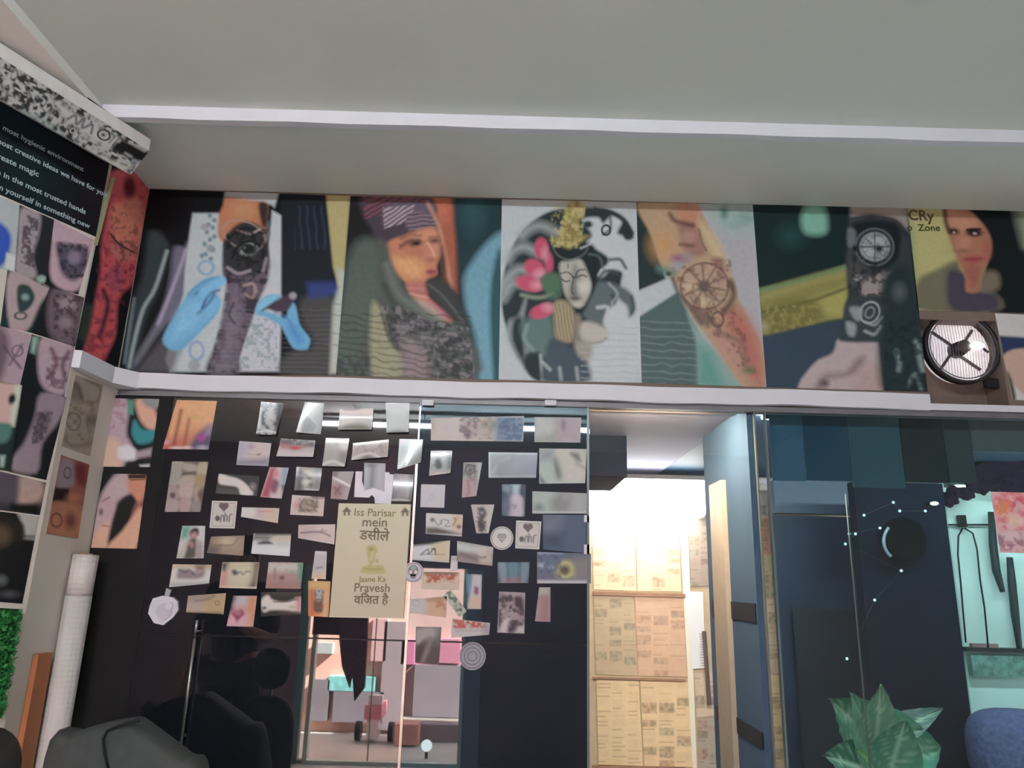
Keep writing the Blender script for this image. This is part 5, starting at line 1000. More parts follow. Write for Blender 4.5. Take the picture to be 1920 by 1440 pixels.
gp([(749, 823), (793, 824), (790, 868), (745, 880)], lambda A: A.F('a8b8b4').at(*A5).P([(930, 590), (1120, 590), (1080, 650), (930, 660)], 'b4b8bc', 6).C([(940, 680), (1060, 640), (1120, 700), (960, 780)], '8ca09c', 8).L([(1190, 640), (1060, 780), (920, 920)], 34, 'dceae8', 6).P([(1100, 830), (1190, 760), (1190, 860), (1000, 910)], '9c949c', 8), 'glossy pale green photo with a diagonal highlight crease, second row right', {'d': .010}, True)  # pale diagonal highlight is painted into the print colour
gp([(624, 884), (664, 884), (651, 937), (620, 935)], lambda A: A.F('a8a0a4').at(*A5).P([(130, 1120), (300, 1120), (240, 1290), (130, 1290)], 'a07478', 10).L([(150, 1030), (400, 1160)], 18, 'f0f0f4', 3).L([(170, 1150), (240, 1230)], 12, '6c4850', 4).L([(240, 1140), (180, 1220)], 10, '6c4850', 4).P([(150, 960), (220, 960), (190, 1030), (150, 1030)], '7c6468', 6), 'greyish pink photo crossed by a white streak, left of the white cut-out')
gp([(683, 868), (723, 869), (721, 921), (682, 919)], lambda A: A.F('a0a2a8').at(*A5).P([(530, 870), (640, 880), (600, 1180), (520, 1180)], 'b8bcc4', 8).P([(600, 900), (650, 900), (640, 1150), (570, 1160)], '74747c', 10).P([(660, 880), (760, 880), (750, 1200), (650, 1190)], 'b0b0b6', 8).E(600, 890, 40, 14, '5c5c64', soft=6), 'grey photo of two pale legs held behind the white cut-out')
cut = [(667, 884), (680, 884), (679, 902), (684, 920), (700, 915), (721, 922), (722, 885), (730, 886), (731, 889), (738, 890), (736, 918), (733, 945), (703, 944), (702, 933), (697, 928), (692, 933), (664, 932)]
b = MB().prism([onY(*q, D - .0035) for q in cut][::-1], (0, -.0015, 0)); tag(b.build('paper_cutout', mat('white_card', (226, 222, 232), .6)), 'white paper cut-out with castle-like prongs above the cream sign', 'cut-out')
gp([(738, 888), (776, 890), (772, 941), (735, 940)], lambda A: A.F('5c5458').at(*A5).P([(900, 990), (990, 990), (1000, 1290), (900, 1290)], '88747c', 8).P([(990, 1000), (1040, 1000), (1030, 1290), (980, 1290)], '8c8080', 6).L([(920, 1040), (930, 1200)], 12, '7c545c', 5).L([(850, 1305), (950, 1300), (1040, 1310)], 12, 'd8d4d4', 3).L([(1040, 1150), (1030, 1260)], 14, 'a09ca0', 4), 'dim photo of two upright arms, above the right corner of the cream sign', {'b': .008}, True)
# right pane
gp([(808, 784), (983, 780), (981, 828), (808, 826)], lambda A: A.F('b8b0ac').at(*A6).E(180, 370, 28, 44, '8c7c7c', soft=6).P([(150, 280), (450, 270), (450, 500), (160, 480)], 'c4bcb4', 14, a=.8).E(320, 390, 60, 50, 'bcb4b4', soft=10).C([(460, 300), (600, 280), (640, 420), (540, 500), (450, 430)], 'ac9ca0', 8).B([(430, 270), (760, 270), (760, 510), (430, 510)], '6c5c60', 5, .56, 3, .8).E(520, 460, 26, 34, '5c4c50', soft=5).P([(640, 270), (820, 270), (790, 520), (640, 520)], 'a8a090', 10, a=.6).E(700, 350, 20, 26, '6c6860', soft=6).E(780, 360, 26, 34, '5c7068', soft=8).P([(800, 270), (1080, 280), (1070, 520), (790, 520)], '7088a4', 6).E(900, 370, 44, 34, '3c5478', soft=8).B([(830, 280), (1070, 290), (1060, 510), (820, 510)], '3c587c', 4, .52, 5, .8).L([(160, 470), (500, 510), (760, 515)], 5, 'c4b898', 3), 'long horizontal collage strip, beige at the left to blue at the right, under the track')
gp([(1002, 782), (1090, 783), (1088, 830), (1002, 829)], lambda A: A.F('a8a8a8').at(*A6).C([(1190, 290), (1350, 290), (1390, 380), (1340, 500), (1190, 520)], 'b4bcb8', 10).P([(1400, 280), (1640, 280), (1640, 530), (1390, 530)], 'a89ca4', 12).E(1475, 350, 14, 34, '70646c', soft=6).P([(1190, 480), (1400, 440), (1400, 530), (1190, 530)], '949c94', 12).N(.05, 6), 'pale greenish and pink photo at the top right corner of the right pane')
gp([(808, 845), (848, 845), (845, 888), (805, 893)], lambda A: A.F('a8b0b4').at(*A6).P([(320, 630), (370, 630), (350, 800), (320, 800)], '5c6c74', 6).C([(200, 700), (230, 690), (260, 750), (240, 800), (210, 790), (190, 740)], '4c5054', 4).L([(180, 760), (250, 780)], 12, '54585c', 4).L([(240, 700), (210, 800)], 10, '4c5054', 3).P([(150, 820), (350, 820), (340, 880), (130, 890)], 'c0b4b0', 8).L([(130, 880), (250, 850), (340, 870)], 12, 'e8dcd8', 4), 'photo of a small deer-like tattoo with a curled foot, below the long strip', {'b': .010}, True)
gp([(869, 867), (904, 867), (893, 930), (866, 933)], lambda A: A.F('a09c9c').at(*A6).P([(610, 730), (670, 730), (660, 950), (610, 900)], 'b4b8bc', 5).RG(540, 800, 44, 46, 14, '44444c').E(540, 810, 16, 18, '34343c', soft=3).B([(480, 740), (620, 740), (600, 960), (470, 960)], '5c5458', 4, .52, 3, .8).P([(470, 900), (600, 900), (570, 1090), (465, 1090)], 'b0888c', 10, a=.7).L([(520, 920), (530, 1020), (510, 1060)], 14, '9c4c5c', 4), 'tapered photo of a round patterned tattoo, upright right of the deer photo')
gp([(916, 848), (1008, 849), (1005, 896), (916, 896)], lambda A: A.F('54606c').at(*A6).P([(1040, 680), (1200, 680), (1190, 880), (1030, 880)], '585a74', 14).L([(720, 640), (1200, 640)], 10, 'a0b4bc', 4).L([(770, 830), (830, 740), (930, 690)], 14, '98a8ac', 5).L([(730, 870), (1200, 870)], 6, '98a4ac', 4).L([(735, 640), (735, 870)], 12, 'a4b4b8', 4).C([(800, 720), (960, 680), (940, 800), (820, 850)], '444c54', 10), 'dark metallic blue-grey photo in a pale border, right of the tapered photo', None, True)
gp([(1011, 841), (1100, 842), (1097, 906), (1011, 907)], lambda A: A.F('b0b4b0').at(*A6).C([(1380, 600), (1600, 600), (1700, 700), (1700, 900), (1480, 900), (1400, 760)], 'c0beb4', 8).C([(1380, 690), (1420, 720), (1460, 860), (1420, 900), (1370, 800)], '6c7c70', 8).C([(1240, 720), (1340, 720), (1380, 850), (1290, 940), (1240, 860)], 'a8b8b4', 6).P([(1230, 610), (1380, 600), (1370, 700), (1240, 710)], '88949c', 12).C([(1540, 640), (1620, 640), (1650, 720), (1600, 710)], '74746c', 6).L([(1600, 740), (1690, 790)], 10, '8c8c84', 6).P([(1240, 860), (1300, 940), (1240, 940)], '54646c', 5).N(.05, 6), 'large pale photo of a bent arm, right side of the right pane, second row')
gp([(998, 921), (1101, 925), (1100, 963), (998, 963)], lambda A: A.F('98a09e').at(*A6).C([(1170, 1040), (1420, 1030), (1380, 1200), (1180, 1220)], 'a4b4ac', 12).C([(1370, 1080), (1540, 1020), (1580, 1160), (1440, 1240), (1350, 1180)], '848488', 12).E(1230, 1180, 34, 30, '5c6868', soft=10).E(1500, 1070, 26, 30, 'a89ca0', soft=8).P([(1560, 1040), (1690, 1040), (1690, 1240), (1540, 1240)], 'a4a4a8', 12).L([(1165, 1225), (1350, 1230), (1700, 1230)], 8, 'c8ccd0', 3), 'wide hazy grey photo, under the large bent arm photo')
gp([(941, 908), (986, 908), (984, 969), (941, 967)], lambda A: A.F('2c4054').at(*A6).P([(860, 950), (960, 950), (940, 1050), (870, 1010)], '788898', 6).P([(965, 950), (1040, 950), (1025, 1060), (965, 1050)], 'a4bccc', 5).C([(940, 1090), (990, 1040), (1060, 1080), (1070, 1180), (1060, 1275), (930, 1275), (940, 1180)], 'b8b0c0', 5).E(990, 1090, 30, 26, 'c8bcc8', soft=6).L([(960, 1160), (1000, 1165), (980, 1190)], 9, '74707c', 4).P([(870, 1150), (940, 1050), (930, 1270), (880, 1270)], '606c84', 14), 'blue photo with a vase-shaped white limb, upright between the two panes of greys')
gp([(790, 908), (835, 909), (833, 952), (788, 951)], lambda A: A.F('c0bec4').at(*A6).RG(160, 1085, 26, 30, 5, 'a4a4ae', soft=3, a=.7).N(.03, 5), 'plain pale square card with a faint ring, left of the tapered photo', name='printed_card', cat='card')
gp([(799, 962), (868, 965), (866, 1006), (798, 1001)], lambda A: A.F('c4c4c4').at(*A6).P([(370, 1250), (470, 1255), (465, 1440), (360, 1400)], 'c8ae90', 8).P([(100, 1380), (200, 1380), (360, 1420), (460, 1450), (100, 1450)], '4c443c', 5).E(165, 1305, 22, 20, '5c5c64', soft=3).L([(190, 1320), (230, 1360), (260, 1300), (250, 1350)], 8, '64646c').L([(280, 1300), (330, 1320), (290, 1370), (340, 1370)], 8, '6c6464').L([(380, 1290), (400, 1300), (370, 1360)], 12, '8c5c4c').E(430, 1375, 22, 16, '6c3c38', soft=3), 'cream photo with a looping word tattoo, right of the cream sign near its top')
gp([(883, 946), (927, 946), (916, 1000), (893, 1000)], lambda A: A.F('b4a8a4').at(*B1).P([(640, 70), (710, 70), (680, 300), (640, 290)], 'b8b8b0', 6).C([(580, 110), (620, 95), (645, 140), (620, 190), (640, 240), (600, 280), (575, 230), (590, 180)], '44404a', 4).L([(560, 200), (640, 210)], 8, '54505a').E(610, 130, 14, 14, '8c8c94', soft=3).B([(570, 90), (650, 90), (640, 290), (570, 290)], '2c2c34', 3, .5, 3, .7), 'tapered photo of a dark vertical figure tattoo, above the round white sticker')
def disc_thing(name, cx, cy, r, m, label, cat, parts=()):
    c = onY(cx, cy, D - .0005); rr = r / 1400 * (c - ORG).dot(FV)
    root = empty(name, c); tag(root, label, cat)
    MB().disc(c, (0, -1, 0), rr, .003, 32).build('disc', m, root)
    for (ri, ro, mm, nm, dx, dy) in parts:
        MB().disc(c + np.array([dx * rr, -.0030, dy * rr]), (0, -1, 0), ro * rr, .0008, 28, ri * rr).build(nm, mm, root)
    return root, c, rr
wst = mat('white_sticker', (208, 204, 202), .5); gst = mat('grey_sticker_ink', (110, 108, 112), .5)
_, c_, rr_ = disc_thing('round_sticker', 941, 1009, 21.5, wst, 'round white sticker with small dark print, left of the second heart card', 'sticker', [(.86, .92, gst, 'ring', 0, 0)])
b = MB()
for zz, ww in ((.32, .34), (.18, .42), (.02, .4), (-.16, .26), (-.3, .12)): b.box(c_ + np.array([-ww * rr_, -.0038, (zz - .04) * rr_]), c_ + np.array([ww * rr_, -.003, (zz + .04) * rr_]))
b.build('print_lines', gst, _)
_, c_, rr_ = disc_thing('skull_sticker', 775, 1073, 19, mat('lilac_sticker', (196, 188, 196), .5), 'round sticker with a skull, on the right edge of the cream sign', 'sticker', [(.84, .9, gst, 'ring', 0, 0)])
for n_, m_, dx, dz, sx, sz in (('skull', mat('skull_grey', (128, 122, 132), .5), 0, .15, .52, .55), ('skull_jaw', mat('skull_grey', (128, 122, 132)), 0, -.38, .3, .24), ('cheek', wst, -.24, .02, .16, .17), ('cheek', wst, .26, .02, .17, .18), ('brow', mat('pale_green', (150, 162, 160), .5), 0, .42, .3, .2), ('nose', mat('dark_plum', (72, 64, 76), .5), 0, -.2, .08, .1)):
    MB().disc(c_ + np.array([dx * rr_, -.003 - (.0006 if n_ not in ('skull', 'skull_jaw') else 0), dz * rr_]), (0, -1, 0), sz * rr_, .0006, 20, sx=sx / sz).build(n_, m_, _)
heartcard([(968, 976), (1015, 978), (1011, 1030), (966, 1028)], 0, 0, (990, 990), 'white card with a heart over the letters mr, right of the round white sticker')
gp([(774, 1020), (844, 1013), (842, 1055), (773, 1050)], lambda A: A.F('c4c8cc').at(*B1).P([(200, 370), (350, 350), (345, 530), (230, 520)], 'c4b894', 8).P([(60, 400), (200, 385), (350, 350), (350, 345), (60, 360)], '2c2424', 4).L([(120, 470), (180, 420), (180, 460)], 9, '5c605c').L([(190, 460), (230, 415), (240, 460)], 10, '4c4a40').L([(130, 462), (310, 465)], 5, '5c5c54').L([(210, 420), (240, 425)], 8, '3c3a30').P([(60, 500), (340, 520), (340, 530), (60, 525)], 'a4acac', 4), "white to yellow photo of a name in script, right of the cream sign at mid-height")
gp([(857, 1014), (925, 1026), (923, 1061), (857, 1053)], lambda A: A.F('8c8080').at(*B1).C([(405, 370), (600, 400), (690, 400), (690, 440), (580, 450), (410, 430)], 'b8c0c0', 6).P([(580, 440), (695, 400), (690, 545), (600, 540)], 'b4a89c', 8).L([(570, 470), (600, 488), (640, 486)], 8, '34302c', 3).L([(440, 460), (560, 500)], 16, '5c4a50', 8).E(600, 440, 30, 30, 'c4bcb4', soft=8), 'photo of a pale arm over a grey ground, under the round white sticker')
gp([(846, 1042), (858, 1042), (858, 1070), (844, 1070)], lambda A: A.F('a8a4a8').P([(844, 1052), (860, 1052), (860, 1072), (844, 1072)], 'c4c0c4', 2), 'tiny pale tag between the script photo and the pale arm photo', name='paper_tag', cat='tag')
gp([(793, 1072), (862, 1073), (860, 1107), (789, 1104)], lambda A: A.F('c8b49c').at(*B1).P([(150, 600), (420, 605), (410, 625), (150, 620)], '5c2c24', 5).B([(165, 620), (400, 620), (400, 690), (165, 690)], 'a83c28', 4, .42, 3, .9).L([(180, 640), (210, 660), (240, 630), (270, 660), (310, 635), (340, 665), (390, 640)], 11, 'b04428', 3).P([(130, 700), (420, 700), (420, 745), (130, 745)], 'c4b4a8', 6), 'photo of orange-red lettering tattoo, right of the skull sticker')
gp([(873, 1076), (904, 1077), (902, 1142), (876, 1142)], lambda A: A.F('2c4c68').at(*B1).P([(530, 620), (610, 620), (605, 900), (495, 895)], 'b8b4bc', 5).P([(530, 800), (605, 800), (605, 900), (495, 895)], 'c8ac94', 8).C([(550, 720), (580, 730), (575, 780), (550, 770)], '6c4c74', 4).E(562, 765, 12, 12, 'a03c50', soft=4).P([(490, 620), (520, 620), (510, 760), (495, 760)], '5c8ca4', 6), 'upright blue photo of a pale shin with a red-violet tattoo')
gp([(831, 1116), (845, 1105), (875, 1146), (861, 1158)], lambda A: A.F('b0b8a8').at(*B1).L([(340, 770), (450, 930)], 24, '8c9888', 6, .6).B([(310, 750), (400, 750), (490, 900), (430, 960)], '3c443c', 4, .55, 3, .8), 'small greenish strip photo tilted diagonally', step=1.0)
gp([(767, 1124), (838, 1118), (836, 1158), (766, 1149)], lambda A: A.F('c4a084').at(*B1).P([(20, 800), (170, 810), (160, 950), (20, 920)], 'b8b8b8', 10).RG(85, 850, 26, 24, 6, '9098a0', a=.7).E(270, 850, 20, 18, 'b06c44', soft=6).L([(250, 880), (300, 860), (310, 900)], 8, '9c6448', 4).P([(20, 790), (60, 790), (90, 830), (20, 820)], 'a8a4a8', 6).P([(160, 820), (330, 790), (330, 820), (180, 840)], '84604c', 6, a=.6), 'tan photo of a forearm, pale at its left, under the orange lettering')
gp([(848, 1160), (919, 1168), (917, 1190), (846, 1196)], lambda A: A.F('b8b4b4').at(*B1).B([(380, 980), (640, 1000), (640, 1050), (380, 1050)], 'b4442c', 4, .42, 2, .9).L([(400, 1010), (450, 1030), (500, 1010), (560, 1035), (600, 1015)], 9, 'b84430', 3).P([(620, 1010), (680, 1010), (670, 1100), (620, 1100)], '9c8ca0', 10).L([(400, 1070), (640, 1065)], 7, '989498', 4), 'white photo of red lettering, above the grey spiral disc')
gp([(780, 1175), (828, 1176), (823, 1245), (778, 1242)], lambda A: A.F('4c4244').at(*B1).C([(90, 1050), (300, 1050), (240, 1130), (180, 1130), (90, 1190)], '9c9494', 8).L([(200, 1150), (170, 1230), (130, 1320)], 34, '7c7474', 6).P([(250, 1050), (300, 1050), (290, 1180), (240, 1180)], '5c6868', 10).P([(90, 1190), (150, 1150), (120, 1330), (85, 1330)], '3c3034', 6), 'dark photo of a bent grey arm, at the top of the bright reflection')
gp([(933, 1054), (993, 1054), (991, 1093), (933, 1093)], lambda A: A.F('2c3c4c').at(*B1).C([(740, 530), (800, 530), (810, 640), (800, 690), (760, 690), (745, 620)], '708c9c', 5).C([(815, 530), (900, 530), (895, 660), (870, 690), (830, 680)], '547c8c', 6).C([(920, 530), (980, 530), (975, 640), (950, 690), (915, 680)], '6c8494', 5).P([(780, 660), (910, 650), (915, 692), (780, 692)], 'a46470', 8, a=.7).L([(735, 692), (985, 692)], 6, '9c949c', 3), 'blue photo of three pale limbs side by side, right of the pale arm photo')
gp([(936, 1109), (985, 1111), (983, 1188), (932, 1186)], lambda A: A.F('8c7c84').at(*B1).P([(790, 765), (950, 770), (940, 810), (790, 800)], 'a89ca4', 6).C([(760, 800), (830, 800), (840, 860), (780, 880)], '3c343c', 5).C([(870, 800), (930, 810), (930, 900), (870, 880)], '3c3438', 5).C([(790, 830), (860, 830), (850, 900), (800, 920)], '94808a', 6).C([(760, 900), (900, 900), (880, 1000), (770, 980)], '9c8c94', 8).B([(740, 780), (950, 780), (940, 1080), (740, 1080)], '342c34', 5, .55, 4, .8).P([(780, 980), (830, 970), (800, 1090), (740, 1085)], 'c0b4bc', 5).P([(890, 1040), (950, 1030), (945, 1090), (870, 1085)], 'b8b8b8', 5).P([(830, 1000), (890, 990), (880, 1060), (830, 1080)], '443840', 6), 'photo of a group of people, lowest on the right part of the right pane')
gp([(1011, 1101), (1032, 1101), (1032, 1166), (1003, 1165)], lambda A: A.F('9c8488').at(*B1).P([(1060, 725), (1140, 725), (1140, 780), (1055, 780)], 'a8a8a4', 6).P([(1080, 810), (1140, 800), (1130, 1000), (1080, 990)], '9c6c74', 10).L([(1020, 995), (1150, 998)], 6, 'a89898'), 'narrow pinkish arm photo, right of the group of people')
gp([(1007, 1035), (1108, 1038), (1108, 1094), (1007, 1094)], lambda A: A.F('64687c').at(*B1).P([(1050, 450), (1250, 440), (1240, 600), (1050, 600)], '5c6884', 10).L([(1060, 450), (1240, 445)], 16, '9ca4bc', 6).E(1080, 550, 26, 18, 'a0acc0', soft=6).E(1180, 560, 30, 18, '8898ac', soft=6).C([(1200, 560), (1250, 510), (1330, 520), (1370, 600), (1340, 650), (1200, 640)], 'a09c70', 6).E(1265, 590, 36, 34, '5c5440', soft=4).RG(1270, 585, 60, 58, 18, 'b4ac74', a=.9).P([(1340, 500), (1470, 490), (1470, 670), (1360, 660)], '847c80', 10).P([(1045, 670), (1440, 670), (1440, 700), (1045, 695)], 'c0bcc0', 4).B([(1050, 460), (1240, 460), (1240, 650), (1050, 650)], '485068', 5, .55, 2, .6), 'blue-grey photo with a yellow ring, at the right edge beside the newspapers')
gp([(1018, 965), (1100, 966), (1098, 1037), (1018, 1030)], lambda A: A.F('485a74').at(*B1).P([(1080, 150), (1240, 150), (1200, 300), (1090, 300)], '6c7084', 24).P([(1080, 300), (1260, 300), (1240, 420), (1080, 400)], '34445c', 14).N(.05, 9), 'plain dusky blue photo, right of the second heart card', off=.0006)  # sheet coloured as the bare navy glass, lighter at its top
for k, (ya, yb, tn, lb_) in enumerate(((966, 979, 'd0ccd4', 'upper'), (1021, 1039, 'd0ccd8', 'lower'))):
    gp([(1095, ya), (1105, ya), (1105, yb), (1095, yb)], lambda A: A.F(tn), lb_ + ' of two tiny white squares on the glass edge beside the newspapers', name='paper_tag', cat='tag', step=1.0, off=.002)
# spiral disc and octagonal ornament
gs = mat('grey_plastic', (150, 146, 156), .5); gd2 = mat('grey_plastic_dark', (112, 108, 118), .5)
disc_thing('spiral_disc', 886, 1230, 25, gs, 'grey spiral disc hanging at the right of the bright reflection', 'ornament', [(.82, .9, gd2, 'groove', 0, 0), (.56, .64, gd2, 'groove', 0, 0), (.3, .38, gd2, 'groove', 0, 0)])
oc = [(289, 1122), (306, 1117), (326, 1120), (335, 1128), (336, 1144), (326, 1158), (308, 1172), (291, 1168), (280, 1150), (283, 1136)]
root = empty('octagonal_ornament', onY(308, 1140, D)); tag(root, 'white octagonal ornament with a small stem, lower left of the black glass', 'ornament')
wh_ = mat('white_ornament', (214, 212, 224), .45)
MB().prism([onY(*q, D - .0005) for q in oc][::-1], (0, -.008, 0)).build('plate', wh_, root)
MB().disc(onY(308, 1146, D - .0085), (0, -1, 0), .022, .004, 20).build('rosette', mat('ornament_shade', (196, 192, 206), .45), root)  # rosette is a slightly greyer white than the plate
MB().disc(onY(318, 1136, D - .0125), (0, -1, 0), .010, .004, 16).build('petal', wh_, root)
MB().prism([onY(*q, D - .0005) for q in [(313, 1103), (322, 1106), (316, 1124), (309, 1120)]][::-1], (0, -.005, 0)).build('stem', mat('ornament_stem', (170, 172, 176), .45), root)

# cream sign
SQ = [(636, 944), (771, 946), (757, 1160), (618, 1157)]
def art_sign(A):
    A.F('cdc3aa').at(0, 0, 1).G((640, 950), (640, 1160), 'cac5a8', 'c2b69c')
    y = 'b0a860'
    A.C([(687, 1030), (693, 1022), (704, 1023), (709, 1034), (705, 1040), (704, 1052), (699, 1060), (718, 1060), (722, 1075), (700, 1076), (678, 1074), (680, 1064), (692, 1058), (690, 1046)], y, 3, .85)
    A.E(697, 1030, 5, 4, '9c985c', soft=2).L([(684, 1066), (700, 1068), (718, 1066)], 2, '9c9450', 1.5).L([(700, 1034), (697, 1050)], 2, 'cac49c', 1.5).E(708, 1052, 3, 4, 'a8a484', soft=2)
    for x, yy in ((640, 0), (749, 1)):
        A.P([(x + 2, 960 + yy), (x + 11, 950 + yy), (x + 20, 960 + yy), (x + 17, 960 + yy), (x + 17, 967 + yy), (x + 13, 967 + yy), (x + 13, 961 + yy), (x + 9, 961 + yy), (x + 9, 967 + yy), (x + 5, 967 + yy), (x + 5, 960 + yy)], '6c6450', 1.3)
    A.L([SQ[3], SQ[2]], 2.5, 'ded4bc', 1.5)
sg = print_on('sign', SQ, PB, NB, art_sign, step=1.2, off=.006, th=.0045); tag(sg, 'cream acrylic sign with a snake picture, English and Hindi lettering', 'sign')
ink1 = mat('brown_ink', (112, 102, 80), .5); ink2 = mat('olive_ink', (126, 120, 76), .5)
T = lambda t_, a_, b_, m_, **k: text_on('lettering', t_, a_, b_, PB, NB, m_, sg, off=.0068, **k)
T('Iss Parisar', (665, 967), (743, 969), ink2, bold=.01)
T('mein', (680, 987), (726, 988), ink1, bold=.012)
T('\u0921\u0938\u0940\u0932\u0947', (674, 1011), (730, 1014), ink1, bold=.02)
T('Jaane Ka', (673, 1091), (724, 1091), ink2, bold=.012)
T('Pravesh', (665, 1109), (731, 1110), ink1, bold=.012)
T('\u0935\u093f\u091c\u0924 \u0939\u0948', (664, 1132), (729, 1132), ink1, bold=.02)
b = MB().tube([onY(*q, D - .0072) for q in [(686, 1117), (683, 1114), (685, 1110.5), (689, 1110.5)]], .0011, 6); b.build('lettering', ink1, sg)

# ------------------------------------------------------------------ air conditioner wrapped in a black and white collage
OA = .20
def pa(x, y, o): return onP(x, y, PL + NL * o, NL)
tr = pa(283, 262, OA)
ft = (tr - PL) @ dl
OB = min(np.arange(.02, .2, .002), key=lambda o: abs((pa(244, 327, o) - PL) @ dl - ft))
br = pa(244, 327, OB)
def along(p, t): return p - dl * t
Lr = 1.25
ztop = tr[2] + .0; z1 = pa(279, 282, OA)[2]
base = PL + dl * ((tr - PL) @ dl)       # foot of the right end on the wall line
sec = lambda t, o, z: np.array([*(base - dl * t + NL * o)[:2], z])
ac = empty('air_conditioner', sec(Lr / 2, .1, br[2])); tag(ac, 'wall air conditioner wrapped in a black and white sticker collage', 'air conditioner')
zt = min(ztop + .02, 2.684)
prof = [(0.004, zt), (OA - .04, zt), (OA, ztop), (OA, z1), (OB, br[2]), (.004, br[2] + OB * .56)]
b = MB().prism([sec(0, o, z) for o, z in prof], -dl * Lr); b.build('housing', mat('ac_white', (208, 206, 202), .5), ac)
def art_coll(A):
    A.F('b8bab8').at(0, 100, 4.8)
    rs = np.random.RandomState(5)
    u = (A.x * .87 + A.y * .5); v = (-A.x * .5 + A.y * .87)
    A2 = Art(u, v); A2.c = A.c
    A2.B([(u.min(), v.min()), (u.max(), v.min()), (u.max(), v.max()), (u.min(), v.max())], '1c1c1c', 6, .50, 4, .95)
    for k in range(520):
        x, y = rs.uniform(u.min(), u.max()), rs.uniform(v.min(), v.max()); w_, h_ = rs.uniform(3, 15), rs.uniform(1.5, 5)
        c = ['1c1c1c', 'd4d6d4', '8c8e8c', 'c4c6c4', '2c3030', 'a4aaa8'][rs.randint(6)]
        if k % 3 == 0: A2.RG(x, y, h_, h_, 1.6, c, soft=1.2)
        elif k % 3 == 1: A2.P([(x, y), (x + w_, y), (x + w_, y + h_), (x, y + h_)], c, 1.2)
        else:
            for q in range(4): A2.L([(x + q * 3.4, y), (x + q * 3.4 + 1.5, y + h_ * 1.2), (x + q * 3.4 + 2, y)], 1.4, c, 1)
    A.c = A2.c
    A.P([(500, 430), (640, 520), (1000, 740), (1080, 760), (1000, 860), (820, 760), (560, 560)], 'c4c4c4', 6).L([(610, 590), (680, 560), (690, 640), (760, 580), (740, 670), (830, 640), (820, 720)], 16, '28282a', 3).RG(935, 735, 56, 44, 14, '1c1c1c', 25).E(930, 735, 18, 14, '1c1c1c', 25, 3).L([(1040, 740), (980, 810)], 10, '34342c').L([(1075, 760), (1010, 830)], 10, '34342c')
    A.P([(1100, 780), (1350, 900), (1240, 990), (1005, 850)], '1c1a1a', 4).L([(1130, 900), (1180, 930)], 14, 'b8b8b8', 4).L([(1210, 830), (1300, 880)], 12, 'a8a8a8', 4).L([(1200, 960), (1260, 980)], 20, '9c9c9c', 4)
    A.P([(800, 880), (1000, 960), (1200, 1000), (1100, 1090), (980, 1050), (800, 940)], 'c4c4b8', 6).L([(900, 900), (1040, 960)], 8, '6c6c64', 3).L([(1090, 990), (1140, 1010)], 9, '34342c', 3)
    A.P([(510, 730), (800, 880), (780, 910), (500, 760)], '1c2022', 4).S([(510, 730), (800, 880), (780, 910), (500, 760)], 'b0b4b4', 60, 3, .4, .9, .5)
    A.P([(100, 520), (200, 510), (480, 640), (470, 790), (300, 680), (90, 570)], '98a8a4', 4).B([(100, 520), (480, 640), (470, 790), (90, 570)], '343c3c', 4, .5, 3, .8)
# collage wrap on the sloping face
q = [sec(Lr, OA, z1), sec(0, OA, z1), sec(0, OB, br[2]), sec(Lr, OB, br[2])]
nn = np.cross(q[1] - q[0], q[3] - q[0]); nn /= np.linalg.norm(nn)
if nn @ (ORG - q[0]) < 0: nn = -nn
nu, nv = 420, 46
U, V = np.meshgrid(np.linspace(0, 1, nu + 1), np.linspace(0, 1, nv + 1)); U, V = U.ravel()[:, None], V.ravel()[:, None]
G = (q[0] * (1 - U) + q[1] * U) * (1 - V) + (q[3] * (1 - U) + q[2] * U) * V + nn * .002
px_, py_ = proj(G)
AA = Art(np.clip(px_, -400, 400), np.clip(py_, -300, 400)); art_coll(AA)
idx = lambda i, j: j * (nu + 1) + i
mk('sticker_wrap', G, [(idx(i, j), idx(i, j + 1), idx(i + 1, j + 1), idx(i + 1, j)) for j in range(nv) for i in range(nu)], M_VINYL, ac, cols=np.clip(AA.c, 0, 1))
pp = [sec(.05, OA - .03, zt), sec(.25, OA - .03, zt + .012), sec(.48, OA - .05, zt + .006)]
MB().tube([sec(.42, OA - .02, zt + .004), sec(.36, OA - .02, zt + .014), sec(.22, OA - .02, zt + .012), sec(.12, OA - .02, zt + .004)], .002).build('cable', darkmetal, ac, True)

# ------------------------------------------------------------------ roll of embossed wallpaper standing in the corner
c = onY(161, 1040, 2.12); x0, y0, zt = c[0], 2.12, c[2]
embs = mat('embossed_white_vinyl', (208, 204, 202), .6, var=.05, scale=8)
nt = embs.node_tree; vor = nt.nodes.new('ShaderNodeTexVoronoi'); vor.inputs['Scale'].default_value = 75; vor.inputs['Randomness'].default_value = 0.1
tc = nt.nodes.new('ShaderNodeTexCoord'); nt.links.new(tc.outputs['Object'], vor.inputs['Vector'])
bp = nt.nodes.new('ShaderNodeBump'); bp.inputs['Strength'].default_value = .7; bp.inputs['Distance'].default_value = .003
nt.links.new(vor.outputs['Distance'], bp.inputs['Height']); nt.links.new(bp.outputs['Normal'], nt.nodes['Principled BSDF'].inputs['Normal'])
rl = empty('wallpaper_roll', (x0, y0, 0)); tag(rl, 'white embossed wallpaper roll standing in the corner left of the black glass', 'roll')
rr = .033
MB().tube([(x0 + .0 - .006, y0, .002), (x0, y0, zt - .11)], rr, 28).build('roll', embs, rl, True)
MB().tube([(x0, y0, zt - .112), (x0 + .001, y0, zt)], rr * .985, 28).build('roll_end', embs, rl, True)
MB().disc((x0, y0, zt - .02), (0, 0, 1), rr * .5, .024, 20).build('core', mat('cardboard', (150, 120, 90), .8), rl)

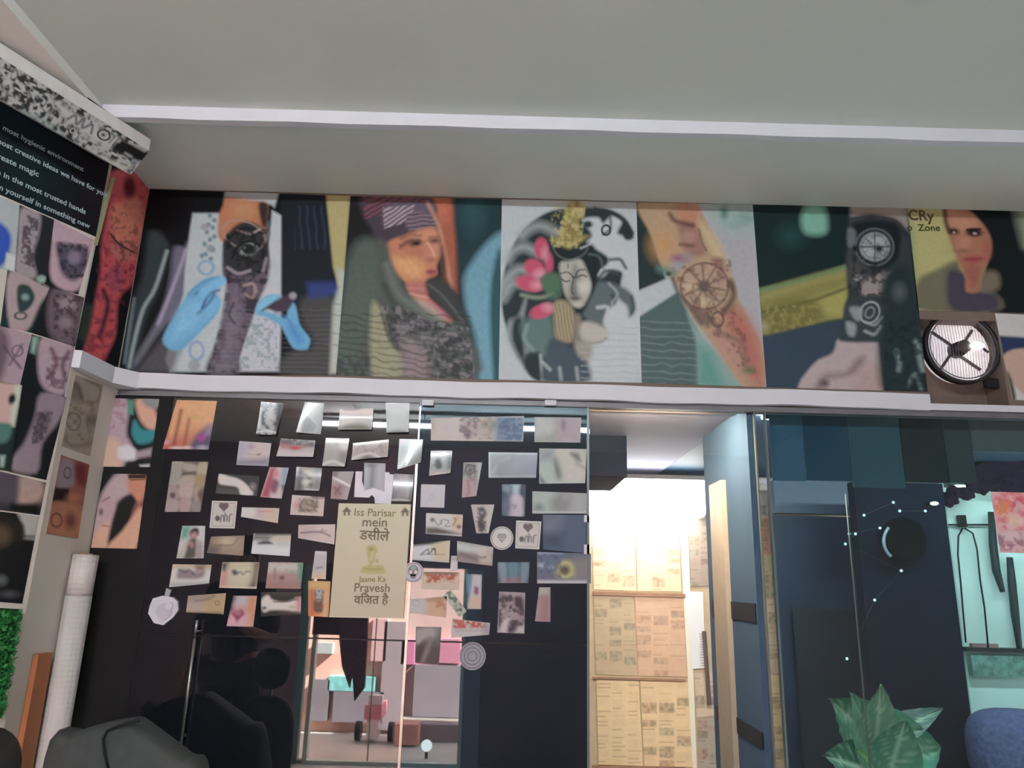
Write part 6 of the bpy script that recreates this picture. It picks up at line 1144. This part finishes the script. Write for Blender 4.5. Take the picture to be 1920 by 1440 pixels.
# brown board against the return wall
pts = [onX(64, 1227, XC + .004), onX(125, 1227, XC + .004)]
b = MB().box((XC + .002, min(pts[0][1], pts[1][1]), .002), (XC + .016, min(2.08, max(pts[0][1], pts[1][1])), pts[0][2])); o = b.build('wooden_board', mat('orange_brown_wood', (176, 112, 74), .6, var=.12, scale=10))
tag(o, 'plain orange-brown wooden board standing against the cream wall beside the roll', 'board')

# artificial hedge panel on the left wall
b = MB(); rs = random.Random(9)
e1, e2, n_ = plane_frame(NL)
org_ = onP(0, 1130, PL, NL)
h = empty('artificial_hedge', org_); tag(h, 'green artificial hedge panel on the left wall under the photos', 'hedge')
bd_ = [onP(-60, 1136, PL, NL), onP(34, 1142, PL, NL), onP(10, 1262, PL, NL), onP(-2, 1345, PL, NL), onP(-60, 1345, PL, NL)]
MB().prism(bd_[::-1], NL * .006).build('backing', mat('dark_green_backing', (18, 60, 30), .8), h)
for k in range(2600):
    px = rs.uniform(-60, 36); py = rs.uniform(1146, 1340)
    if px > 35 - max(0, (py - 1135)) * .17 + rs.uniform(-4, 3): continue
    p = onP(px, py, PL, NL) + NL * rs.uniform(.006, .022)
    d1 = Vector([rs.gauss(0, 1) for _ in range(3)]).normalized() * .009; d2 = Vector([rs.gauss(0, 1) for _ in range(3)]).normalized() * .004
    p = Vector(p); b.add([p - d1, p + d2, p + d1, p - d2], [(0, 1, 2, 3)])
o = b.build('leaves', mat('hedge_leaf', (46, 128, 62), .6, var=.5, scale=120), h); o['kind'] = 'stuff'

# ------------------------------------------------------------------ chairs in the foreground
def padded(pts_px, Y0, th, name, m, parent, bump=0):
    pass
ch = empty('recliner_chair', (-.95, 1.8, 0)); tag(ch, 'dark grey padded chair whose rounded backrest shows at the bottom left', 'chair')
fab = mat('dark_grey_upholstery', (64, 68, 68), .7, var=.12, scale=40, bump=.25)
YB = 1.97
prof = [(150, 1372), (190, 1357), (248, 1347), (262, 1350), (300, 1378), (350, 1416), (385, 1452)]
top = [onY(x, y, YB) for x, y in prof]
zb = .55
xr_ = top[-1][0] + .06
outline = [np.array([top[0][0] - .06, YB, top[0][2] - .05])] + top + [np.array([xr_, YB, .72]), np.array([xr_ - .08, YB, zb]), np.array([top[0][0] - .02, YB, zb])]
sm = smooth_closed([(p[0], p[2]) for p in outline], 5)
n = len(sm); cen = sm.mean(0); v = []; rings = [(.0, .90), (.012, .97), (.035, 1.0), (.075, 1.0), (.095, .97), (.105, .90)]
for (dy, s_) in rings:
    for x, z in sm: v.append((cen[0] + (x - cen[0]) * s_, YB - .05 + dy, cen[1] + (z - cen[1]) * s_))
f = [(i * n + j, (i + 1) * n + j, (i + 1) * n + (j + 1) % n, i * n + (j + 1) % n) for i in range(len(rings) - 1) for j in range(n)] + [tuple(range(n)), tuple(range((len(rings) - 1) * n, len(rings) * n))[::-1]]
o = mk('backrest', v, f, fab, ch, True)
sp = [onY(x, y, YB - .056) for x, y in ((262, 1351), (232, 1356), (200, 1370), (193, 1385), (195, 1410), (203, 1445))]
MB().tube(sp, .0032, 6).build('piping', mat('black_piping', (18, 20, 20), .6), ch, True)
cx_ = cen[0]
MB().ball((cx_, YB - .24, .50), (.27, .27, .07), 24, 12, 3.2).build('seat', fab, ch, True)
MB().box((cx_ - .05, YB - .09, .46), (cx_ + .05, YB - .055, .62)).build('back_bracket', darkmetal, ch)
MB().tube([(cx_, YB - .24, .06), (cx_, YB - .24, .46)], [.035, .03]).build('post', chrome, ch, True)
MB().disc((cx_, YB - .24, .002), (0, 0, 1), .26, .03, 32).build('base', chrome, ch)
st = empty('stool', (0, 0, 0)); pt = onY(-10, 1362, 1.38); st.location = (pt[0] - .02, 1.38, 0); WL[st.name] = np.array([pt[0] - .02, 1.38, 0])
tag(st, 'black chair with a rounded headrest in the bottom left corner', 'chair')
blk2 = mat('black_upholstery', (20, 20, 22), .6, var=.1)
e_ = onY(34, 1420, 1.38)
w_ = (e_[0] - (pt[0] - .02))
MB().ball((pt[0] - .02, 1.38, pt[2] - .075), (w_, .05, .075), 24, 14, 2.4).build('headrest', blk2, st, True)
MB().ball((pt[0] - .02, 1.38, pt[2] - .36), (w_ * 1.5, .05, .19), 24, 14, 3.2).build('backrest', blk2, st, True)
MB().tube([(pt[0] - .02, 1.38, pt[2] - .2), (pt[0] - .02, 1.38, pt[2] - .12)], .012).build('headrest_stem', chrome, st)
MB().ball((pt[0] - .02, 1.18, .47), (.23, .23, .06), 24, 12, 3.2).build('seat', blk2, st, True)
MB().box((pt[0] - .05, 1.21, .44), (pt[0] + .01, 1.38, .46)).box((pt[0] - .05, 1.36, .44), (pt[0] + .01, 1.38, .75)).build('back_bracket', darkmetal, st)
MB().tube([(pt[0] - .02, 1.18, .04), (pt[0] - .02, 1.18, .43)], .025).build('post', chrome, st)
MB().disc((pt[0] - .02, 1.18, .002), (0, 0, 1), .24, .03, 32).build('base', darkmetal, st)

# ------------------------------------------------------------------ ceiling tubes behind the photographer
glow = emis('tube_glow', (242, 249, 255), TUBE_L)
def tube_at(p0, p1, label, r=.014):
    r_ = empty('tube_light', (p0 + p1) / 2); tag(r_, label, 'lamp', 'lamps on the ceiling')
    MB().tube([p0, p1], r, 12).build('tube', glow, r_)
    d_ = (p1 - p0) / np.linalg.norm(p1 - p0)
    MB().box(np.minimum(p0, p1) + [-.02, -.02, r], np.maximum(p0, p1) + [.02, .02, r + .03]).build('batten', white_pvc, r_)
    for t_ in (.2, .8):
        q_ = p0 * (1 - t_) + p1 * t_; MB().tube([q_ + [0, 0, r + .03], [q_[0], q_[1], HC]], .004, 8).build('stem', white_pvc, r_)
    for p, s_ in ((p0, -1), (p1, 1)):
        MB().box(p + [-.012 + s_ * .012, -.018, -.016], p + [.012 + s_ * .012, .018, r + .004]).build('end_cap', white_pvc, r_)
def refl_z(x, y, Z):
    p = onZ(x, y, Z); return np.array([p[0], 2 * D - p[1], p[2]])
ZT = HC - .10
a_, b_ = refl_z(606, 794, ZT), refl_z(844, 802, ZT); b_[1] = a_[1]
tube_at(a_, b_, 'left ceiling tube light behind the photographer, mirrored in the black glass')
a2, b2 = refl_z(858, 803, ZT), refl_z(1104, 812, ZT); b2[1] = a2[1] = a_[1]
tube_at(a2, b2, 'right ceiling tube light behind the photographer, mirrored in the black glass')

# wall with the shop door, behind the photographer
YV = 6.9; YW = 2 * D - YV
xo0, xo1 = onY(552, 1300, YV)[0], onY(900, 1300, YV)[0]
x0, x1 = onY(586, 1300, YV)[0], onY(862, 1300, YV)[0]
z0, z1 = onY(720, 1428, YV)[2], 1.62
b = MB().box((-4.2, YW - .1, 0), (xo0, YW, HC)).box((xo1, YW - .1, 0), (XRT + .1, YW, HC)).box((xo0, YW - .1, z1), (xo1, YW, HC)).box((xo0, YW - .1, 0), (xo1, YW, max(.02, z0 - .06))); struct(b.build('wall_front', maroonwall))
dr = tag(empty('door_3', ((x0 + x1) / 2, YW, max(.02, z0))), kind='structure')
fm = mat('pale_green_frame', (198, 222, 212), .5)
MB().box((xo0, YW - .06, z0 - .05), (xo0 + .07, YW + .02, z1)).build('jamb', mat('sea_green_frame', (104, 150, 146), .5), dr)
MB().box((x1 + .03, YW - .06, z0 - .05), (xo1, YW + .02, z1)).build('jamb', mat('grey_blue_frame', (140, 140, 152), .5), dr)
b = MB().box((x0 - .035, YW - .04, z0 - .05), (x0, YW + .03, z1)).box((x1, YW - .04, z0 - .05), (x1 + .03, YW + .03, z1)).box((x0, YW - .04, z0 - .05), (x1, YW + .03, z0)); b.build('frame', fm, dr)
MB().box((x0, YW - .03, z0), (x1, YW - .025, z1)).build('pane', MATS['clear_glass'], dr)
xg = onY(697, 1300, YV)[0]; MB().box((xg - .004, YW - .02, z0), (xg + .004, YW + .005, z1)).build('mullion', mat('grey_frame', (120, 116, 120), .5), dr)
bz = onY(700, 1192, YV)[2]
o = MB().box((x0 - .04, YW + .032, bz), (x0 + .24, YW + .04, z1 + .02)).build('roller_blind', mat('maroon_cloth', (60, 40, 44), .8)); tag(o, 'maroon blind half lowered over the left of the shop door behind the photographer', 'blind')
# dark jacket hanging before the door
hp = [(637, 1150), (690, 1150), (688, 1200), (683, 1290), (664, 1315), (660, 1262), (655, 1290), (641, 1250), (636, 1200)]
q = [mirY(x, y, 6.6) for x, y in hp]
b = MB(); b.prism(q, (0, -.05, 0)); o = b.build('hanging_jacket', mat('dark_plum_cloth', (96, 68, 78), .9, bump=.4)); tag(o, 'dark plum jacket hanging inside the shop door, mirrored below the cream sign', 'jacket')
hk = np.mean([q[0], q[1]], 0); MB().tube([hk + [0, -.025, -.02], hk + [0, -.025, .35]], .004, 6).build('cord', darkmetal, o)
# street: a narrow lane with a facade right across
def mbox(px0, py0, px1, py1, Yv, th, name, m, parent=None):
    a, c = onY(px0, py0, Yv), onY(px1, py1, Yv); return MB().box((a[0], 2 * D - Yv - th, c[2]), (c[0], 2 * D - Yv, a[2])).build(name, m, parent)
struct(MB().box((-14, -24, -.12), (10, YW - .1, -.02)).build('ground_street', mat('pale_paving', (196, 196, 186), .9, var=.15, scale=3)))
YS = 8.3; yf = 2 * D - YS
bl = empty('shop_building', (-2.5, yf - .3, 0)); tag(bl, 'salmon building across the lane, mirrored in the black glass', 'building')
MB().box((-9, yf - .6, -.02), (3, yf - .1, 5)).build('wall', mat('salmon_wall', (236, 190, 172), .8, var=.08, scale=1.5), bl)
gs_ = mat('grey_shutter', (128, 126, 132), .6, var=.1, scale=6)
for q_, nm, m_ in (((590, 1274, 612, 1352), 'shutter', gs_), ((626, 1296, 716, 1356), 'shutter', gs_), ((616, 1268, 702, 1297), 'sign_board', mat('teal_sign', (130, 206, 204), .5, var=.25, scale=25)), ((778, 1246, 862, 1346), 'shutter', mat('dusty_shutter', (170, 150, 148), .6, var=.08, scale=4)),
                  ((590, 1205, 622, 1226), 'window', mat('pale_window', (176, 190, 190), .4)), ((722, 1165, 752, 1370), 'pilaster', mat('grey_pilaster', (150, 144, 148), .7)), ((754, 1200, 776, 1246), 'sign_board', mat('pink_sign', (236, 140, 168), .5)), ((824, 1198, 862, 1244), 'sign_board', mat('rose_sign', (238, 150, 166), .5)),
                  ((700, 1160, 722, 1240), 'window', mat('rose_window', (200, 172, 172), .4)), ((752, 1345, 864, 1352), 'ledge', mat('bright_ledge', (240, 220, 200), .5))):
    mbox(*q_, YS, .12, nm, m_, bl)
ob = mbox(742, 1358, 782, 1398, 7.75, .25, 'painted_block', mat('coral_paint', (240, 170, 150), .6)); tag(ob, 'coral painted block standing in the lane, mirrored right of the pillar strip', 'block')
gb = mbox(788, 1358, 860, 1410, 8.0, .2, 'grey_bench', mat('taupe_paint', (160, 144, 144), .6)); tag(gb, 'low taupe bench against the shutter across the lane', 'bench')
sc_ = empty('parked_scooter', onY(695, 1330, 7.9) * [1, 0, 0] + [0, 2 * D - 7.9, 0]); tag(sc_, 'pink and white scooter parked in the lane outside', 'scooter')
mbox(684, 1322, 714, 1350, 7.85, .35, 'body', mat('pink_paint', (232, 150, 168), .4), sc_); mbox(688, 1350, 706, 1386, 7.85, .2, 'leg_shield', mat('white_paint', (230, 226, 226), .4), sc_); mbox(692, 1304, 716, 1322, 7.85, .1, 'windscreen', mat('white_paint', (230, 226, 226)), sc_)
c_ = onY(684, 1385, 7.9)
for dx in (0, .32): MB().disc((c_[0] + dx - .1, 2 * D - 7.95, .075), (1, 0, 0), .09, .05, 20).build('wheel', darkmetal, sc_)
gl = mirY(800, 1398, 7.3); gl_ = empty('globe_lamp', gl); tag(gl_, 'small round white globe lamp outside the shop door', 'lamp')
MB().ball(gl, .05, 18, 12).build('globe', emis('globe_glow', (255, 252, 240), 12.0), gl_, True); MB().tube([gl * [1, 1, 0] + [0, 0, -.02], gl - [0, 0, .045]], .015).build('post', darkmetal, gl_)

# ------------------------------------------------------------------ person in black beside the photographer
def person(x, y, face, label):
    sk = {'pelvis': (0, 0, .95, .14), 'waist': (0, 0, 1.08, .125), 'chest': (0, .01, 1.28, .15), 'neck0': (0, 0, 1.45, .07), 'neck': (0, .0, 1.5, .052), 'head0': (0, .01, 1.58, .075), 'head1': (0, .01, 1.67, .085),
          'hipL': (-.1, 0, .9, .095), 'kneeL': (-.11, .02, .5, .062), 'ankL': (-.11, -.01, .09, .04), 'toeL': (-.12, .15, .03, .035), 'hipR': (.1, 0, .9, .095), 'kneeR': (.11, .02, .5, .062), 'ankR': (.11, -.01, .09, .04), 'toeR': (.12, .15, .03, .035),
          'shL': (-.18, 0, 1.4, .062), 'elL': (-.25, .02, 1.13, .043), 'wrL': (-.23, .14, .9, .028), 'shR': (.18, 0, 1.4, .062), 'elR': (.25, .04, 1.13, .043), 'wrR': (.16, .24, 1.2, .028)}
    ed = [('pelvis', 'waist'), ('waist', 'chest'), ('chest', 'neck0'), ('neck0', 'neck'), ('neck', 'head0'), ('head0', 'head1'), ('pelvis', 'hipL'), ('hipL', 'kneeL'), ('kneeL', 'ankL'), ('ankL', 'toeL'), ('pelvis', 'hipR'), ('hipR', 'kneeR'), ('kneeR', 'ankR'), ('ankR', 'toeR'), ('chest', 'shL'), ('shL', 'elL'), ('elL', 'wrL'), ('chest', 'shR'), ('shR', 'elR'), ('elR', 'wrR')]
    for s_, w_ in (('L', np.array([-.23, .14, .9])), ('R', np.array([.16, .24, 1.2]))):
        dn = np.array([0, .25, -1.0]) if s_ == 'L' else np.array([-.3, .3, 1.0]); dn /= np.linalg.norm(dn)
        pm = w_ + dn * .05; sk['palm' + s_] = (*pm, .024); ed.append(('wr' + s_, 'palm' + s_))
        for k in range(4):
            a = pm + dn * .045 + np.array([0, (k - 1.5) * .02, 0]); ln = (.032, .04, .042, .036)[k]
            for j in range(2):
                sk['f%s%d%d' % (s_, k, j)] = (*(a + dn * ln * (j + .3) + np.array([.01 * j, 0, 0])), .0085)
            ed += [('palm' + s_, 'f%s%d0' % (s_, k)), ('f%s%d0' % (s_, k), 'f%s%d1' % (s_, k))]
        t = w_ + dn * .03 + np.array([0, .035, 0]); sk['t0' + s_] = (*t, .01); sk['t1' + s_] = (*(t + dn * .035 + np.array([0, .012, 0])), .009)
        ed += [('palm' + s_, 't0' + s_), ('t0' + s_, 't1' + s_)]
    root = empty('person', (x, y, 0)); tag(root, label, 'person'); root.rotation_euler = (0, 0, face)
    def skin(name, keys, m, grow=0, lv=2):
        ks = [k for k in sk if k in keys]; ix = {k: i for i, k in enumerate(ks)}
        me = bpy.data.meshes.new(name); me.from_pydata([sk[k][:3] for k in ks], [(ix[a], ix[b]) for a, b in ed if a in ix and b in ix], [])
        o = bpy.data.objects.new(name, me); COL.objects.link(o); o.parent = root
        md = o.modifiers.new('skin', 'SKIN'); sv = me.skin_vertices[0].data
        for i, k in enumerate(ks): sv[i].radius = (sk[k][3] + grow,) * 2; sv[i].use_root = (i == 0)
        s2 = o.modifiers.new('sub', 'SUBSURF'); s2.levels = s2.render_levels = lv; me.materials.append(m); WL[o.name] = np.zeros(3); return o
    body = skin('body', list(sk), mat('brown_skin', (150, 104, 80), .6))
    blk_ = mat('black_clothing', (20, 20, 22), .9)
    skin('trousers', ['pelvis', 'hipL', 'kneeL', 'ankL', 'hipR', 'kneeR', 'ankR'], blk_, .018)
    skin('shirt', ['pelvis', 'waist', 'chest', 'neck0', 'shL', 'elL', 'shR', 'elR'], blk_, .02)
    def loc(mb, name, m):
        me = bpy.data.meshes.new(name); me.from_pydata(mb.v, [], mb.f); me.materials.append(m); me.polygons.foreach_set('use_smooth', [True] * len(me.polygons))
        o = bpy.data.objects.new(name, me); COL.objects.link(o); o.parent = root; WL[o.name] = np.zeros(3)
    loc(MB().ball((0, -.015, 1.685), (.092, .1, .085), 20, 12), 'hair', mat('black_hair', (14, 12, 12), .7))
    skm = MATS['brown_skin']
    loc(MB().ball((0, .105, 1.62), (.012, .02, .022), 10, 8), 'nose', skm); loc(MB().ball((0, .09, 1.575), (.024, .012, .008), 10, 6), 'mouth', mat('lips', (140, 80, 76), .5))
    for s_ in (-1, 1):
        loc(MB().ball((s_ * .032, .085, 1.645), (.012, .008, .007), 10, 6), 'eye', mat('dark_eye', (30, 22, 20), .3)); loc(MB().ball((s_ * .088, .0, 1.625), (.01, .02, .03), 8, 8), 'ear', skm)
    loc(MB().box((.07, .235, 1.245), (.15, .245, 1.40)), 'phone', blk_) if False else None
p_ = mirY(440, 1230, 5.0)
person(p_[0], p_[1], 0.15, 'person dressed in black, standing behind the photographer and faintly mirrored in the glass')
